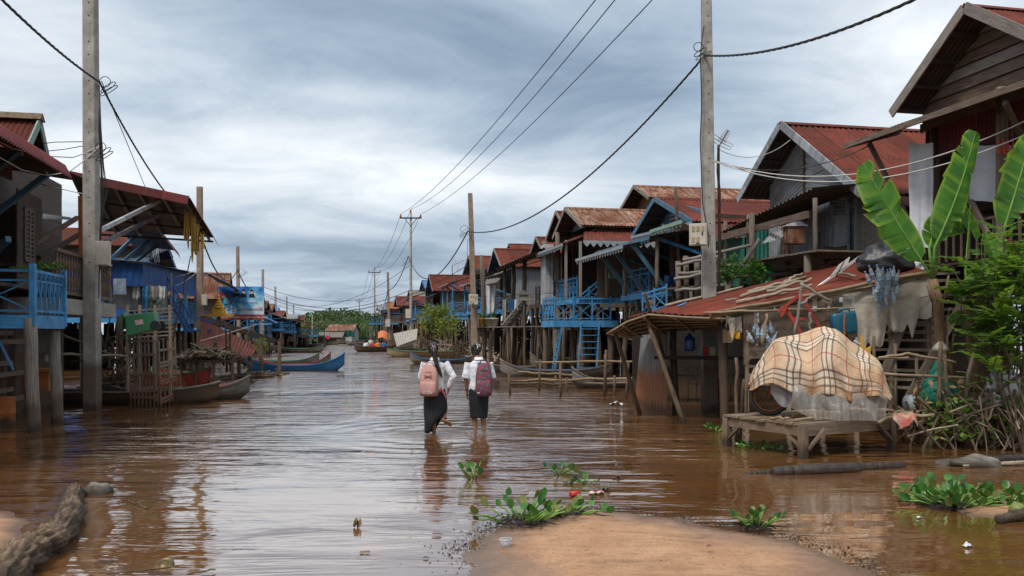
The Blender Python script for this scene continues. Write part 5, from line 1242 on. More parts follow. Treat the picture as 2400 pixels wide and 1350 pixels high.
stick(roofp(1955, 650)+V3((0, -.05, .05)), roofp(2005, 662)+V3((0, -.05, .05)), .025, 'broken mast of the fallen aerial on the shack roof', 'pale_stick')
aerial(P(1684, 345, 19), .42, .5, 'rusty aerial on a pole just right of the pale power pole', .25, P(1686, 690, 19.2))
aerial(P(1060, 622, 62), 1.2, 1.2, 'small aerial on a thin mast above the red roofs', .3, P(1060, 660, 62))
aerial(P(352, 585, 33), .9, 1.4, 'silver aerial standing before the rusty red roof at the left', .2, P(355, 700, 33))
def lump(name, label, cat, c, r, mat, seed, group=None, wr=.28, fr=3.0, nu=28, nv=18, flat=.15, crease=.06, top=None):
    m = MB(); R_ = []
    for j in range(nv+1):
        th = pi*(.015+.97*j/nv); ring = []
        for k in range(nu):
            d = V3((sin(th)*cos(2*pi*k/nu), sin(th)*sin(2*pi*k/nu), cos(th)))
            f = 1+wr*mn.noise(d*1.6+V3((seed, 0, 0)))+crease*mn.ridged_multi_fractal(d*fr+V3((seed, 2, 0)), 1, 2, 4, 1, 2)-crease
            z = d.z*f*r[2]; z = max(z, -r[2]*(1-flat*2))
            ring.append(V3((d.x*f*r[0], d.y*f*r[1], z+r[2]*(1-flat*2))))
        R_.append(ring)
    m.loft(R_[::-1], su=5, sv=3)
    if top:
        i0 = len(m.v); m.lathe((r[0]*top[0], 0, r[2]*1.6), [(.02, -.1), (.03, .0), (top[1], .12)], 8)
    for i in range(len(m.v)): m.v[i] = m.v[i]+V3(c)
    return m.build(name, mat, None, label, cat, group, smooth=True)
p = P(2075, 641, 15.2); lump('garbage_bag', 'big shiny black garbage bag sitting on the shack roof', 'bag', p, (.47, .33, .30), M['bag'], 4, crease=.10, fr=2.6, nu=44, nv=26)
lump('plastic_sack', 'white printed sack behind the black garbage bag', 'sack', P(2118, 612, 15.9), (.2, .18, .2), M['sack'], 8, crease=.1)
lump('plastic_sack', 'blue and white sack on the roof corner right of the black bag', 'sack', P(2135, 640, 15.5), (.22, .2, .13), M['white_tarp'], 9, crease=.1)
def bottle_mesh(m, c, d, s=1.0):
    c = V3(c); q = V3((0, 0, 1)).rotation_difference(V3(d).normalized()).to_matrix().to_4x4(); i0 = len(m.v)
    m.lathe((0, 0, 0), [(.022*s, 0), (.034*s, .02*s), (.034*s, .13*s), (.03*s, .16*s), (.013*s, .20*s), (.013*s, .225*s)], 9)
    m.cm = 1; m.lathe((0, 0, 0), [(.0155*s, .222*s), (.0155*s, .245*s)], 8); m.cm = 2; m.lathe((0, 0, 0), [(.0348*s, .06*s), (.0348*s, .10*s)], 9); m.cm = 0
    m.xf(Matrix.Translation(c) @ q, i0)
LBL = plain('bottle_label', (.25, .42, .55), .5); CAPM = plain('bottle_cap', (.15, .30, .55), .4); PINK = plain('pink_cap', (.6, .25, .35), .4)
def bunch(label, px0, px1, py0, py1, Y, n, seed, cap=CAPM):
    R_ = random.Random(seed); top = P((px0+px1)/2, py0, Y); t = thing('bottle_bunch', label, 'bottles', top, 0, 'bunches of empty bottles')
    for i in range(n):
        px = R_.uniform(px0, px1); py = R_.uniform(py0+10, py1); q = P(px, py, Y+R_.uniform(-.12, .06))
        sp = (px-(px0+px1)/2)/(px1-px0); m = MB(world=True); bottle_mesh(m, q, (sp*.5+R_.uniform(-.45, .45), R_.uniform(-.3, .3), 1 if R_.random() < .8 else -1)); m.build('bottle', [M['plastic'], cap, LBL], t, smooth=True)
    m = MB(world=True)
    for k in (-.3, .2, .35): m.tube([P((px0+px1)/2, py0-14, Y), P((px0+px1)/2+k*(px1-px0), py1-20, Y)], .005, 4)
    m.build('string', M['pale_stick'], t); return t
bunch('dense bunch of empty water bottles hung below the black bag', 2040, 2100, 640, 716, 14.0, 34, 2)
bunch('bunch of empty bottles hung at the shack corner behind the plaid cover', 1765, 1815, 768, 808, 15.2, 22, 3, PINK)
hang_sheet('plastic_bag', 'torn pale plastic bag hung at the shack eave', 'bag', P(1702, 738, 15.3), P(1738, 740, 15.3), .30, M['tarp_thick'], .05, 1.5, 3, ragged=.9)
hang_sheet('hanging_cloth', 'small grey rag hung from the bamboo rod', 'cloth', P(1768, 730, 15.2), P(1778, 730, 15.2), .22, M['sack'], .03, 1, 7, ragged=.3)
hang_sheet('paper_bag', 'tan paper bag with lettering hung in the shack front', 'bag', P(1694, 770, 15.6), P(1716, 770, 15.6), .26, plain('kraft_paper', (.28, .19, .10), .8), .01, 1, 7)
hang_sheet('snack_bag', 'yellow snack bags hung beside the paper bag', 'bag', P(1720, 772, 15.6), P(1738, 773, 15.6), .17, M['yellow'], .03, 1.5, 7)
m = MB(); m.lathe(P(1757, 802, 15.3), [(.03, 0), (.055, .02), (.055, .09), (.02, .14), (.02, .17)], 10); m.build('jug', plain('milk_jug', (.5, .42, .34), .5), None, 'small tan jug hung left of the bottles', 'jug', smooth=True)
# red wooden chair frame tied to the tarp wall, teal jerrycan
t = thing('chair_frame', 'dark red wooden chair hung upside down on the tarp wall', 'chair', P(1885, 790, 14.6))
for nm, a, b in (('leg', (1823, 730), (1876, 690)), ('back_post', (1838, 716), (1884, 792)), ('back_post', (1878, 694), (1922, 768)), ('top_rail', (1880, 788), (1924, 764)), ('stretcher', (1858, 746), (1890, 748)), ('leg', (1832, 742), (1848, 712))):
    m = MB(world=True); m.beam(P(*a, 14.62), P(*b, 14.55), .05, .05); m.build(nm, M['red'], t)
for lab, a, b in (('grey forked post standing before the tarp wall', (1862, 790), (1882, 658)), ('grey stick crossing from the forked post', (1875, 665), (1945, 705)), ('thin grey stick crossing below the forked post', (1872, 715), (1912, 690)), ('short grey post right of the forked one', (1897, 785), (1899, 732)), ('thin post at the bottle bunch', (1788, 810), (1797, 735))):
    stick(P(*a, 14.3), P(*b, 14.3), .028, lab, 'wood_grey' if 'bottle' not in lab else 'bamboo')
def rbox(m, w, d, h, r=.05):
    prof = [(-h/2, .82), (-h/2+r*.4, .95), (-h/2+r, 1), (h/2-r, 1), (h/2-r*.4, .95), (h/2, .82)]
    rings = []
    for z, k in prof:
        ring = []
        for q in range(16):
            a = 2*pi*q/16; cx, sx = cos(a), sin(a); e = .35
            ring.append(V3((w/2*k*math.copysign(abs(cx)**e, cx), d/2*k*math.copysign(abs(sx)**e, sx), z)))
        rings.append(ring)
    m.loft(rings)
t = thing('jerrycan', 'big teal jerrycan hung on the slatted wall above the plaid cover', 'jerrycan', P(1978, 788, 14.4))
m = MB(); rbox(m, .43, .2, .36); m.xf(Matrix.Translation((0, 0, .22)) @ Matrix.Rotation(-.14, 4, 'Y')); m.build('body', M['teal_plastic'], t, smooth=True)
m = MB(); m.tube([(-.1, 0, .39), (-.08, 0, .45), (.08, 0, .46), (.1, 0, .40)], .018, 6); m.build('handle', M['teal_plastic'], t, smooth=True)
m = MB(); m.lathe((.16, 0, .38), [(.035, 0), (.035, .05)], 10); m.build('cap', M['teal_plastic'], t)
stick(P(1979, 790, 14.2), P(1980, 738, 14.2), .014, 'thin red-brown stick in front of the teal jerrycan', 'rust')
t = thing('ornament', 'small golden pointed ornament trimmed with bottle caps behind the plaid cover', 'ornament', P(2022, 835, 13.4))
for nm, pts, mt in (('spire', [(2003, 830), (2010, 790), (2018, 830)], 'fret'), ('spire', [(2014, 828), (2021, 786), (2030, 826)], 'yellow'), ('base', [(2016, 832), (2040, 832), (2042, 812), (2030, 822)], 'yellow')):
    m = MB(world=True); m.prism([P(*q, 13.4) for q in pts], (0, .08, 0)); m.build(nm, M[mt], t)
m = MB(world=True)
for i in range(14): m.ball(P(2004+(i % 4)*4+rnd.uniform(-1, 1), 800+i*2.3, 13.36), .02, 6, 4)
m.build('bottle_caps', M['alu'], t)
# inside the dark front: jug, crate, shelf goods, seated shadow of stuff
m = MB(); m.lathe(P(1616, 822, 17.9), [(.09, 0), (.12, .03), (.12, .2), (.11, .27), (.04, .32), (.04, .36)], 14); m.build('water_jug', M['blue_plastic'], None, 'big blue water jug on the dark shack counter', 'jug', smooth=True)
for i, (px, py, c, lab) in enumerate(((1640, 836, 'fret', 'pale box on the dark shack counter'), (1655, 836, 'red', 'small red tin on the dark shack counter'), (1668, 836, 'box', 'cream tin on the dark shack counter'))):
    m = MB(); q = P(px, py, 17.8); m.box(q.x-.06, q.x+.06, q.y-.05, q.y+.05, q.z+.03, q.z+.20); m.build('tin', M[c], None, lab, 'tin')
m = MB(); q = G(1672, 958); rbox(m, .4, .35, .75); m.xf(Matrix.Translation((q.x+.1, q.y+.3, .35))); m.build('crate', M['red'], None, 'dark red crate standing in the shack front', 'crate')

# ---------------------------------------------------------------- table platform, motorbike, plaid cover
TZ = .47
TF, TL, TR = G(1882, 993, TZ), G(1736, 978, TZ), G(2145, 974, TZ)
TX = (TR-TF); TW = TX.length; TX.normalize(); TY = (TL-TF); TD = TY.length; TY = V3((-TX.y, TX.x, 0))
t = thing('table', 'rough grey-brown timber platform table standing in the water', 'table', (TF.x, TF.y, 0), atan2(TX.y, TX.x))
TW = 1.78; TD = 1.45
WB = surf('platform_wood', (.11, .075, .05), (.24, .175, .12), .75, (1, 8), .3, mud=.18)
m = MB(); planks(m, -.03, TW+.03, -.03, TD+.03, TZ, 9, .03); m.build('tabletop', WB, t)
WB = surf('platform_wood', (.11, .075, .05), (.24, .175, .12), .75, (1, 8), .3, mud=.18)
for a, b in (((0, 0), (TW, 0)), ((0, 0), (0, TD)), ((TW, 0), (TW, TD)), ((0, TD), (TW, TD))):
    m = MB(); d = V3((b[0]-a[0], b[1]-a[1], 0)).normalized()*.045; m.beam(V3((*a, TZ-.10))+d, V3((*b, TZ-.10))-d, .04, .14); m.build('apron', WB, t)
for x, y in ((0, 0), (TW, 0), (0, TD), (TW, TD)):
    m = MB(); m.beam((x, y, -.35), (x, y, TZ-.035), .10); m.build('leg', WB, t)
    for dx, dy in (((1 if x == 0 else -1), 0), (0, (1 if y == 0 else -1))):
        m = MB(); m.beam((x+dx*.03, y+dy*.03-(.06 if dx and y == 0 else 0), .12), (x+dx*.34, y+dy*.34-(.06 if dx and y == 0 else 0), TZ-.08), .05, .03); m.build('brace', WB, t)
# motorbike
BF, BR = P(1803, 930, 12.45), P(2010, 930, 12.1); BF.z = BR.z = TZ+.29
bx = (BR-BF); bx.z = 0; bx.normalize()
t = thing('motorbike', 'rusty motorbike parked on the platform table under a plaid cover', 'motorbike', (BF.x, BF.y, TZ), atan2(bx.y, bx.x))
WBASE = 1.2
def torus(m, c, R, r, n=36, k=8, ax='y'):
    pts = [V3((cos(2*pi*i/n)*R, 0, sin(2*pi*i/n)*R))+V3(c) for i in range(n+1)]; m.tube(pts, r, k, cap=False)
for x in (0, WBASE):
    m = MB(); torus(m, (x, 0, .29), .252, .034); w = m.build('wheel', M['black'], t, smooth=True)
    m = MB(); torus(m, (x, 0, .29), .215, .016, 36, 6)
    m.build('rim', M['rust'], w, smooth=True)
    m = MB()
    for i in range(18):
        a = 2*pi*i/18; m.tube([(x+cos(a)*.04, .02*(-1)**i, .29+sin(a)*.04), (x+cos(a+.2)*.21, 0, .29+sin(a+.2)*.21)], .0035, 4)
    m.build('spokes', M['rust'], w)
    m = MB(); m.tube([(x, -.06, .29), (x, .06, .29)], .055, 12); m.build('hub', M['wood_brown'], w, smooth=True)
m = MB()
for y in (-.07, .07): m.tube([(0, y, .29), (.05, y, .5), (.16, y, .86)], [.022, .026, .028], 8)
m.build('fork', M['rust'], t, smooth=True)
m = MB(); torus(m, (0, 0, .29), .30, .03, 36, 5); m.v = [v if v.z > .36 else V3((v.x*.995, v.y, max(v.z, .36))) for v in m.v]; m.build('fender', M['black'], t, smooth=True)
m = MB(); m.tube([(.17, 0, .84), (.40, 0, .42), (.72, 0, .40), (WBASE, 0, .31)], .03, 8); m.tube([(.17, 0, .82), (.55, 0, .66), (1.1, 0, .68)], .03, 8); m.tube([(.72, .06, .4), (.95, .06, .68)], .02, 8); m.build('frame', M['rust'], t, smooth=True)
m = MB(); i0 = 0; rbox(m, .34, .2, .2); m.xf(Matrix.Translation((.55, 0, .31)))
m.build('engine', M['zinc'], t, smooth=True)
m = MB(); m.tube([(.36, 0, .36), (.2, 0, .40)], .07, 10); m.build('cylinder_head', M['wood_brown'], t, smooth=True)
m = MB(); m.tube([(.30, -.1, .33), (.45, -.13, .18), (.9, -.15, .2), (1.35, -.16, .26)], [.018, .022, .04, .045], 8); m.build('exhaust', M['zinc'], t, smooth=True)
m = MB(); m.tube([(.5, -.1, .2), (.48, -.2, .1), (.3, -.24, .02)], .012, 6); m.build('stand', M['rust'], t)
m = MB(); m.tube([(.62, -.1, .24), (.62, -.24, .23)], .02, 7); m.tube([(.66, -.12, .25), (.74, -.18, .3), (.78, -.2, .4)], .010, 5); m.build('pedal', M['black'], t, smooth=True)
m = MB()
for y in (-1, 1): m.tube([(.17, 0, .95), (.2, .16*y, .99), (.24, .34*y, .97)], .014, 7)
m.build('handlebar', M['zinc'], t, smooth=True)
m = MB(); rbox(m, .62, .22, .1, .04); m.xf(Matrix.Translation((.88, 0, .76))); m.build('seat', M['black'], t, smooth=True)
m = MB(); m.lathe((.1, 0, .78), [(.03, 0), (.09, .05), (.1, .12), (.06, .18)], 12); m.build('headlamp', M['fret'], t, smooth=True)
# plaid cover
def plaid():
    m, t = _new('plaid_cloth'); tc = t.n('ShaderNodeTexCoord'); u, v, _ = t.n('ShaderNodeSeparateXYZ', {0: tc.outputs['UV']}).outputs
    col = t.mix(t.noise(tc.outputs['Object'], 3, 4), (.48, .325, .205), (.62, .455, .315))
    def stripes(c, per, bands):
        f = t.math('FRACT', t.math('DIVIDE', c, per)); out = None
        for p, w in bands:
            b = t.math('LESS_THAN', t.math('ABSOLUTE', t.math('SUBTRACT', f, p)), w)
            out = b if out is None else t.math('MAXIMUM', out, b)
        return out
    PER = .52
    wht = [(.30, .16)]; blk = [(.155, .022), (.30, .022), (.445, .022)]; red = [(.80, .014)]
    for c in (u, v): col = t.mix(t.math('MULTIPLY', stripes(c, PER, wht), .5), col, (.70, .63, .52))
    for c in (u, v): col = t.mix(t.math('MULTIPLY', stripes(c, PER, blk), .72), col, (.045, .032, .028))
    for c in (u, v): col = t.mix(t.math('MULTIPLY', stripes(c, PER, red), .75), col, (.36, .05, .035))
    nd = t.noise(tc.outputs['Object'], 1.6, 5, .65, .8)
    z = t.n('ShaderNodeSeparateXYZ', {0: t.n('ShaderNodeNewGeometry').outputs['Position']}).outputs[2]
    f = t.math('MULTIPLY', t.ramp(nd, [(.42, .1), (.62, 1)]), t.n('ShaderNodeMapRange', {0: z, 1: .8, 2: 1.35, 3: .95, 4: .12}).outputs[0])
    col = t.mix(f, col, (.30, .14, .05))                                   # mud stains on the hem
    b = t.n('ShaderNodeBump', {'Strength': .6, 'Distance': .03, 'Height': t.noise(tc.outputs['Object'], 7, 5, .6, 2.0)})
    bs = t.n('ShaderNodeBsdfPrincipled', {'Base Color': col, 'Roughness': .85, 'Specular IOR Level': .2, 'Normal': b.outputs[0]})
    t.n('ShaderNodeOutputMaterial', {0: bs.outputs[0]}); return m
def pw(xs, u):
    for (a, fa), (b, fb) in zip(xs, xs[1:]):
        if u <= b: k = (u-a)/(b-a); return fa+(fb-fa)*k
    return xs[-1][1]
CX0, CX1 = -.28, 1.62
TOP = [(-.30, .93), (-.22, 1.16), (-.10, 1.38), (.06, 1.56), (.20, 1.61), (.48, 1.70), (.78, 1.80), (.92, 1.75), (1.10, 1.58), (1.35, 1.40), (1.48, 1.29), (1.55, 1.05), (1.63, .82)]
HEM = [(-.3, .90), (0, .93), (.40, .91), (.50, .86), (.60, .80), (.8, .78), (1.2, .80), (1.45, .78), (1.63, .70)]
WID = [(-.3, .10), (-.1, .30), (.2, .46), (.5, .40), (.75, .36), (1.1, .32), (1.45, .28), (1.63, .12)]
def cov(u, v, off=0.0, hemf=None):
    x = CX0+(CX1-CX0)*u; k = v*2-1; zt, zh, w = pw(TOP, x), pw(HEM, x), pw(WID, x); a = abs(k); sg = 1 if k > 0 else -1
    bar = max(0, 1-abs(x-.16)/.22); seat = max(0, 1-abs(x-.95)/.5)
    y = w*(1.02*min(1, a*1.35)+.20*max(0, a-.74)); drop = (zt-zh)*(.42*a+.58*max(0, a-.38)/.62*(a**.6))
    f = .085*a*mn.noise(V3((x*3.4-1.2*a, k*.9, 3)))+.05*a*a*sin(x*17-3.5*a+4*mn.noise(V3((x*1.7, k*2, 8))))+.03*mn.noise(V3((x*6+2*a, k*2.4, 1)))
    z = zt-drop+.045*mn.noise(V3((x*3, k*2, 5)))*(1-a)+.09*bar*max(0, 1-abs(a-.42)/.3)-.13*max(0, 1-abs(x-.50)/.22)*max(0, 1-abs(a-.5)/.45)-.06*max(0, 1-abs(x-1.2)/.25)*max(0, 1-abs(a-.4)/.4)
    z += a**3*(.05*sin(x*9+1)+.06*mn.noise(V3((x*5, sg*3, 2))))
    return V3((x+.05*mn.noise(V3((x*3, k*4, 9)))-.05*a*bar, sg*(y+f*1.15+.07*bar*a), z))
m = MB(); m.grid(lambda u, v: cov(u, v), 150, 110, 2.1, 2.05)
Mb = Matrix.Translation((BF.x, BF.y, 0)) @ Matrix.Rotation(atan2(bx.y, bx.x), 4, 'Z')
m.xf(Mb); cover = m.build('plaid_cover', plaid(), None, 'cream plaid cloth with black and red stripes draped over the motorbike', 'cloth', smooth=True)
cover.modifiers.new('thick', 'SOLIDIFY').thickness = .002
for cxp, lab in ((.42, 'flower'), (.80, 'flower'), (1.30, 'flower')):       # small yellow flowers with looping script printed on the cloth
    m = MB(); q = cov((cxp-CX0)/(CX1-CX0), .70 if cxp < 1 else .60)+V3((0, -.015, .012))
    for k in range(7):
        a = 2*pi*k/7; p1 = q+V3((cos(a)*.05, -.01, sin(a)*.028)); m.tube([q, (q+p1)/2+V3((.008, 0, .008)), p1], .005, 4)
    m.cm = 1
    for k in range(4): torus(m, (q.x-.06+.045*k, q.y-.015, q.z-.055), .017, .0035, 10, 4)
    m.world = True; m.xf(Mb); m.build('printed_flower', [M['yellow'], M['wood_dark']], cover)
# clear plastic sheet hanging out below the cover
m = MB()
def pl(u, v):
    x = .33+1.25*u; zt = pw(HEM, x)+.06; w = pw(WID, x)*1.02
    zb = TZ+.02+(.16*max(0, 1-u*4)) ; z = zt+(zb-zt)*v
    y = -w-.02-.16*v*(.4+.6*sin(pi*u))-.07*mn.noise(V3((x*5-.6*v, v*1.2, 2)))-.035*v*mn.noise(V3((x*17-v, v*.7, 6)))*1.6
    return V3((x-.05*v, y, z))
m.grid(pl, 120, 30, 1.3, .5); m.xf(Mb); m.build('plastic_sheet', film('grey_plastic_sheet', (.55, .51, .46), .50, .2, dirt=(.42, .35, .27)), None, 'greyish plastic sheet hanging out below the plaid cloth', 'sheet', smooth=True)
m = MB()
m.grid(lambda u, v: V3((.02+.5*u, -.34-.1*u+.04*sin(u*14)*v, .98-.05*u-.26*v*sin(pi*min(1, u*1.1+.1))-.06*v)), 24, 10, .6, .3); m.xf(Mb); m.build('plastic_sheet', film('clear_sheet', (.66, .67, .68), .5, .2), None, 'clear crumpled plastic hanging over the motorbike engine', 'sheet', smooth=True)
# on and around the table
for lab, a, b, r in (('long pale pole lying on the front of the platform table', (1862, 986), (2075, 964), .022), ('bamboo stick on the platform table, topmost behind the red rag', (1990, 958), (2155, 966), .026), ('bamboo stick on the platform table under the others', (2005, 972), (2190, 972), .028), ('short stick crossing the others on the platform table', (2060, 990), (2110, 966), .022), ('thin stick leaning from the cover hem to the table', (2075, 930), (2120, 966), .02), ('dark stick lying on the table by the wheel', (1805, 979), (1850, 980), .02)):
    ya = 12.0 if a[0] > 1990 else (11.75 if a[0] > 1850 else 12.2)
    A_, B_ = G(*a, TZ+.03) if True else 0, G(*b, TZ+.05)
    stick(A_, B_, r, lab, 'bamboo', None, 'stick')
t = thing('paint_drum', 'round tin with red and green bands lying on its side at the table end', 'drum', G(2135, 968, TZ))
m = MB(); pts = [V3((0, 0, .13)), V3((.2, .25, .13))]; m.tube([V3((-.05, 0, .14)), V3((.22, .05, .14))], .135, 20); m.build('body', M['fret'], t, smooth=True)
m = MB(); m.tube([V3((.04, .015, .14)), V3((.075, .022, .14))], .138, 20); m.build('band', M['red'], t, smooth=True)
m = MB(); m.tube([V3((.13, .035, .14)), V3((.17, .04, .14))], .138, 20); m.build('band', M['green_plastic'], t, smooth=True)
m = MB(); q = G(2105, 972, TZ+.06); m.grid(lambda u, v: q+V3((-.12+.34*u, -.02-.10*v-.03*sin(u*9), .02-.20*v*v*(.4+.6*abs(sin(u*4)))+.015*sin(u*17))), 18, 12, .4, .4)
m.cm = 0; m.build('rag', surf('red_white_rag', (.42, .06, .05), (.5, .42, .33), .85, (2, 2), .3, ns=2.2), None, 'red and cream rag hanging over the table corner', 'rag', smooth=True)
for lab, a, b in (('upright bamboo stake left of the platform table', (1727, 1040), (1725, 838)), ('short stake tied to the left table corner', (1733, 1035), (1744, 890)), ('second short stake at the left table corner', (1748, 975), (1750, 893))):
    stick(G(*a) if a[1] > 1000 else P(*a, 12.9), P(*b, 12.9), .03, lab, 'stick')
# ---------------------------------------------------------------- the two girls
def remesh(o, vox, sm=4):
    r = o.modifiers.new('skin', 'REMESH'); r.mode = 'VOXEL'; r.voxel_size = vox; r.use_smooth_shade = True
    q = o.modifiers.new('smooth', 'SMOOTH'); q.factor = .5; q.iterations = sm
def ering(c, rx, ry, n=20, tilt=0.0, pw_=1.0):
    c = V3(c); out = []
    for k in range(n):
        a = 2*pi*k/n; out.append(c+V3((rx*cos(a), ry*sin(a), tilt*sin(a)*ry)))
    return out
def foot(m, ank, d, up, L=.2):
    ank, d, up = V3(ank), V3(d).normalized(), V3(up).normalized(); s = d.cross(up); h = ank-up*.03
    rings = []
    for f, w, hh in ((-.28, .024, .028), (-.15, .031, .05), (.1, .032, .05), (.4, .036, .034), (.62, .040, .022), (.72, .034, .014)):
        c = h+d*(f*L); rings.append([c+s*(w*cos(2*pi*k/10))+up*(hh*.5*sin(2*pi*k/10)-.02) for k in range(10)])
    m.loft(rings)
    for i, y in enumerate((-.030, -.014, 0, .013, .026)): m.tube([h+d*(L*.66)+s*y-up*.022, h+d*(L*(.86-.02*i))+s*y-up*.026], [.010, .008], 6)
def hand(m, w, d, nrm, side, curl=.5, s=1.0):
    """w wrist, d pointing to the fingers, nrm out of the back of the hand, side towards the thumb"""
    w, d, nrm, side = V3(w), V3(d).normalized(), V3(nrm).normalized(), V3(side).normalized()
    rings = []
    for f, a, b in ((0, .023, .017), (.03, .031, .016), (.065, .037, .014), (.085, .034, .012)):
        rings.append([w+d*(f*s)+side*(a*s*cos(2*pi*k/10))+nrm*(b*s*sin(2*pi*k/10)) for k in range(10)])
    m.loft(rings)
    for i, (o, L) in enumerate(((.026, .062), (.009, .070), (-.009, .066), (-.025, .052))):
        p = w+d*.078*s+side*o*s; q = [p]; dd = d
        for j in range(3): dd = (dd-nrm*curl*.45).normalized(); q.append(q[-1]+dd*(L*s/3)+side*(o*.08))
        m.tube(q, [.0088*s, .0085*s, .0078*s, .0062*s], 7)
    p = w+d*.025*s+side*.026*s; q = [p, p+(side*.7+d*.6)*.03*s-nrm*.006, p+(side*.8+d*1.35)*.038*s-nrm*.016]
    m.tube(q, [.0115*s, .0100*s, .0078*s], 7)
def girl(base, label, kind):
    t = thing('person', label, 'person', (base.x, base.y, -.07), 0, 'girls wading up the flooded street')
    a = kind == 'a'
    Lf = V3
    # joints, in metres: x to the right of the photo, y away from the camera
    if a:
        hipL, hipR = Lf((-.075, 0, .80)), Lf((.085, 0, .80)); kneeL, ankL = Lf((-.03, .05, .43)), Lf((-.01, .0, .075)); kneeR, ankR = Lf((.13, .12, .46)), Lf((.185, -.14, .345))
        shL, shR = Lf((-.165, -.0, 1.255)), Lf((.17, -.0, 1.255)); elL, wrL = Lf((-.235, .06, 1.02)), Lf((-.10, .24, 1.02)); elR, wrR = Lf((.315, -.04, 1.03)), Lf((.225, .02, .83))
        head = Lf((-.03, .03, 1.475)); lean = .0
    else:
        hipL, hipR = Lf((-.08, 0, .80)), Lf((.08, 0, .80)); kneeL, ankL = Lf((-.085, .05, .43)), Lf((-.055, -.02, .075)); kneeR, ankR = Lf((.075, .02, .43)), Lf((.085, .0, .075))
        shL, shR = Lf((-.175, .0, 1.25)), Lf((.175, .0, 1.25)); elL, wrL = Lf((-.215, .0, .98)), Lf((-.205, .05, .755)); elR, wrR = Lf((.225, .03, .99)), Lf((.18, .20, .86))
        head = Lf((-.055, .06, 1.455)); lean = .02
    m = MB()
    m.loft([ering((0, 0, .70), .10, .08), ering((0, 0, .78), .16, .11), ering((0, 0, .86), .155, .105), ering((0, 0, .98), .115, .085), ering((0, .0, 1.12), .14, .095), ering((0, .0, 1.22), .155, .085), ering((0, 0, 1.275), .10, .06), ering((0, .005, 1.31), .05, .048)])
    m.tube([Lf((0, .005, 1.27)), Lf((head.x*.5, .015, 1.34)), head-Lf((0, .005, .05))], [.055, .047, .045], 12)
    m.ball(head+Lf((0, 0, .015)), (.073, .09, .10), 18, 14); m.ball(head+Lf((0, .045, -.055)), (.05, .048, .052), 14, 10)
    m.tube([head+Lf((0, .088, .01)), head+Lf((0, .108, -.022)), head+Lf((0, .098, -.035))], [.008, .013, .010], 8)          # nose
    for sx in (-1, 1):
        m.ball(head+Lf((sx*.074, .0, -.005)), (.010, .018, .028), 8, 6)                                                       # ears
        m.ball(head+Lf((sx*.028, .083, .012)), (.013, .008, .008), 8, 5)                                                      # eyelids
    m.tube([head+Lf((-.02, .092, -.058)), head+Lf((0, .099, -.056)), head+Lf((.02, .092, -.058))], .0065, 6)                 # lips
    for h_, k_, an in ((hipL, kneeL, ankL), (hipR, kneeR, ankR)):
        cm = k_.lerp(an, .3)+Lf((0, -.018, 0)); m.tube([h_, h_.lerp(k_, .5), k_, cm, k_.lerp(an, .7), an], [.085, .072, .054, .052, .038, .030], 12)
    foot(m, ankL, (-.02, 1, 0), (0, 0, 1))
    if a: foot(m, ankR, (.80, .25, -.50), (.30, .75, .60), .16)
    else: foot(m, ankR, (.1, 1, 0), (0, 0, 1))
    for s_, e_, w_ in ((shL, elL, wrL), (shR, elR, wrR)): m.tube([s_, s_.lerp(e_, .5), e_, e_.lerp(w_, .35), w_], [.052, .043, .036, .034, .024], 12)
    if a:
        hand(m, wrR, (-.1, .5, -1), (1, 0, 0), (0, 1, 0), .7); hand(m, wrL, (.9, .5, .1), (0, .3, 1), (0, 1, .2), .5)
    else:
        hand(m, wrL, (.05, .15, -1), (-1, -.1, 0), (.1, 1, 0), .45); hand(m, wrR, (-.6, .7, -.2), (.4, .5, .5), (0, .2, 1), .6)
    body = m.build('body', M['skin'], t); remesh(body, .0065, 3)
    # eyes dark, painted as small inset pieces
    m = MB()
    for sx in (-1, 1): m.ball(head+Lf((sx*.028, .0885, .012)), (.009, .004, .005), 8, 5)
    m.build('eyes', M['black'], t)
    # shirt
    m = MB()
    m.loft([ering((0, -.005, .775), .165, .122, 24), ering((0, -.005, .84), .168, .12, 24), ering((0, 0, .95), .152, .112, 24), ering((0, 0, 1.08), .16, .112, 24), ering((0, 0, 1.19), .172, .10, 24), ering((0, .0, 1.25), .15, .08, 24), ering((0, .005, 1.29), .075, .062, 24), ering((0, .008, 1.335), .062, .058, 24)])
    if a:
        for s_, e_, w_ in ((shL, elL, wrL), (shR, elR, wrR)):
            m.tube(wavy(s_+Lf((0, 0, .0)), e_, .012, 4, 2)+wavy(e_, w_.lerp(e_, .08), .014, 4, 5)[1:], [.066, .064, .062, .058, .058, .057, .055, .050, .042], 14)
    else:
        for s_, e_ in ((shL, elL.lerp(shL, .04)), (shR, elR)):
            m.tube(wavy(s_, e_, .01, 5, 3), [.066, .066, .068, .072, .074, .07], 14); d = (e_-s_).normalized(); m.tube([e_-d*.045, e_+d*.005], [.078, .076], 14)
    sh = m.build('shirt', surf('white_shirt', (.62, .63, .68), (.74, .75, .78), .8, (1, 1), .5, False, 9, .2, rvar=0), t); remesh(sh, .009, 3)
    md = sh.modifiers.new('crease', 'DISPLACE'); tx = bpy.data.textures.new('creases', 'CLOUDS'); tx.noise_scale = .07; tx.noise_depth = 2; md.texture = tx; md.strength = .022; md.mid_level = .5
    m = MB(); m.loft([ering((0, .01, 1.315), .068, .066, 20), ering((0, .008, 1.345), .062, .06, 20), ering((0, .004, 1.348), .066, .064, 20), ering((0, .0, 1.30), .082, .082, 20)], cap=False); m.build('collar', surf('collar_cloth', (.66, .67, .72), (.75, .76, .8), .8, (1, 1), .2, False, 9, .1, rvar=0), t, smooth=True)
    # skirt
    m = MB(); n = 40
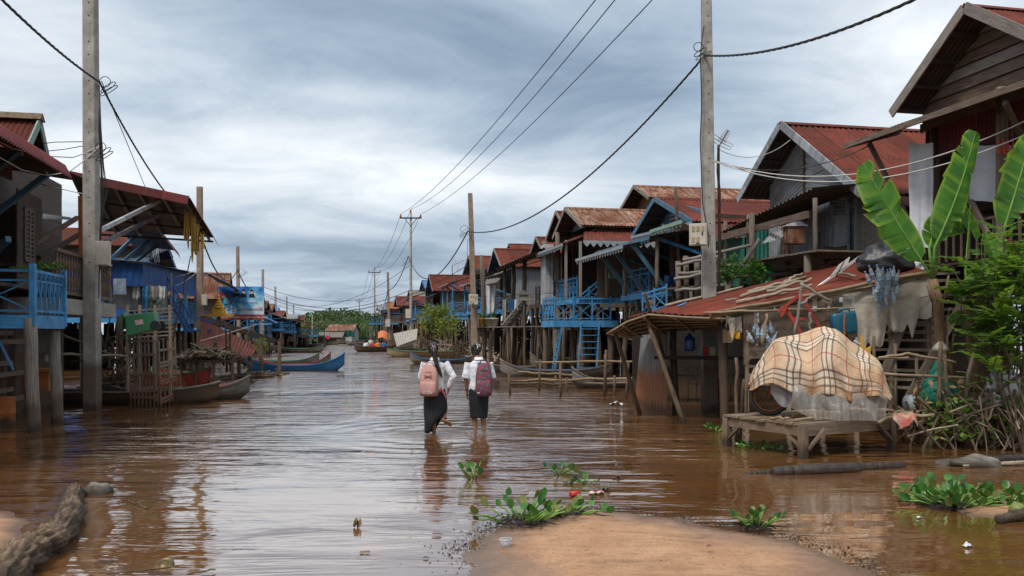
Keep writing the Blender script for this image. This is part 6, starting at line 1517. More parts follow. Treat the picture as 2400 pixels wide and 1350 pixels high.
    if a: prof = [(.87, .155, .115, 0, 0), (.80, .178, .128, 0, 0), (.66, .196, .14, .008, -.005), (.50, .20, .155, .012, -.02), (.36, .192, .17, .012, -.03), (.24, .172, .165, .0, -.02), (.10, .13, .125, -.045, 0)]
    else: prof = [(.87, .152, .112, 0, 0), (.80, .172, .128, 0, 0), (.70, .172, .13, 0, 0), (.58, .166, .125, 0, 0), (.46, .158, .12, 0, .01), (.37, .150, .115, 0, .01), (.325, .148, .112, 0, .01)]
    rings = []
    for z, rx, ry, cx, cy in prof:
        ring = []
        for k in range(n):
            q = 2*pi*k/n; f = 1+(.87-z)*(.035*sin(q*5+z*3)+.05*mn.noise(V3((cos(q)*2, sin(q)*2, z*5))))
            zz = z
            if a and z < .5: zz = z+max(0, cos(q+.25))*(.5-z)*.62          # hem lifted by the bent leg
            ring.append(V3((cx+rx*f*cos(q), cy+ry*f*sin(q), zz)))
        rings.append(ring)
    m.loft(rings[::-1], cap=False)
    sk = m.build('skirt', surf('black_skirt', (.010, .011, .014), (.02, .022, .027), .75, (1, 1), .3, False, 6, .2, rvar=0, spec=.25), t, smooth=True)
    sb = sk.modifiers.new('sub', 'SUBSURF'); sb.levels = sb.render_levels = 1; sk.modifiers.new('thick', 'SOLIDIFY').thickness = .006
    m = MB(); m.loft([ering((0, 0, .865), .158, .118, 24), ering((0, 0, .885), .158, .118, 24)], cap=False)
    # hair
    m = MB(); c = head+Lf((0, -.006, .026))
    m.ball(c, (.083, .095, .102), 20, 14); m.ball(head+Lf((0, -.045, -.02)), (.075, .055, .075), 16, 10)
    for sx in (-1, 1): m.tube([head+Lf((sx*.04, .07, .09)), head+Lf((sx*.077, .035, .04)), head+Lf((sx*.078, .0, .0))], [.012, .016, .012], 8)
    if a:
        tie = head+Lf((.015, -.11, .03)); m.tube([c+Lf((0, -.07, .03)), tie, head+Lf((.03, -.15, -.03)), head+Lf((.045, -.155, -.12)), head+Lf((.075, -.165, -.25)), head+Lf((.13, -.15, -.38)), head+Lf((.165, -.14, -.47))], [.05, .032, .044, .042, .038, .028, .006], 14)
        m2 = MB(); torus(m2, tie, .030, .014, 16, 8); sc = m2.build('scrunchie', plain('scrunchie_cloth', (.55, .22, .16), .7), t, smooth=True)
    else:
        m.ball(head+Lf((.045, -.075, .085)), (.058, .055, .058), 14, 10); m.tube([head+Lf((.03, -.085, .1)), head+Lf((.075, -.11, .05)), head+Lf((.05, -.12, .0)), head+Lf((.10, -.10, -.03))], [.03, .035, .03, .008], 10)
        m2 = MB(); q = head+Lf((.04, -.145, .075))
        m2.tube([q, q+Lf((-.008, -.01, -.05))], .007, 6); m2.tube([q, q+Lf((.03, -.012, .028)), q+Lf((.055, -.01, .01)), q+Lf((.02, -.012, -.008))], .006, 6); m2.tube([q, q+Lf((-.02, -.012, .04))], .007, 6); m2.build('hair_ribbon', M['white'], t, smooth=True)
    hr = m.build('hair', M['hair'], t); remesh(hr, .009, 2)
    if a:
        m = MB(); i0 = 0; d = V3((.80, .25, -.50)).normalized(); up = V3((.30, .75, .60)); s = d.cross(up).normalized(); up = s.cross(d).normalized()
        m.prism([ankR-up*.06+d*(.20*f-.05)+s*w*1.1 for f, w in ((0, .02), (.3, .034), (.7, .043), (.95, .032), (1, 0), (.95, -.032), (.7, -.043), (.3, -.034), (0, -.02), (-.05, 0))], up*.016); m.build('sandal', M['sole'], t)
    else:
        m = MB()
        for dz in (0, .012): torus(m, (0, 0, 0), .031, .005, 14, 6); 
        for i in range(len(m.v)): v = m.v[i]; m.v[i] = wrL+Lf((0, -.006, .035))+Lf((v.x, v.z, (.012 if i >= len(m.v)//2 else 0)))
        m.build('bracelet', M['wood_brown'], t, smooth=True)
    return t
BP_PINK = surf('pink_nylon', (.40, .205, .175), (.52, .29, .25), .65, (1, 1), .35, False, 6, .25, rvar=0, dirt=(.34, .16, .12), dirt_amt=.3)
def plaid_maroon():
    m, t = _new('maroon_plaid'); p = t.n('ShaderNodeTexCoord').outputs['Object']; q = t.map(p, (9, 9, 9), rot=(0, .5, 0))
    x, y, z = t.n('ShaderNodeSeparateXYZ', {0: q}).outputs
    a = t.math('GREATER_THAN', t.math('SINE', t.math('MULTIPLY', x, 6.0)), .1); b = t.math('GREATER_THAN', t.math('SINE', t.math('MULTIPLY', z, 6.0)), .1)
    k = t.math('MULTIPLY', t.math('ADD', a, b), .5)
    col = t.ramp(k, [(.0, (.23, .03, .055)), (.5, (.11, .035, .06)), (1, (.09, .10, .12))])
    col = t.mix(t.math('MULTIPLY', t.noise(p, 14, 3), .4), col, (.10, .04, .05))
    b_ = t.n('ShaderNodeBump', {'Strength': .4, 'Distance': .02, 'Height': t.noise(p, 8, 3)})
    bs = t.n('ShaderNodeBsdfPrincipled', {'Base Color': col, 'Roughness': .7, 'Normal': b_.outputs[0]}); t.n('ShaderNodeOutputMaterial', {0: bs.outputs[0]}); return m
def text_obj(s, size, mat, parent, loc, rot=(pi/2, 0, 0), name='lettering', ext=.002, align='CENTER', sx=1):
    cu = bpy.data.curves.new(name, 'FONT'); cu.body = s; cu.size = size; cu.extrude = ext; cu.align_x = align; cu.align_y = 'CENTER'; cu.materials.append(mat)
    tmp = bpy.data.objects.new('tmp', cu); C.objects.link(tmp); bpy.context.view_layer.update()
    me = bpy.data.meshes.new_from_object(tmp.evaluated_get(bpy.context.evaluated_depsgraph_get())); bpy.data.objects.remove(tmp)
    me.materials.clear(); me.materials.append(mat)
    o = bpy.data.objects.new(name, me); C.objects.link(o); o.location = loc; o.rotation_euler = rot; o.scale = (sx, 1, 1)
    if parent is not None: o.parent = parent
    return o
def backpack(base, label, kind, c, w, h, d, tilt):
    t = thing('backpack', label, 'backpack', (base.x+c[0], base.y+c[1], c[2]-.07), tilt, 'backpacks on the girls')
    mat = BP_PINK if kind == 'a' else MAROON
    m = MB(); rings = []
    for z, fw, fd, yo in ((0, .80, .8, 0), (.02, .93, .95, 0), (.2, 1.0, 1.05, -.01), (.5, .98, 1.0, 0), (.72, .90, .85, .01), (.88, .74, .62, .02), (.96, .52, .42, .03), (1.0, .25, .2, .035)):
        rings.append([V3((w/2*fw*math.copysign(abs(cos(2*pi*k/24))**.6, cos(2*pi*k/24)), -d/2+yo+d/2*fd*math.copysign(abs(sin(2*pi*k/24))**.6, sin(2*pi*k/24)), z*h)) for k in range(24)])
    m.loft(rings); m.build('bag', mat, t, smooth=True)
    m = MB(); rings = []
    for z, fw, fd in ((.03, .6, .5), (.05, .82, .9), (.18, .88, 1.1), (.38, .86, 1.0), (.46, .78, .6), (.48, .6, .2)):
        rings.append([V3((w/2*fw*math.copysign(abs(cos(2*pi*k/20))**.5, cos(2*pi*k/20)), -d*.93-.008+.04*fd*math.copysign(abs(sin(2*pi*k/20))**.6, sin(2*pi*k/20)), z*h)) for k in range(20)])
    m.loft(rings); p = m.build('pocket', mat, t, smooth=True)
    m = MB(); m.tube([(-.06, -.03, h*.97), (-.045, -.03, h*1.07), (.045, -.03, h*1.07), (.06, -.03, h*.97)], .011, 7); m.build('handle', mat, t, smooth=True)
    for sx in (-1, 1):
        m = MB(); m.grid(lambda u, v: V3((sx*(w*.26+.02*sin(u*pi))+(v-.5)*.055, -.02+.10*sin(u*pi)-.0*u+.09*u*(1-u), h*(.96+.10*sin(u*pi)-.10*u))), 14, 3); m.build('strap', mat, t, smooth=True)
    m = MB(); m.tube([(-w*.42, -d*.80, h*.52), (0, -d*1.02, h*.50), (w*.42, -d*.80, h*.52)], .005, 5); m.tube([(-w*.36, -d*.72, h*.72), (0, -d*.93, h*.80), (w*.36, -d*.72, h*.72)], .005, 5); m.build('zip', M['black'] if kind == 'b' else BP_PINK, t, smooth=True)
    if kind == 'a':
        m = MB()
        for x0, x1 in ((-.07, .06), (.06, -.06)): m.tube([(x0, -d*.97, h*.68), (0, -d*1.0, h*.64), (x1, -d*.97, h*.58)], .006, 5)
        m.build('lace', plain('lace', (.25, .09, .09), .7), t, smooth=True)
        text_obj("EI'ZN", .062, M['white'], p, (.0, -d*.93-.056, h*.13), sx=1.05)
        m = MB(); m.grid(lambda u, v: V3((w*.5+.10*u+.01*sin(u*9), -.05+.06*u, .05+.10*sin(u*pi)-.14*u+.05*v)), 12, 2); m.build('ribbon_strap', plain('red_strap', (.6, .10, .09), .6), t, smooth=True)
    else:
        m = MB(); m.box(-.11, -.075, -d*.93-.055, -d*.93-.045, h*.10, h*.13); m.build('badge', M['white'], t)
    return t
MAROON = plaid_maroon()
GA, GB = GIRLS
girl(GA, 'girl with long ponytail in white shirt and long black skirt, stepping with one foot lifted', 'a')
girl(GB, 'girl with hair in a bun, white rolled-sleeve shirt and knee-length black skirt', 'b')
backpack(GA, 'dusty pink backpack worn by the girl with the ponytail', 'a', (-.065, -.115, .72), .31, .51, .185, -.10)
backpack(GB, 'maroon and grey plaid backpack worn by the girl with the bun', 'b', (.085, -.115, .70), .28, .56, .175, .08)
# small splashes round the feet
m = MB(); rs_ = random.Random(5)
for c in (GB+V3((-.07, -.05, 0)), GB+V3((.08, 0, 0)), GA):
    for i in range(26):
        a = rs_.uniform(0, 2*pi); r = abs(rs_.gauss(0, .10)); p = c+V3((cos(a)*r, sin(a)*r, rs_.uniform(0, .10)*math.exp(-r*6))); m.ball(p, rs_.uniform(.003, .008), 5, 4)
m.build('splash', M['plastic'], None, 'drops of water thrown up round the wading feet', kind='stuff')
# ---------------------------------------------------------------- boats
def boat(c, L, B, D, rot, label, hull, inner, rim, sheer=(.45, .30), fill=None, thw=3, low=.12, cut=None, group='boats moored along the flooded street', tilt=0):
    """long tapering canoe with rising ends; bow at +x"""
    t = thing('boat', label, 'boat', (c.x, c.y, 0), rot, group); n = 28; k2 = 12
    def prof(u):                                     # u -1..1
        w = B/2*(1-abs(u)**2.6)**.75+.012; zt = D-low+(sheer[0] if u > 0 else sheer[1])*abs(u)**3.2; zb = -low+(D*.95+(sheer[0] if u > 0 else sheer[1]))*max(0, abs(u)-.72)**1.6*3.4
        return w, zt, min(zb, zt-.03)
    def surf_(s):
        rings = []
        for i in range(n+1):
            u = -1+2*i/n; w, zt, zb = prof(u); w -= s; zb += s; w = max(w, .004); ring = []
            for k in range(k2+1):
                q = -1+2*k/k2; ring.append(V3((u*L/2*(1-s/L), w*math.copysign(abs(q)**.6, q) if q else 0, zb+(zt-zb)*abs(q)**2.2)))
            rings.append(ring)
        return rings
    m = MB(); m.loft(surf_(0), cap=False, closed=False, su=L, sv=1.2); 
    m.uv = [[(p[1]*L, p[0]*.25) for p in u] for u in m.uv]; m.build('hull', M[hull], t, smooth=True)
    m = MB(); m.loft(surf_(.03), cap=False, closed=False); m.build('inside', M[inner], t, smooth=True)
    for sy in (-1, 1):
        pts = []
        for i in range(n+1): u = -1+2*i/n; w, zt, zb = prof(u); pts.append(V3((u*L/2, sy*w, zt)))
        m = MB()
        for p, q in zip(pts, pts[1:]): m.beam(p, q, .045, .035)
        m.build('gunwale', M[rim], t)
    for j in range(thw):
        u = -.5+j*1.0/max(1, thw-1) if thw > 1 else 0; w, zt, zb = prof(u); m = MB(); m.box(u*L/2-.09, u*L/2+.09, -w*.93, w*.93, zt-.10, zt-.07); m.build('thwart', M[rim], t)
    m = MB(); w, zt, zb = prof(.93); m.beam((L/2*.90, 0, prof(.9)[1]-.01), (L/2*1.01, 0, prof(1)[1]+.03), .07, .05); m.build('prow', M[rim], t)
    return t
def at(px, py): return G(px, py)
boat(at(693, 868), 4.3, .95, .36, .03, 'bright blue wooden boat with red-tipped prow moored at the left, nearest the open water', 'boat_blue', 'boat_red', 'boat_blue', (.52, .30))
boat(at(655, 856), 4.0, .9, .34, .12, 'grey boat with worn green rim behind the bright blue boat', 'boat_grey', 'boat_grey', 'boat_green', (.40, .3))
boat(at(690, 862), 3.4, .8, .30, .1, 'weathered boat with thin upturned prow just beyond the bright blue boat', 'boat_grey', 'wood_dark', 'boat_red', (.55, .3))
boat(at(408, 938), 3.6, 1.15, .40, .30, 'grey plank boat with muddy red inside behind the slatted gate', 'boat_grey', 'boat_red', 'boat_grey', (.30, .3))
boat(at(425, 902), 2.6, 1.1, .50, -.5, 'red painted boat with a green rim behind the slatted gate', 'boat_red', 'boat_red', 'boat_green', (.2, .2))
boat(at(235, 946), 5.5, .9, .42, .08, 'long dark boat lying behind the tall left pole', 'wood_dark', 'wood_dark', 'boat_grey', (.2, .2))
boat(at(1040, 852), 3.6, .85, .32, .05, 'blue-rimmed dark boat moored behind the two girls', 'boat_grey', 'boat_blue', 'boat_blue', (.35, .40))
boat(at(1010, 836), 6.0, 1.2, .5, .02, 'long tan boat with green rim beyond the girl with the ponytail', 'boat_tan', 'boat_tan', 'boat_green', (.2, .2))
boat(at(962, 828), 2.6, 1.0, .4, .2, 'small grey boat with a heap of goods at the foot of the cross arm pole', 'boat_grey', 'wood_dark', 'boat_grey', (.2, .2))
cb = boat(at(880, 824), 3.6, 1.2, .55, .1, 'dark loaded boat with goods out in the water before the orange canopy', 'wood_dark', 'wood_dark', 'boat_grey', (.25, .25))
boat(at(1212, 872), 3.4, .85, .36, pi-.1, 'pale grey boat with raised prow beside the girl with the bun', 'boat_grey', 'boat_grey', 'wood_grey', (.40, .25))
boat(at(1300, 882), 4.2, .95, .36, pi-.05, 'grey boat with faded blue stripe behind the bamboo rails', 'boat_grey', 'boat_blue', 'wood_grey', (.42, .25))
boat(at(1345, 866), 4.0, .95, .36, pi-.12, 'dark grey boat under the lower blue landing', 'boat_grey', 'wood_dark', 'wood_grey', (.5, .25))
boat(at(1450, 908), 3.0, .8, .34, pi+.25, 'pale grey boat nosing out under the bamboo rails beside the shack', 'boat_grey', 'boat_grey', 'wood_grey', (.4, .2))
for i, (px, py, L, hull, rim, lab) in enumerate(((763, 808, 3.6, 'boat_tan', 'boat_green', 'small yellow-green boat far down the left side'), (722, 813, 4.4, 'wood_dark', 'boat_blue', 'dark boat with an orange tip far down the left side'), (742, 804, 3.2, 'boat_green', 'boat_green', 'covered green boat by the far left pole'),
                                               (822, 806, 4.0, 'boat_grey', 'boat_grey', 'far grey boat before the tin shed'), (800, 802, 4.0, 'wood_dark', 'boat_grey', 'far dark boat below the thatched hut'), (848, 809, 4.0, 'boat_grey', 'boat_tan', 'far tan rimmed boat right of mid water'), (700, 826, 4.2, 'boat_grey', 'boat_green', 'grey boat moored under the far left houses'), (838, 803, 3.5, 'wood_dark', 'boat_blue', 'tiny far boat with blue rim at the right'), (918, 822, 3.8, 'boat_grey', 'boat_grey', 'grey boat left of the cross arm pole foot'))):
    boat(at(px, py), L, 1.0, .45, rnd.uniform(-.2, .2)+(pi if i % 2 else 0), lab, hull, 'wood_dark', rim, (.35, .25), thw=2)
# goods on the loaded boat
for i, (dx, c, lab) in enumerate(((-.8, 'sack', 'white bundle on the dark loaded boat'), (-.3, 'red', 'red bundle on the dark loaded boat'), (.2, 'orange', 'orange bundle on the dark loaded boat'), (.7, 'blue_plastic', 'blue bundle on the dark loaded boat'))):
    lump('bundle', lab, 'bundle', at(880, 824)+V3((dx, .1*dx, .28)), (.28, .25, .28), M[c], 20+i)
def far_person(c, label, shirt, h=1.5):
    t = thing('person', label, 'person', c); m = MB()
    m.loft([ering((0, 0, 0), .12, .1, 10), ering((0, 0, .45), .17, .14, 10), ering((0, 0, .8), .19, .12, 10), ering((0, 0, 1.1), .2, .11, 10), ering((0, 0, 1.2), .07, .07, 10)]); 
    for s in (-1, 1): m.tube([(s*.2, 0, 1.1), (s*.27, .05, .85), (s*.2, .25, .7)], [.06, .05, .04], 7)
    m.build('clothes', shirt, t, smooth=True); m = MB(); m.tube([(0, 0, 1.15), (0, 0, 1.28)], .05, 8); m.ball((0, .02, 1.36), (.085, .1, .115), 10, 8); m.build('body', M['skin'], t, smooth=True)
    m = MB(); m.ball((0, -.01, 1.40), (.095, .105, .10), 10, 8); m.build('hair', M['hair'], t, smooth=True); t.scale = (h/1.5,)*3; return t
far_person(at(868, 822)+V3((0, .1, .1)), 'far person in pale clothes standing in the dark loaded boat', M['sack'], 1.1)
far_person(at(780, 805)+V3((0, 0, .1)), 'tiny far person in orange sitting in the yellow-green boat', M['orange'], 1.0)
far_person(at(798, 800)+V3((0, 0, .1)), 'tiny far person in white on the far dark boat', M['white'], 1.1)
# ---------------------------------------------------------------- plants
def banana_leaf(m, base, tip, width, bend=(0, 0, -.1), side=None, tears=7, seed=0, fold=.25, petiole=.12):
    """blade built as strips on both sides of the midrib, torn between strips"""
    R_ = random.Random(seed); base, tip, bend = V3(base), V3(tip), V3(bend); mid = (base+tip)/2-bend
    def rib(u): return base*(1-u)**2+mid*2*u*(1-u)+tip*u*u
    d = (tip-base).normalized(); s0 = V3(side) if side is not None else d.cross(V3((0, 1, .2))); s0 = (s0-d*s0.dot(d)).normalized(); nrm = d.cross(s0).normalized()
    for sg in (-1, 1):
        cuts = sorted([0]+[R_.uniform(.08, .95) for _ in range(tears)]+[1.0])
        for c0, c1 in zip(cuts, cuts[1:]):
            if c1-c0 < .012: continue
            dr = R_.uniform(-.05, .28); tw = R_.uniform(-.22, .30); gap = min(.004, (c1-c0)*.06); n = max(2, int((c1-c0)*24)); q = 5
            def fn(a, b):
                u = c0+(c1-c0)*a; uu = petiole+(1-petiole)*u; w = width*.5*max(.02, (sin(pi*min(1, u*.93+.06)))**.55*(1-.15*u))
                e = (a-.5)*2; u2 = u+(gap*-e*b); p = rib(petiole+(1-petiole)*max(0, min(1, u2+.10*b*(.3+u*.4))))
                return p+s0*(sg*w*b*cos(fold+dr*b))+nrm*(w*b*sin(fold+dr*b+tw*e*b)+.008*sin(u*150)*b)
            i0 = len(m.f); m.grid(fn, n, q, 1, 1)
            uv = []
            for f in range(i0, len(m.f)):
                uv.append([(.5+sg*.5*p[1], c0+(c1-c0)*p[0]) for p in m.uv[f]])
            m.uv[i0:] = uv
    return [rib(i/14) for i in range(15)]
def banana(base, top, label, leaves, r=.085, green=.45):
    t = thing('banana_plant', label, 'banana plant', (base.x, base.y, 0), 0, 'banana plants beside the platform table')
    m = MB(world=True); pts = wavy(base, top, .10, 8, r*77); m.tube(pts, [r*(1.25-.55*i/8) for i in range(9)], 10, wob=.10)
    R_ = random.Random(int(base.x*100))
    for k in range(16):                             # old dry sheaths peeling off the stem
        i = R_.randrange(0, 8); p = pts[i]; a = R_.uniform(0, 2*pi); o = V3((cos(a), sin(a), 0))*r*.95
        m.beam(p+o, p+o*1.7+V3((0, 0, R_.uniform(.12, .42))), .05, .008)
    m.build('trunk', M['stalk'], t, smooth=True)
    for lf in leaves:
        b, tip, w, bend, seed = lf[:5]; tears = lf[5] if len(lf) > 5 else 7; kw = lf[6] if len(lf) > 6 else {}
        m = MB(world=True); rib = banana_leaf(m, b, tip, w, bend, tears=tears, seed=seed, **kw); m.build('leaf', M['banana'], t)
        m = MB(world=True); m.tube([top]+rib[1:], [.028]+[.02*(1-i/16) for i in range(14)], 6); m.build('midrib', M['stem_green'], t, smooth=True)
    return t
Yb = 13.3
b1 = P(2245, 1000, Yb); b1.z = 0; t1 = P(2186, 655, Yb)
banana(b1, t1, 'tallest banana plant with two big upright torn leaves and a brown leaning stem',
       [(P(2178, 640, Yb), P(2024, 382, Yb-.1), .74, (.10, .1, .02), 3, 8, dict(side=(.9, .25, .35), fold=.10)), (P(2180, 600, Yb), P(2286, 308, Yb), .62, (-.06, .15, .03), 5, 8, dict(side=(1, .2, .2), fold=.18)),
        (P(2176, 590, Yb), P(2200, 505, Yb+.1), .40, (0, 0, -.05), 7, 1, dict(side=(1, .1, 0), fold=.05)), (P(2200, 480, Yb+.3), P(2292, 560, Yb+.4), .36, (0, 0, -.28), 8, 5, dict(side=(.5, .3, 1), fold=.3)),
        (P(2186, 560, Yb+.3), P(2260, 540, Yb+.5), .34, (0, 0, -.2), 18, 5, dict(side=(.3, .4, 1)))], .095)
b2 = P(2290, 1010, Yb-.2); b2.z = 0; t2 = P(2268, 690, Yb-.2)
banana(b2, t2, 'slender banana plant with a rolled upright young leaf, right of the tallest one',
       [(P(2262, 650, Yb-.2), P(2274, 480, Yb-.2), .07, (0, 0, 0), 11, 0, dict(fold=1.2)), (P(2262, 690, Yb-.2), P(2330, 610, Yb-.3), .32, (0, 0, -.15), 12, 3, dict(side=(.4, 0, 1))), (P(2285, 745, Yb-.2), P(2225, 755, Yb-.4), .26, (0, 0, -.14), 13, 4, dict(side=(.1, .4, 1), fold=.5)),
        (P(2290, 745, Yb-.2), P(2345, 765, Yb-.3), .24, (0, 0, -.10), 14, 4, dict(side=(.1, .4, 1), fold=.5)), (P(2262, 700, Yb-.2), P(2262, 660, Yb-.3), .18, (0, 0, 0), 15, 2)], .06)
b3 = P(2375, 1020, Yb-.3); b3.z = 0; t3_ = P(2345, 640, Yb-.3)
banana(b3, t3_, 'banana plant at the photo edge with a broad dark leaf',
       [(P(2345, 560, Yb-.3), P(2418, 318, Yb-.2), .66, (.05, .1, .05), 21, 6, dict(side=(1, .25, .1), fold=.12)), (P(2345, 640, Yb-.3), P(2310, 545, Yb-.1), .34, (0, 0, -.05), 22, 5), (P(2350, 640, Yb-.3), P(2440, 560, Yb-.4), .4, (0, 0, -.2), 23, 6), (P(2350, 640, Yb-.3), P(2240, 700, Yb-.5), .3, (0, 0, -.25), 24, 6, dict(side=(.1, .4, 1), fold=.4)),
        (P(2352, 820, Yb-.2), P(2400, 870, Yb-.4), .25, (0, 0, -.15), 25, 4, dict(side=(.3, .4, 1)))], .085)
def leaflet(m, p, d, s, w, n):
    """one small folded leaf: base p, direction d, side s"""
    m.add([p, p+d*.45*n+s*w*n, p+d*n, p+d*.45*n-s*w*n], [(0, 1, 2), (0, 2, 3)], [[(.5, 0), (1, .4), (.5, 1)], [(.5, 0), (.5, 1), (0, .4)]])
def frond(m, ms, p, d, L, n, size, R_, droop=.35):
    p, d = V3(p), V3(d).normalized(); s = d.cross(V3((0, 0, 1)))
    if s.length < .1: s = V3((1, 0, 0))
    s.normalize(); q = p; pts = [p]
    for i in range(n):
        d = (d+V3((0, 0, -droop/n))).normalized(); q = q+d*(L/n); pts.append(q)
        for sg in (-1, 1):
            dd = (s*sg*.9+d*.4+V3((0, 0, R_.uniform(-.35, .15)))).normalized(); leaflet(m, q, dd, d, .40, size*R_.uniform(.75, 1.1)*(1-.3*i/n))
    leaflet(m, q, d, s, .32, size); ms.tube(pts, .003, 4, cap=False)
def compound_shrub(label, base, tips, seed, n=9, size=.12, L=.46, per=15, mat='moringa', name='leafy_shrub', r=.02):
    R_ = random.Random(seed); t = thing(name, label, 'shrub', base, 0, 'shrubs with fern-like leaves at the right edge')
    m = MB(world=True); ms = MB(world=True)
    for tp in tips:
        br = wavy(base+V3((0, 0, .0)), tp, .15, 7, R_.random()*60); ms.tube(br, [r*(1-.1*i) for i in range(8)], 6)
        for k in range(per):
            a = R_.uniform(0, 2*pi); q = br[-1].lerp(br[-4], R_.uniform(0, 1)); frond(m, ms, q, (cos(a), sin(a)*.7, R_.uniform(.0, .7)), L*R_.uniform(.7, 1.15), n, size, R_)
    ms.build('stems', M['stick'], t); m.build('leaves', M[mat], t); return t
Ym = 12.6
bs_ = P(2350, 1010, Ym); bs_.z = 0
compound_shrub('tall shrub with fern-like leaflets in front of the banana stems', bs_, [P(2260, 600, Ym), P(2300, 560, Ym-.2), P(2350, 520, Ym), P(2330, 640, Ym-.4), P(2385, 600, Ym-.3), P(2290, 690, Ym-.2), P(2400, 690, Ym-.3), P(2350, 740, Ym-.4), P(2230, 620, Ym+.1)], 4)
bs2 = P(2400, 1000, Ym-.6); bs2.z = 0
compound_shrub('bright fern-leaved shrub at the very right edge', bs2, [P(2385, 480, Ym-.5), P(2420, 520, Ym-.5), P(2400, 600, Ym-.7), P(2430, 680, Ym-.6), P(2380, 660, Ym-.8), P(2330, 690, Ym-.7), P(2300, 790, Ym-.6)], 6)
m = MB(); rr = random.Random(2)
for i in range(22): q = P(2370+rr.uniform(-9, 9), 575+rr.uniform(-20, 20), Ym+.3); leaflet(m, q, V3((rr.gauss(0, 1), rr.gauss(0, 1), rr.gauss(0, 1))).normalized(), V3((rr.gauss(0, 1), 0, rr.gauss(0, 1))).normalized(), .4, .06)
m.build('flower_cluster', plain('magenta_petals', (.5, .01, .09), .6), None, 'magenta flowers among the leaves at the right edge', 'flowers')
def bush(label, c, rx, rz, n, mat, seed, size=.07, stems=5, cat='shrub', group='leafy bushes', base=None, ry=None):
    R_ = random.Random(seed); c = V3(c); b = V3(base) if base is not None else c-V3((0, 0, rz)); t = thing('bush', label, cat, b, 0, group); m = MB(world=True); ms = MB(world=True)
    tips = [c+V3((R_.uniform(-.8, .8)*rx, R_.uniform(-.7, .7)*(ry or rx), R_.uniform(-.5, .9)*rz)) for _ in range(stems*3)]
    for q in tips: ms.tube(wavy(b, q, .06, 4, R_.random()*50), [.014, .012, .009, .006, .003], 5)
    for i in range(n):
        q = R_.choice(tips)+V3((R_.gauss(0, .26)*rx, R_.gauss(0, .26)*rx, R_.gauss(0, .22)*rz))
        d = V3((R_.gauss(0, 1), R_.gauss(0, 1), R_.gauss(.4, .6))).normalized(); leaflet(m, q, d, d.cross(V3((R_.gauss(0, 1), R_.gauss(0, 1), R_.gauss(0, 1)))).normalized(), .34, size*R_.uniform(.7, 1.25))
    ms.build('stems', M['stick'], t); m.build('leaves', M[mat], t); return t
bush('leafy green bush just right of the pale power pole', P(1706, 635, 20.5), .27, .33, 420, 'shrub', 1, .085); bush('wider leafy green bush second right of the pale power pole', P(1768, 640, 20.3), .36, .30, 620, 'shrub', 2, .085)
bush('yellow-green feathery bush by the right bank houses', P(1018, 758, 54), 1.0, 1.0, 1600, 'shrub_yellow', 3, .16, 9); bush('yellow-green bush trailing over the far rail', P(1052, 770, 48), .7, .6, 500, 'shrub_yellow', 13, .14, 6)
bush('potted green bush with white blossoms before the blue house', P(355, 714, 30), .38, .32, 620, 'shrub', 4, .10); bush('leafy pot plant on the blue porch rail, wider one', P(112, 626, 15.6), .19, .085, 130, 'shrub', 5, .055); bush('leafy pot plant on the blue porch rail, at the left', P(48, 633, 15.4), .16, .07, 100, 'shrub', 6, .055)
bush('small green weeds at the right end of the fallen red roof', P(612, 812, 36), .3, .3, 240, 'shrub_yellow', 7, .10)
m = MB()
t = thing('banana_plant', 'yellowing banana plant with drooping dry leaves by the cross arm pole', 'banana plant', at(985, 824))
q0 = at(985, 824)
m.tube([(0, 0, -.1), (.1, 0, 1.6), (0, .1, 3.0)], [.16, .13, .08], 8); m.build('trunk', M['stalk'], t, smooth=True)
for k, (dx, dz) in enumerate(((-.5, -1.2), (.45, -1.4), (-.35, .2), (.5, -.4), (.1, -1.8), (-.6, -2))):
    m = MB(); banana_leaf(m, (0, .1, 2.7-.1*k), (dx, .2*(k % 2), 3.0+dz), .45, (0, 0, -.3), seed=k, tears=9, side=(.4, 1, .2)); m.build('leaf', M['shrub_yellow'] if k in (2, 3) else M['dry_leaf'], t, smooth=True)
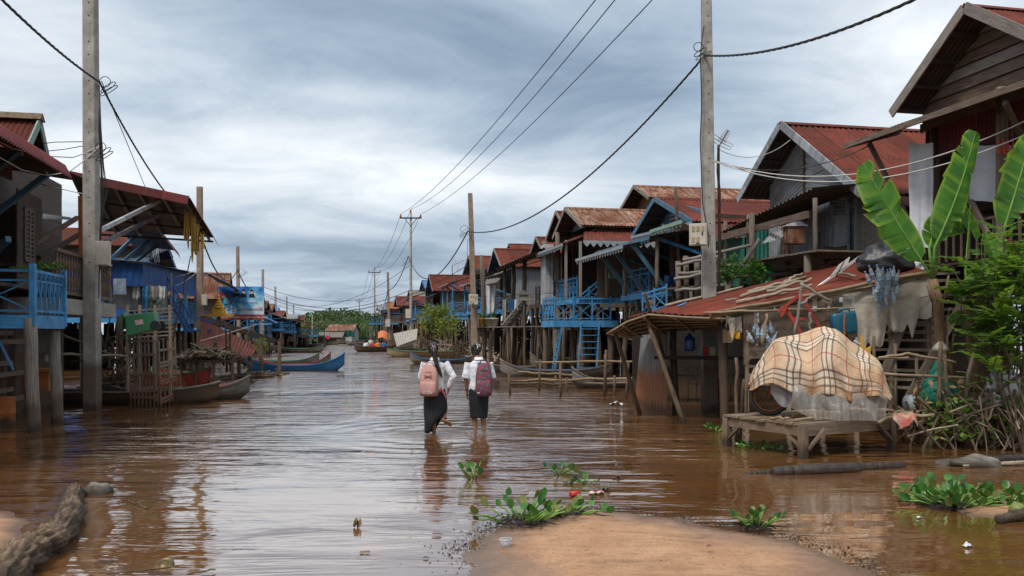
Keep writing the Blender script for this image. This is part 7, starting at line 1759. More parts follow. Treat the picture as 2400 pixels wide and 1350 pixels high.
# water hyacinths
def hyacinth(label, c, r, n, seed, h=.24, old=.15, size=.075, root=True, stretch=1.0):
    R_ = random.Random(seed); t = thing('water_hyacinth', label, 'water plant', c, 0, 'water hyacinths washed up along the shallows'); mg = MB(); mo = MB(); ms = MB()
    for i in range(n):
        a = R_.uniform(0, 2*pi); q = r*sqrt(R_.random()); b = V3((cos(a)*q*.6*stretch, sin(a)*q*.6, 0)); lean = V3((cos(a)*stretch, sin(a), 0))*(q*.7+R_.uniform(0, .08))
        top = b+lean+V3((0, 0, h*R_.uniform(.35, 1.0)*(1-.4*q/r))); mid = (b+top)/2+V3((lean.x*.15, lean.y*.15, .03)); ms.tube([b, mid, top], [.007, .009, .004], 5)
        d = (V3((cos(a+R_.gauss(0, .6))*.6, sin(a+R_.gauss(0, .6))*.5, R_.uniform(.25, 1.1)))).normalized(); s = V3((1, R_.gauss(0, .7), 0)); s = (s-d*s.dot(d)).normalized(); up = s.cross(d); sc = size*R_.uniform(.7, 1.15); m = mo if R_.random() < old else mg
        rim = [(0, 0), (.25, .34), (.6, .50), (.95, .44), (1.25, .22), (1.36, 0)]; pts = []
        for f, w in rim: pts.append(top+d*f*sc+s*w*sc+up*(.16*w*sc-.05*f*f*sc))
        for f, w in rim[-2:0:-1]: pts.append(top+d*f*sc-s*w*sc+up*(.16*w*sc-.05*f*f*sc))
        cen = top+d*.65*sc-up*.05*sc; k = len(pts); m.add([cen]+pts, [(0, j+1, (j+1) % k+1) for j in range(k)], [[(.5, .5), (.2, .2), (.8, .8)]]*k)
    mg.build('leaves', M['hyacinth'], t, smooth=True); mo.build('old_leaves', M['hyacinth_old'], t, smooth=True); ms.build('stems', M['stem_green'], t, smooth=True)
    if root:
        m = MB()
        for i in range(int(n*1.5)):
            a = R_.uniform(0, 2*pi); q = r*.75*sqrt(R_.random()); p = V3((cos(a)*q*stretch, sin(a)*q, .012)); m.tube([p, p+V3((R_.gauss(0, .06), R_.gauss(0, .06), .012)), p+V3((R_.gauss(0, .12), R_.gauss(0, .10), -.005))], .005, 4)
        m.build('roots', M['root'], t)
    return t
hyacinth('water hyacinth clump with dead roots stranded at the far edge of the sand', G(1225, 1222, .03), .27, 34, 1, .25, .45, .07, stretch=1.15)
hyacinth('trailing water hyacinth with yellow stalks lying beside the stranded clump', G(1318, 1205, .02), .22, 16, 2, .12, .3, .07, stretch=1.5)
hyacinth('small hyacinth tuft with dark wet roots on the right edge of the sand', G(1770, 1236, .02), .12, 22, 3, .18, .35, .055)
hyacinth('largest bright hyacinth clump in the water at the right', G(2240, 1186, .0), .28, 80, 4, .26, .14, .075, stretch=1.25)
hyacinth('hyacinth clump right of the largest one at the photo edge', G(2365, 1182, .02), .24, 36, 5, .19, .2, .07, stretch=1.4)
hyacinth('small hyacinth sprig with one tall leaf behind the sand, nearest the girls', G(1110, 1122), .16, 10, 6, .26, .1, .07, False)
hyacinth('small thin hyacinth sprig in mid water, right of the girls', G(1312, 1112), .14, 12, 7, .14, .2, .06, False)
hyacinth('tiny hyacinth sprig floating beside the white paper', G(1375, 1133), .07, 7, 8, .10, .2, .05, False)
hyacinth('tiny green sprig before the open shack front', G(1678, 1012), .12, 9, 9, .12, .2, .07, False)
hyacinth('low green water weeds under the platform table', G(1775, 1050), .28, 26, 10, .06, .2, .05, False)
m = MB(); q = G(2385, 1195, .05); m.ball(q, (.075, .075, .07), 14, 10); m.build('coconut', plain('green_coconut', (.16, .20, .05), .5), None, 'green coconut lying at the right photo edge', 'coconut', smooth=True)
# ---------------------------------------------------------------- logs, litter and things in the shallows
def log(pts, rr, label, mat, seed=0, n=16, kn=.18):
    m = MB(); N = 130; path = []; rad = []
    for i in range(N+1):
        u = i/N*(len(pts)-1); k = min(len(pts)-2, int(u)); f = u-k; path.append(V3(pts[k]).lerp(V3(pts[k+1]), f)+V3((mn.noise(V3((i*.11+seed, 0, 0)))*.03, mn.noise(V3((i*.11+seed, 5, 0)))*.03, 0))); rad.append((rr[k]*(1-f)+rr[k+1]*f)*(1+kn*mn.noise(V3((i*.16+seed, 2, 2)))))
    m.tube(path, rad, n)
    for i in range(len(m.v)):
        v = m.v[i]; k = min(N, i//n); d = (v-path[k]); a = 2*pi*(i % n)/n; q = V3((cos(a)*2.2, sin(a)*2.2, k*.045+seed)); m.v[i] = path[k]+d*(1+kn*(.9*mn.noise(q)+.9*mn.noise(V3((cos(a)*6, sin(a)*6, k*.10+seed)))+.35*mn.noise(v*30)))
    return m.build('log', mat, None, label, 'log', smooth=True)
log([G(172, 1150, .05), G(165, 1215, .06), G(115, 1272, .08), G(62, 1298, .07), G(10, 1345, .06), G(-60, 1420, .05)], [.085, .10, .12, .13, .14, .15], 'knobbly rough-barked log lying in the shallows at the lower left', M['bark'], 3, 60, .30)
log([G(1812, 1106, .03), G(1900, 1100, .05), G(2000, 1096, .05), G(2012, 1094, .04)], [.06, .068, .066, .05], 'dark waterlogged log floating before the platform table, thicker left piece', M['log_dark'], 7, 14, .08)
log([G(1985, 1098, .02), G(2050, 1092, .035), G(2118, 1089, .03)], [.05, .052, .045], 'dark waterlogged log floating before the platform table, thinner right piece', M['log_dark'], 9, 14, .08)
log([G(1752, 1110, .0), G(1815, 1106, .01)], [.02, .028], 'splintered log end trailing at the left of the floating logs', M['log_dark'], 11, 8)
log([G(2225, 1080, .03), G(2320, 1076, .05), G(2420, 1070, .05)], [.03, .05, .05], 'driftwood log behind the grey sunken sack', M['log_dark'], 13, 10)
log([G(2260, 1092, .02), G(2420, 1083, .03)], [.02, .03], 'thin driftwood pole beside the grey sunken sack', M['pale_stick'], 15, 8)
log([G(2340, 1217, .03), G(2380, 1208, .05), G(2430, 1202, .05)], [.035, .05, .05], 'short log stranded at the right photo edge below the hyacinths', M['bark'], 17, 10)
lump('sunken_sack', 'grey muddy sack half sunk in the water at the right', 'sack', G(2290, 1092)-V3((0, 0, .07)), (.30, .14, .12), M['sack_grey'], 31, crease=.06)
lump('sunken_sack', 'smaller grey sack sunk left of the other one', 'sack', G(2215, 1088)-V3((0, 0, .05)), (.13, .09, .07), M['sack_grey'], 33, crease=.06)
lump('sunken_sack', 'pale sack half sunk at the end of the knobbly log', 'sack', G(232, 1156)-V3((0, 0, .06)), (.15, .10, .10), M['sack_grey'], 35, crease=.08)
t = thing('drink_can', 'crushed red drink can at the water edge', 'can', G(1348, 1164, .0), .5)
m = MB(); m.tube([V3((-.055, 0, .03)), V3((.05, 0, .03))], [.031, .031], 16); m.build('body', surf('red_can', (.45, .02, .02), (.55, .04, .03), .35, (1, 1), .1, False, 5, .2, chips=(.6, .6, .6), chip_amt=.36, rvar=0), t, smooth=True)
m = MB(); m.tube([V3((.05, 0, .03)), V3((.056, 0, .03))], [.031, .026], 16); m.build('lid', M['alu'], t)
t = thing('plastic_cup', 'clear plastic cup standing on the sand', 'cup', G(1185, 1283, .015), 0)
m = MB(); m.lathe((0, 0, 0), [(.030, .002), (.034, .004), (.047, .065)], 24); m.build('body', M['plastic'], t, smooth=True)
m = MB(); torus(m, (0, 0, 0), .048, .003, 24, 6); m.v = [V3((v.x, v.z, .066+v.y)) for v in m.v]; m.build('rim', film('cup_rim', (.85, .84, .83), .95, .3), t, smooth=True)
def scrap(c, label, mat, s, seed, name='litter', cat='litter', up=.5):
    m = MB(); c = V3(c); m.grid(lambda u, v: c+V3(((u-.5)*s, (v-.5)*s*.7, .01+s*up*(mn.noise(V3((u*3+seed, v*3, 1)))+.35)*(.4+.6*sin(pi*u)))), 10, 8, s, s); return m.build(name, mat, None, label, cat, None, smooth=True)
scrap(G(1418, 1152), 'crumpled white paper floating near the red can', M['sack_grey'], .13, 1, up=.9); scrap(G(1332, 1135), 'flat pale scrap floating behind the red can', M['sack_grey'], .12, 2); scrap(G(1398, 1158), 'red and white wrapper floating right of the can', surf('wrapper', (.5, .05, .04), (.7, .66, .6), .6, (2, 2), .1, False, 14), .16, 3, up=.25)
scrap(G(1448, 1123), 'orange-brown wrapper floating out in mid water', M['rust'], .13, 4, up=.3); scrap(G(1255, 1165), 'clear plastic scrap on the stranded hyacinth', M['plastic'], .14, 5, up=.6); scrap(G(1310, 1208, .03), 'crumpled clear plastic beside the trailing hyacinth', M['plastic'], .13, 6, up=.6)
scrap(G(1445, 950), 'white plastic bag floating by the bamboo rails', M['sack'], .3, 7, up=.5); scrap(G(1720, 1000), 'clear plastic bottle floating before the shack', M['plastic'], .35, 8, up=.25); scrap(G(2268, 1283), 'small white scrap floating at the lower right', M['sack'], .07, 9); scrap(G(2155, 1216), 'tiny pale scrap floating left of the big hyacinths', M['sack'], .04, 10)
scrap(G(838, 1236), 'curled brown leaf floating upright at the lower middle', M['dry_leaf'], .07, 11, 'fallen_leaf', 'leaf', 1.6); scrap(G(855, 1297), 'flat brown leaf floating low in the picture', M['dry_leaf'], .08, 12, 'fallen_leaf', 'leaf', .1); scrap(G(1662, 1284, .08), 'small dark leaf on the sand', M['dry_leaf'], .045, 13, 'fallen_leaf', 'leaf', .5); scrap(G(998, 1310), 'small red-brown leaf floating beside the sand', M['rust'], .04, 14, 'fallen_leaf', 'leaf', .3)
t = thing('tin_can', 'round ridged tin top standing out of the water at the lower left', 'tin', G(385, 1325), 0)
m = MB(); m.lathe((0, 0, 0), [(.07, -.05), (.07, .012), (.06, .02), (.055, .012), (.035, .012), (.032, .018), (.005, .018)], 22); m.xf(Matrix.Rotation(-.75, 4, 'X') @ Matrix.Identity(4) if False else Matrix.Rotation(.5, 4, 'X')); m.build('top', surf('bronze_tin', (.10, .07, .03), (.22, .16, .08), .45, (1, 1), .1, False, 6, metal=.6), t, smooth=True)
lump('stone', 'squarish pale stone just under the surface at the lower left', 'stone', G(245, 1318)-V3((0, 0, .10)), (.09, .07, .07), M['concrete_brown'], 41); lump('stone', 'small flat stone at the bottom edge on the left', 'stone', G(375, 1346)-V3((0, 0, .07)), (.12, .05, .05), M['concrete_brown'], 43)
for i, (a, b, lab) in enumerate((((345, 1190), (300, 1172), 'bent twig floating at the lower left'), ((440, 1345), (505, 1335), 'forked twig in the water at the bottom left'), ((0, 1290), (70, 1330), 'pale twig lying on the knobbly log'), ((250, 1345), (400, 1330), 'thin twig floating at the bottom left edge'))):
    stick(G(*a, .02), G(*b, .02+.05*(i == 2)), .006, lab, 'stick', wob=.02)
# small wet debris along the waterline
m = MB(); rr = random.Random(9); n_ = len(SAND)
for i in range(1900):
    k = rr.randrange(n_-6) if rr.random() < .8 else rr.randrange(n_); f = rr.random(); a, b = SAND[k], SAND[(k+1) % n_]; q = a.lerp(b, f); cx, cy = sum(p.x for p in SAND)/n_, sum(p.y for p in SAND)/n_
    o = V3((q.x-cx, q.y-cy, 0)).normalized()*abs(rr.gauss(0, .12)); p = q+o+V3((rr.gauss(0, .05), rr.gauss(0, .05), 0)); p.z = max(0, bed(p.x, p.y))+.003; s = rr.uniform(.004, .013)
    d = V3((rr.gauss(0, 1), rr.gauss(0, 1), rr.gauss(0, .2))).normalized()*s; e = V3((-d.y, d.x, rr.gauss(0, .5)*s))*.5; m.add([p-d, p-e, p+d, p+e+V3((0, 0, .004))], [(0, 1, 2, 3)])
m.build('debris', M['root'], None, 'dark specks of debris along the edge of the sand', kind='stuff')
m = MB()
for i in range(420):
    px = rr.uniform(880, 2300) if i % 2 else rr.uniform(1100, 2000); py = rr.uniform(1120, 1345) if i % 2 else rr.uniform(1205, 1345); p = G(px, py); p.z = max(0, bed(p.x, p.y))+.003; s = rr.uniform(.003, .011)
    d = V3((rr.gauss(0, 1), rr.gauss(0, 1), 0)).normalized()*s; e = V3((-d.y, d.x, 0))*.45; m.add([p-d, p-e+V3((0, 0, .003)), p+d, p+e], [(0, 1, 2, 3)])
m.build('debris', M['dry_leaf'], None, 'crumbs of leaf litter on the sand and water', kind='stuff')
# ---------------------------------------------------------------- left bank clutter
for i, (a, b, dr, lab) in enumerate((((432, 488), (446, 494), .85, 'faded yellow cloth strip hanging under the canopy end, left one'), ((446, 500), (458, 506), 1.05, 'faded yellow cloth strip hanging under the canopy end, middle one'), ((457, 520), (468, 526), .95, 'faded yellow cloth strip hanging under the canopy end, right one'), ((470, 545), (478, 548), .42, 'bright yellow frill hanging beside the yellow strips'))):
    hang_sheet('hanging_cloth', lab, 'cloth', P(*a, 24), P(*b, 24), dr, plain('ochre_cloth%d' % i, (.42, .26, .06) if i < 3 else (.62, .38, .03), .8), .05, 2.2, i*3, 'yellow cloths under the canopy', .5)
def gate():
    t = thing('gate', 'tall slatted wooden gate standing in the water under the green bin', 'gate', G(340, 958))
    A, B, C2 = G(308, 957), G(372, 960), G(415, 944); z1 = P(0, 783, 18.8).z
    for nm, a, b, n, sh in (('panel', A, B, 8, 0), ('panel', B+V3((.06, 0, 0)), C2, 5, .1)):
        m = MB(world=True)
        for i in range(n):
            q = a.lerp(b, i/(n-1)); k = V3((-.07+rnd.uniform(-.01, .01), .05, z1-sh+rnd.uniform(-.06, .05))); m.beam(q-V3((0, 0, .2)), q+k, .045, .022)
        for z in ((.25, .75, 1.2, 1.5) if sh == 0 else (.15, .22, .55, .62, .95, 1.02, 1.3)):
            m.beam(a+V3((-.06*z/1.6, -.02, z)), b+V3((-.06*z/1.6, -.02, z)), .03, .05)
        m.build(nm, M['gate'], t)
    return t
M['gate'] = surf('gate_wood', (.09, .062, .045), (.26, .20, .155), .8, (1.2, 14), .4, mud=.75, mudc=(.16, .06, .02))
gate()
t = thing('wheelie_bin', 'green wheelie bin lying on its back on top of the slatted gate', 'bin', P(336, 784, 19.0), .15)
Mx = Matrix.Translation((0, 0, .26)) @ Matrix.Rotation(-.18, 4, 'Y')
def bx8(m, x0, x1, hw0, hw1, z00, z01, z10, z11): m.add([(x0, -hw0, z00), (x0, hw0, z00), (x0, hw0, z01), (x0, -hw0, z01), (x1, -hw1, z10), (x1, hw1, z10), (x1, hw1, z11), (x1, -hw1, z11)], [(4, 5, 6, 7), (0, 4, 7, 3), (1, 2, 6, 5), (3, 7, 6, 2), (0, 1, 5, 4)])
m = MB(); bx8(m, -.30, .30, .27, .21, -.24, .20, -.18, .19); m.xf(Mx); b_ = m.build('body', M['green_plastic'], t); sd = b_.modifiers.new('thick', 'SOLIDIFY'); sd.thickness = .02; bv = b_.modifiers.new('edge', 'BEVEL'); bv.width = .02; bv.segments = 2
m = MB(); m.box(-.36, -.30, -.30, .30, .17, .25); m.box(-.36, -.30, -.30, .30, -.27, -.22); m.xf(Mx); m.build('rim', M['green_plastic'], t)
m = MB(); m.prism([(-.33, -.29, -.26), (-.33, .29, -.26), (-.36, .29, .0), (-.36, -.29, .0)], (-.02, 0, 0)); m.xf(Mx @ Matrix.Rotation(.5, 4, 'Y')); m.build('lid', M['green_plastic'], t)
for y in (-.25, .25): m = MB(); m.tube([(.30, y-.03, -.12), (.30, y+.03, -.12)], .11, 16); m.xf(Mx); m.build('wheel', M['black'], t)
m = MB(); m.tube([(-.34, -.2, .27), (-.34, .2, .27)], .014, 7); m.xf(Mx); m.build('handle', M['green_plastic'], t)
m = MB(); m.prism([(-.10, -.225, -.04), (.06, -.22, -.04), (.06, -.22, .07), (-.10, -.225, .07)], (0, -.035, 0)); m.xf(Mx); m.build('sticker', surf('sticker', (.6, .6, .58), (.7, .2, .1), .5, (2, 3), 0, False, 9), t)
t = thing('rack', 'rack of pale bamboo rails behind the green bin', 'rack', P(355, 800, 20)); m = MB(world=True)
for z in range(8): m.beam(P(296, 792-9*z, 19.6), P(405, 785-9*z, 20.6), .035, .03)
for px in (300, 330, 365, 400): m.beam(P(px, 940, 20), P(px-2, 715, 20), .05)
m.build('rails', M['pale_stick'], t)
t = thing('steel_drum', 'orange rusted steel drum standing in the water at the left edge', 'drum', G(2, 998)); m = MB(); m.lathe((0, 0, 0), [(.23, -.2), (.23, .0), (.235, .22), (.245, .235), (.235, .25), (.23, .5), (.24, .52), (.22, .52)], 24); m.build('body', M['rust'], t, smooth=True)
t = thing('tub', 'orange-brown crate under the blue porch', 'crate', P(92, 915, 17.4)); m = MB(); m.box(-.3, .3, -.2, .2, 0, .42); m.build('box', M['rust'], t); m = MB(); m.box(-.32, .32, -.22, .22, .38, .45); m.build('rim', M['rust'], t)
stick(P(85, 760, 17.6), P(262, 832, 19.6), .03, 'thin plank propped behind the blue porch posts', 'wood'); stick(P(100, 830, 18.2), P(300, 835, 18.9), .03, 'level rail passing behind the tall left pole', 'pale_stick'); hang_sheet('hanging_cloth', 'tan rag hung on the level rail between the porch post and pole', 'cloth', P(104, 829, 17.9), P(124, 831, 18.0), .17, M['sack_grey'], .03, 1.5, 5, ragged=.5)
def heap(name, label, c0, c1, n, L, r, mat, seed, hgt=.5, wid=.6, flat=.35):
    R_ = random.Random(seed); m = MB(); c0, c1 = V3(c0), V3(c1)
    for i in range(n):
        f = R_.random(); q = c0.lerp(c1, f); k = sin(pi*min(.95, max(.05, f))); p = q+V3((R_.gauss(0, .12), R_.gauss(0, wid*.4), hgt*k*R_.random())); d = V3((R_.gauss(0, 1), R_.gauss(0, .8), R_.gauss(0, flat))).normalized()*L*R_.uniform(.4, 1)*.5
        m.tube([p-d, p+V3((0, 0, .02)), p+d], r*R_.uniform(.5, 1.2), 6)
    return m.build(name, M[mat], None, label, kind='stuff')
heap('firewood', 'heap of short grey firewood logs before the yellow cloth pole', P(425, 842, 26.5), P(540, 842, 27.5), 230, .6, .038, 'stick', 1, .36, .8); heap('firewood', 'paler firewood sticks heaped before the yellow cloth pole', P(430, 838, 26), P(535, 835, 27), 70, .5, .03, 'pale_stick', 2, .36, .7)
m = MB(); q0, q1 = P(420, 846, 26.6), P(548, 846, 27.4); m.beam(q0, q1, 1.2, .08)
t = thing('wood_rack', 'dark rack carrying the firewood heap over the water', 'rack', P(485, 870, 27)); m.world = True; m.build('shelf', M['wood_dark'], t)
for px in (425, 460, 500, 545): m = MB(world=True); b_ = P(px, 846, 26.6); m.beam((b_.x, b_.y, -.2), b_, .07); m.build('leg', M['stick'], t)
t = thing('collapsed_roof', 'fallen rust-red tin roof sloping down to the water before the billboard', 'roof', P(535, 830, 32))
m = MB(world=True); m.corr(P(474, 748, 33), P(605, 812, 35.5), P(590, 834, 31), P(462, 838, 29), .16, .02, 6); m.build('sheet', M['red_roof'], t)
m = MB(world=True); m.beam(P(474, 746, 33), P(640, 798, 38), .16, .2); m.build('ridge_beam', M['wood_dark'], t)
m = MB(world=True); m.corr(P(478, 746, 33.2), P(645, 796, 38.2), P(660, 806, 40), P(500, 748, 36), .16, .02, 3); m.build('sheet', M['rust_roof'], t)
for px, yb, yt in ((585, 850, 800), (612, 858, 800), (655, 850, 800), (560, 855, 834)): m = MB(world=True); a = P(px, yt, 34); m.beam((a.x, a.y, -.2), a, .12); m.build('post', M['stick'], t)
for i, (a, b, Y, r, lab) in enumerate((((532, 872), (529, 755), 28, .04, 'upright stake before the fallen red roof, left one'), ((541, 870), (538, 765), 28, .04, 'upright stake before the fallen red roof, right one'), ((555, 838), (604, 735), 30, .018, 'thin dark pole leaning across the fallen red roof to the billboard'), ((470, 800), (600, 762), 30, .022, 'long pale stick lying over the fallen red roof'), ((405, 800), (447, 600), 27, .02, 'long thin pole leaning by the firewood'), ((398, 800), (402, 640), 28, .03, 'upright bamboo beside the white blossomed bush'), ((595, 862), (560, 830), 28, .025, 'short stick leaning before the fallen roof'))): stick(P(*a, Y), P(*b, Y), r, lab, 'pale_stick' if i in (3, 5) else 'stick')
def billboard():
    Y = 46; c = P(564, 750, Y); w, h = 107*Y/2000, 78*Y/2000; t = thing('billboard', 'blue and white billboard with three portraits, flags and a red lettered strip', 'billboard', c, .08)
    m_, n = _new('billboard_print'); tc = n.n('ShaderNodeTexCoord').outputs['UV']; u, v, _ = n.n('ShaderNodeSeparateXYZ', {0: tc}).outputs; ns = n.noise(tc, 2.2, 5, .6)
    u = n.math('ADD', n.math('DIVIDE', u, w), .5); v = n.math('DIVIDE', v, h)
    col = n.ramp(n.math('ADD', n.math('MULTIPLY', u, .30), n.math('ADD', n.math('MULTIPLY', ns, .7), n.math('MULTIPLY', v, -.30))), [(.22, (.01, .10, .36)), (.36, (.10, .40, .64)), (.50, (.55, .65, .72))])
    n.n('ShaderNodeOutputMaterial', {0: n.n('ShaderNodeBsdfPrincipled', {'Base Color': col, 'Roughness': .5}).outputs[0]})
    m = MB(); m.box(-w/2, w/2, .0, .05, 0, h); m.uv = [None]*len(m.f); m.build('board', m_, t)
    m = MB(); m.box(-w/2, w/2, -.012, -.003, .0, .30); m.build('strip', M['red'], t)
    for k in range(3):                              # plain head-and-shoulder busts
        x = -.10*w+k*.17*w; z = h*.83; m = MB(); m.prism([(x-.16, -.015, z-.25), (x+.16, -.015, z-.25), (x+.12, -.015, z-.10), (x, -.015, z-.06), (x-.12, -.015, z-.10)], (0, -.01, 0)); m.cm = 1
        m.prism([(x+.085*cos(2*pi*q/14), -.018, z+.03+.115*sin(2*pi*q/14)) for q in range(14)], (0, -.012, 0)); m.cm = 0; m.prism([(x-.085, -.028, z+.06), (x+.085, -.028, z+.06), (x+.07, -.028, z+.14), (x, -.028, z+.165), (x-.07, -.028, z+.14)], (0, -.01, 0)); m.build('portrait', [M['black'], plain('portrait_skin', (.5, .38, .26), .6)], t)
    for (x, z, cc) in ((-.36*w, h*.72, (.30, .03, .06)), (-.24*w, h*.56, (.10, .45, .60))):
        m = MB(); m.grid(lambda a, b: V3((x+(a-.5)*.62, -.02-.02*sin(a*7), z+(b-.5)*.34-.16*(a-.3)+.03*sin(a*6))), 8, 3); m.cm = 1; m.grid(lambda a, b: V3((x+(a-.5)*.18, -.045, z+(b-.5)*.12-.04)), 2, 2); m.build('flag', [plain('flag_print', cc, .5), M['fret']], t)
    text_obj('៧', .42, M['red'], t, (-.42*w, -.02, h*.36)); text_obj('៤៦', .62, M['white'], t, (-.24*w, -.02, h*.30)); text_obj('1979 - 2025', .11, M['white'], t, (-.24*w, -.02, h*.21))
    text_obj('សូមអបអរសាទរពិធី', .19, M['red'], t, (.20*w, -.02, h*.32)); text_obj('ព្រះរាជាណាចក្រកម្ពុជា ជាតិ សាសនា', .085, M['blue_dark'], t, (.12*w, -.02, h*.52)); text_obj('រាជរដ្ឋាភិបាល ក្រុមប្រឹក្សា ៤៦ ឆ្នាំ ខេត្តសៀមរាប', .145, M['white'], t, (0, -.02, .15))
    for x in (-.42*w, .42*w): m = MB(); m.beam((x, .09, -c.z-.2), (x, .09, h), .10); m.build('post', M['zinc_light'], t)
billboard()
def spire(m, c, s):
    m.lathe(c, [(.34*s, 0), (.36*s, .05*s), (.22*s, .10*s), (.26*s, .2*s), (.16*s, .26*s), (.18*s, .36*s), (.10*s, .42*s), (.12*s, .52*s), (.05*s, .60*s), (.07*s, .7*s), (.02*s, .85*s), (.005*s, 1.3*s)], 8)
t = thing('spirit_house', 'golden pointed spirit house on a post beside the billboard', 'shrine', P(513, 742, 42)); m = MB(); m.beam((-.62, 0, .06), (.62, 0, .06), .7, .12); m.build('platform', M['yellow'], t)
m = MB(); m.box(-.25, .25, -.2, .2, .12, .42); m.build('body', M['yellow'], t); m = MB(); spire(m, (0, 0, .42), .85); m.build('roof', M['yellow'], t); m = MB(); m.beam((0, 0, -2.0), (0, 0, 0), .14); m.build('post', M['wood_brown'], t)
for px, lab in ((500, 'left'), (528, 'right')): m = MB(); spire(m, P(px, 737, 41.9), .3); m.build('finial', M['yellow'], None, 'small golden finial on the %s end of the spirit house platform' % lab, 'ornament')
m = MB(); q = P(281, 690, 27); m.box(q.x-.2, q.x+.2, q.y-.02, q.y, q.z, q.z+.5); m.build('poster', surf('blue_poster', (.12, .22, .42), (.5, .55, .6), .5, (1, 1), 0, False, 4), None, 'blue printed poster on the wall behind the meter box', 'poster')
for i, (px, c, lab) in enumerate(((312, 'sack', 'white shirt drying on the line left of the white blossomed bush'), (335, 'blue', 'blue cloth drying on the line above the white blossomed bush'), (352, 'sack_grey', 'grey cloth drying on the line above the white blossomed bush'), (372, 'sack', 'pale cloth drying on the line right of the white blossomed bush'))): hang_sheet('laundry', lab, 'laundry', P(px, 668, 29), P(px+15, 670, 29), .45, M[c], .04, 1.5, i, 'laundry on the left bank', .2)
m = MB(); q0, q1 = P(262, 660, 29), P(392, 672, 30); m.corr(q0+V3((0, 0, -.9)), q1+V3((0, 0, -.9)), q1, q0, .2, .015, 2); m.build('tin_screen', M['zinc'], None, 'grey tin screen behind the drying laundry', 'screen')
heap('debris', 'mud and broken wood along the left waterline before the blue boat', G(505, 890), G(665, 878), 260, .5, .03, 'stick', 5, .14, 1.0, .15); heap('debris', 'pale scraps strewn along the left waterline', G(505, 888), G(650, 876), 120, .3, .025, 'sack_grey', 6, .12, .9, .2); heap('driftwood', 'tangle of sticks under the house with the concrete base', P(236, 930, 20.5), P(305, 930, 21.5), 90, 1.3, .02, 'stick', 7, 1.5, .5, 1.4)
log([G(508, 884, .02), G(570, 884, .04), G(640, 882, .03)], [.06, .09, .05], 'driftwood trunk lying along the left waterline', M['bark'], 23, 10)
rr = random.Random(11)
for side, lab in ((-1, 'thin bare stake standing in the water along the left bank'), (1, 'thin bare stake standing in the water along the right bank')):
    for i in range(42):
        s = (36 if side < 0 else 33)+i*2.1+rr.uniform(-.8, .8); r = (-5.4+rr.uniform(-1.4, .8)) if side < 0 else 7.6+rr.uniform(-1, 1.2); h = rr.uniform(.8, 2.3); b = S(r, s, -.2); stick(b, b+V3((rr.gauss(0, .2), rr.gauss(0, .2), h)), .035, lab, 'stick', 'stakes along the %s bank' % ('left' if side < 0 else 'right'), 'stake')
for k in range(9):
    s = 44+k*9.5; heap('driftwood', 'sticks and planks jumbled at the foot of the right bank houses', S(8.3, s, .1), S(8.3, s+7, .1), 60, 1.6, .03, 'stick' if k % 2 else 'pale_stick', 40+k, .9, 1.2, .6); heap('driftwood', 'sticks and planks jumbled at the foot of the left bank houses', S(-6.4, s, .1), S(-6.4, s+7, .1), 60, 1.6, .03, 'stick' if k % 2 else 'pale_stick', 60+k, .9, 1.2, .6)
# ---------------------------------------------------------------- right bank clutter
t = thing('jetty', 'plank jetty on thin posts with flower pots behind the girl with the bun', 'jetty', P(1190, 860, 40)); m = MB(world=True)
for k in range(8): m.beam(P(1116, 767, 38.6+.28*k), P(1268, 765, 38.6+.28*k), .26, .05)
m.build('deck', M['wood_grey'], t)
for px in (1120, 1150, 1190, 1230, 1262):
    for Y in (38.7, 40.6): m = MB(world=True); a = P(px, 768, Y); m.tube(wavy((a.x, a.y, -.3), a, .06, 4, px), .075, 7); m.build('post', M['wood'], t, smooth=True)
m = MB(world=True); stp = [P(1178, 766, 38.5), P(1222, 712, 39.5)]; m.beam(*stp, .06, .2); m.beam(stp[0]+V3((.25, .5, 0)), stp[1]+V3((.25, .5, 0)), .06, .2)
for k in range(6): q = stp[0].lerp(stp[1], k/5.5); m.beam(q, q+V3((.25, .5, 0)), .2, .04)
m.build('stairs', M['wood_grey'], t)
for i, (px, w, c, lab) in enumerate(((1145, .2, 'box', 'cream flower pot on the jetty, left one'), (1158, .2, 'box', 'cream flower pot on the jetty, right one'), (1131, .12, 'yellow', 'small yellow pot on the jetty'))):
    q = P(px, 764, 38.8); t = thing('flower_pot', lab, 'plant pot', q, 0, 'pots on the jetty'); m = MB(); m.lathe((0, 0, 0), [(w*.7, 0), (w, .3), (w*1.08, .3), (w*1.08, .36), (w*.9, .36)], 12); m.build('pot', M[c], t, smooth=True)
    m = MB()
    for k in range(16): a = rr.uniform(0, 2*pi); d = V3((cos(a), sin(a), rr.uniform(.6, 2))).normalized(); leaflet(m, V3((0, 0, .35)), d, d.cross(V3((0, 0, 1))).normalized(), .14, rr.uniform(.2, .38))
    m.build('leaves', M['shrub'], t)
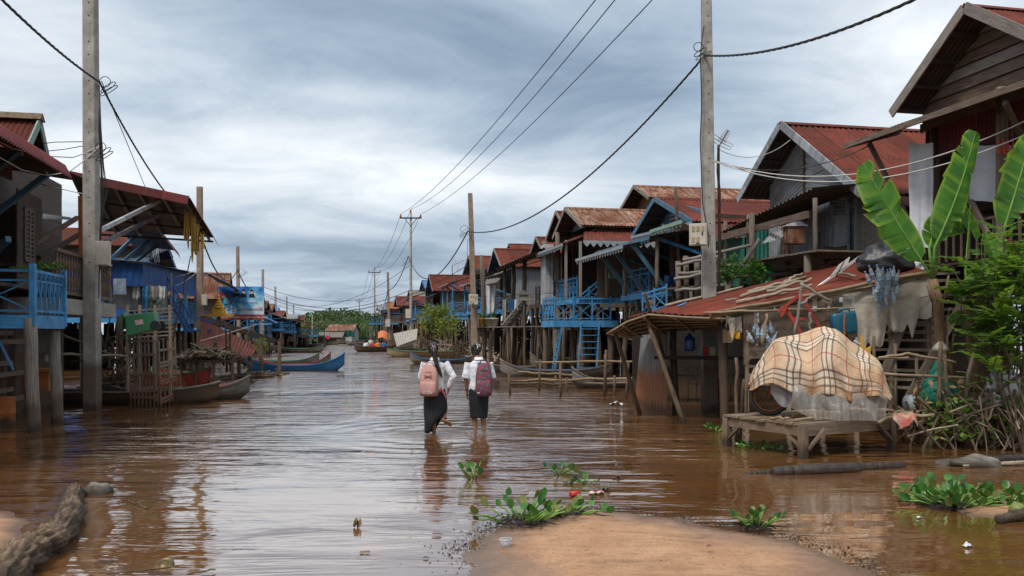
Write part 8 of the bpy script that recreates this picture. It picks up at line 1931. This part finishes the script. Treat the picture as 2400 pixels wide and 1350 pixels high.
for a, b, Y, r, lab in (((1137, 860), (1128, 598), 39.5, .09, 'tall bare post left of the white curtain'), ((1135, 850), (1134, 628), 39, .08, 'second bare post left of the white curtain'), ((1184, 850), (1183, 618), 41, .10, 'bare post carrying the brown awning, left one'), ((1206, 850), (1203, 610), 40.5, .11, 'bare post carrying the brown awning, middle one'), ((1226, 850), (1230, 606), 40, .13, 'bent bare post carrying the brown awning, right one'), ((1283, 850), (1277, 565), 37.8, .15, 'thick bare post at the left of the lattice railing'), ((1311, 850), (1306, 545), 37.3, .13, 'tall bare post rising through the blue landing'), ((1280, 860), (1246, 690), 36, .025, 'long thin pole leaning left of the blue landing'), ((1230, 840), (1228, 700), 37, .05, 'post carrying the little bird box'), ((1205, 850), (1188, 770), 37, .03, 'slanting pole under the jetty'), ((1545, 705), (1543, 545), 30, .09, 'brown post at the blue railed porch, left one'), ((1578, 710), (1575, 570), 28, .12, 'thick brown post at the blue railed porch, right one'), ((1597, 720), (1583, 440), 26, .06, 'very tall thin mast left of the pale pole'), ((1528, 690), (1555, 525), 27, .05, 'leaning pole before the blue railed porch'), ((1686, 690), (1684, 340), 19.2, .035, 'aerial mast just right of the pale pole')):
    e = P(*a, Y); e.z = -.3 if a[1] > 800 else e.z; stick(e, P(*b, Y), r, lab, 'wood' if r > .06 else 'stick', None, 'post', .10, 'post')
t = thing('bird_box', 'little bird box with brown roof on a post by the jetty', 'bird box', P(1227, 705, 37)); m = MB(); m.box(-.2, .2, -.15, .15, 0, .26); m.build('box', M['wood_grey'], t); m = MB(); m.prism([(-.3, -.22, .26), (.3, -.22, .26), (.0, -.22, .46)], (0, .44, 0)); m.build('roof', M['thatch'], t)
t = thing('bird_box', 'little green house-shaped box on the blue railing', 'bird box', P(1437, 652, 31)); m = MB(); m.box(-.17, .17, -.14, .14, 0, .2); m.build('box', M['green_trim'], t); m = MB(); m.prism([(-.24, -.2, .2), (.24, -.2, .2), (.0, -.2, .34)], (0, .4, 0)); m.build('roof', M['rust'], t)
hang_sheet('curtain', 'long white curtain hung on the porch beside the leaning brown pole', 'curtain', P(1138, 668, 42), P(1164, 668, 42), 1.4, M['white_tarp'], .07, 2, 3, gather=.3)
m = MB(); m.corr(P(1135, 668, 40), P(1165, 662, 40), P(1176, 650, 42), P(1140, 655, 42), .15, .02, 2); m.build('awning', M['thatch'], None, 'short straw-coloured awning over the white curtain', 'awning')
m = MB(); m.corr(P(1160, 630, 39), P(1276, 580, 37), P(1285, 585, 43), P(1170, 632, 46), .18, .02, 3, sag=-.2); m.build('awning', M['wood_dark'], None, 'long dark sagging awning carried on the bare posts', 'awning')
for i, (px, c, lab) in enumerate(((1178, 'sack_grey', 'beige cloth drying over the jetty rail'), (1187, 'teal_plastic', 'teal cloth drying over the jetty rail'), (1196, 'blue_dark', 'dark blue cloth drying over the jetty rail'), (1205, 'sack', 'white cloth drying over the jetty rail'))): hang_sheet('laundry', lab, 'laundry', P(px, 701, 39.2), P(px+8, 700, 39.2), .55 if i else 1.0, M[c], .03, 1.2, i, 'laundry on the jetty rail', .2)
t = thing('bamboo_rails', 'bamboo pole rails standing in the shallows before the grey boats', 'fence', G(1340, 930)); 
for a, b in ((P(1255, 849, 30), P(1500, 846, 27)), (P(1192, 893, 27), P(1500, 886, 24.5)), (P(1195, 900, 27.5), P(1500, 897, 24.3)), (P(1215, 872, 29), P(1360, 880, 28))): m = MB(world=True); m.tube(wavy(a, b, .06, 8, a.x*9), .035, 6); m.build('rail', M['bamboo'], t, smooth=True)
for px, yb, yt in ((1197, 925, 870), (1262, 915, 845), (1314, 930, 850), (1328, 915, 885), (1415, 930, 820), (1421, 920, 830), (1440, 925, 880), (1467, 935, 850), (1300, 905, 880)): m = MB(world=True); a = G(px, yb); b = P(px+rr.uniform(-6, 6), yt, a.y); m.tube([a-V3((0, 0, .2)), b], .035, 6); m.build('post', M['stick'], t, smooth=True)
t = thing('pole_fence', 'rough rail fence of grey poles beside the pale power pole', 'fence', P(1640, 700, 21))
for a, b in (((1585, 622), (1690, 600)), ((1590, 640), (1700, 636)), ((1580, 655), (1660, 640)), ((1582, 682), (1700, 668)), ((1600, 610), (1760, 575)), ((1690, 620), (1780, 625)), ((1688, 652), (1860, 640)), ((1720, 650), (1780, 560)), ((1760, 630), (1900, 622))): m = MB(world=True); m.tube(wavy(P(*a, 20.6), P(*b, 20.4), .05, 5, a[0]), .04, 6); m.build('rail', M['wood_grey'], t, smooth=True)
for px, yt in ((1592, 612), (1610, 600), (1636, 612), (1765, 500), (1740, 625), (1850, 590)): m = MB(world=True); m.tube([P(px, 730, 20.8), P(px-3, yt, 20.8)], .07, 7); m.build('post', M['wood'], t, smooth=True)
for px, lab in ((1566, 'blue plastic barrel on the blue railed porch, left one'), (1584, 'blue plastic barrel on the blue railed porch, right one')): m = MB(); m.lathe(P(px, 668, 27), [(.10, 0), (.12, .05), (.12, .28), (.10, .32)], 14); m.build('barrel', M['blue_plastic'], None, lab, 'barrel', smooth=True)
hang_sheet('laundry', 'striped rag hung over the lower blue railing', 'laundry', P(1512, 701, 26), P(1536, 699, 26), .3, surf('striped_rag', (.5, .45, .3), (.5, .1, .08), .8, (7, 1), .1), .03, 1.5, 2)
tq = thing('railing_frame', 'short blue railing standing just above the shack roof', 'railing', P(1535, 730, 25.5)); i_ = _mx(tq).inverted(); railing(tq, i_ @ P(1506, 738, 26), i_ @ P(1562, 722, 25), .62, M['blue'], 'x', .5)
t = thing('hen_box', 'rusty tin box hung on the grey house porch', 'box', P(1862, 572, 20)); m = MB(); m.box(-.22, .22, -.16, .16, 0, .40); m.build('box', M['rust_roof'], t); m = MB(); m.prism([(-.27, -.2, .40), (.27, -.2, .40), (.0, -.2, .55)], (0, .4, 0)); m.build('roof', M['zinc_light'], t)
m = MB(); m.corr(P(1784, 572, 20), P(1832, 560, 20), P(1845, 536, 20.4), P(1808, 545, 20.4), .1, .012, 2); m.build('tin_sheet', M['zinc_light'], None, 'pale tin sheet leaning beside the rusty box', 'sheet'); hang_sheet('fishing_net', 'dark folded net hung on the grey house rail', 'net', P(1930, 576, 20), P(1985, 574, 19.8), .36, M['wood_dark'], .05, 2, 4, ragged=.4)
m = MB(); m.corr(P(922, 782, 70), P(978, 770, 66), P(976, 795, 64), P(930, 812, 66), .4, .02, 3); m.build('tarp', M['sack_grey'], None, 'dirty white tarp sloping at the foot of the cross arm pole', 'tarp')
m = MB(); m.grid(lambda u, v: P(886+22*u, 793-14*v+5*u*(1-v), 82+3*v)+V3((0, 0, .2*sin(u*pi))), 8, 5); m.build('canopy', M['orange'], None, 'bright orange canopy over the water on the right', 'canopy')
# ---------------------------------------------------------------- thicket, net and fences at the right edge
t = thing('bamboo_fence', 'bamboo rail fence running from the plaid cover to the banana plants', 'fence', P(2150, 980, 12.8))
for a, b in (((2058, 840), (2125, 828)), ((2125, 828), (2240, 850)), ((2070, 876), (2260, 886)), ((2060, 838), (2130, 838))): m = MB(world=True); m.tube(wavy(P(*a, 12.8), P(*b, 12.7), .03, 5, a[0]+b[1]), .022, 6); m.build('rail', M['bamboo'], t, smooth=True)
for px, yb, yt in ((2100, 1020, 805), (2150, 1040, 828), (2205, 980, 845), (2050, 930, 788)): m = MB(world=True); a = P(px, yb, 12.8); m.tube([a, P(px-2, yt, 12.8)], .024, 6); m.build('post', M['stick'], t, smooth=True)
t = thing('plank_stairs', 'wide slatted plank stair under the brown house', 'stairs', P(2150, 780, 14.6)); m = MB(world=True)
for z in range(9): m.beam(P(2085+z*4, 780-17*z, 14.5), P(2250, 775-17*z, 14.0), .05, .05)
m.beam(P(2040, 950, 14.2), P(2145, 690, 14.2), .05, .12); m.beam(P(2130, 930, 13.9), P(2290, 650, 13.9), .05, .12); m.build('slats', M['wood'], t)
m = MB(); c = P(2200, 880, 12.9); c.z = 0
m.loft([[V3((c.x+rx*cos(2*pi*k/20)*(1+.12*sin(k*2.6)), c.y+rx*sin(2*pi*k/20)*(1+.12*sin(k*2.6)), z)) for k in range(20)] for z, rx in ((P(0, 950, 12.9).z, .27), (P(0, 925, 12.9).z, .31), (P(0, 890, 12.9).z, .17), (P(0, 850, 12.9).z, .05), (P(0, 842, 12.9).z, .03))]); m.build('fishing_net', film('green_net', (.01, .28, .20), .72, .6, dirt=(.01, .18, .13)), None, 'bright green fishing net hung as a cone beside the banana stems', 'net', smooth=True)
lump('plastic_sack', 'white sack among the sticks at the right edge, upper one', 'sack', P(2350, 930, 12.6), (.24, .18, .24), M['sack'], 51, crease=.1); lump('plastic_sack', 'white sack among the sticks at the right edge, lower one', 'sack', P(2320, 955, 12.5), (.17, .15, .12), M['sack'], 52, crease=.1)
m = MB(); m.lathe(P(2204, 822, 13), [(.13, 0), (.10, .06), (.03, .14)], 14); m.build('hat', M['sack_grey'], None, 'pale cone hat hung above the green net', 'hat', smooth=True)
heap('thicket', 'tangle of dark sticks at the foot of the banana plants', P(2130, 1015, 12.9), P(2440, 1020, 12.4), 80, 1.2, .020, 'stick', 71, .5, .7, 1.6); heap('thicket', 'paler dry canes tangled at the foot of the banana plants', P(2190, 1010, 12.5), P(2440, 1015, 12.2), 36, 1.1, .012, 'pale_stick', 72, .6, .5, 1.6)
m = MB()
for i in range(700):
    q = P(rr.uniform(2140, 2430), rr.uniform(880, 1030), rr.uniform(12.4, 13.6)); d = V3((rr.gauss(0, 1), rr.gauss(0, 1), rr.gauss(-.4, .6))).normalized(); leaflet(m, q, d, d.cross(V3((rr.gauss(0, 1), rr.gauss(0, 1), 1))).normalized(), .25, rr.uniform(.06, .2))
m.build('leaf_litter', M['dry_leaf'], None, 'dead brown leaves caught in the sticks at the right edge', kind='stuff')
m = MB()
for i in range(900):
    q = P(rr.uniform(2170, 2440), rr.uniform(930, 1035), rr.uniform(12.2, 13.0)); d = V3((rr.gauss(0, 1), rr.gauss(0, 1), rr.gauss(.3, .6))).normalized(); leaflet(m, q, d, d.cross(V3((rr.gauss(0, 1), rr.gauss(0, 1), 1))).normalized(), .3, rr.uniform(.05, .12))
m.build('undergrowth', M['moringa'], None, 'low green growth under the banana plants', kind='stuff')
for i, (a, b, Y, r, lab) in enumerate((((2235, 1040), (2290, 800), 12.6, .035, 'thick dark stick leaning right across the banana stems'), ((2150, 930), (2255, 1020), 12.4, .022, 'pale pole sliding from the table end into the water'), ((2140, 980), (2210, 1055), 12.0, .02, 'bamboo cane dipping into the water right of the table'), ((2290, 950), (2400, 870), 12.2, .03, 'bent grey branch arching at the right edge'), ((2200, 960), (2206, 800), 12.5, .035, 'upright stake in front of the green net, left one'), ((2222, 985), (2214, 830), 12.4, .03, 'upright stake in front of the green net, right one'), ((2290, 1035), (2330, 950), 12.1, .016, 'thin pale cane crossing at the right edge'), ((2250, 930), (2360, 1030), 12.1, .014, 'thin brown cane crossing at the right edge'))): stick(P(*a, Y), P(*b, Y), r, lab, 'stick' if i % 3 else 'wood')
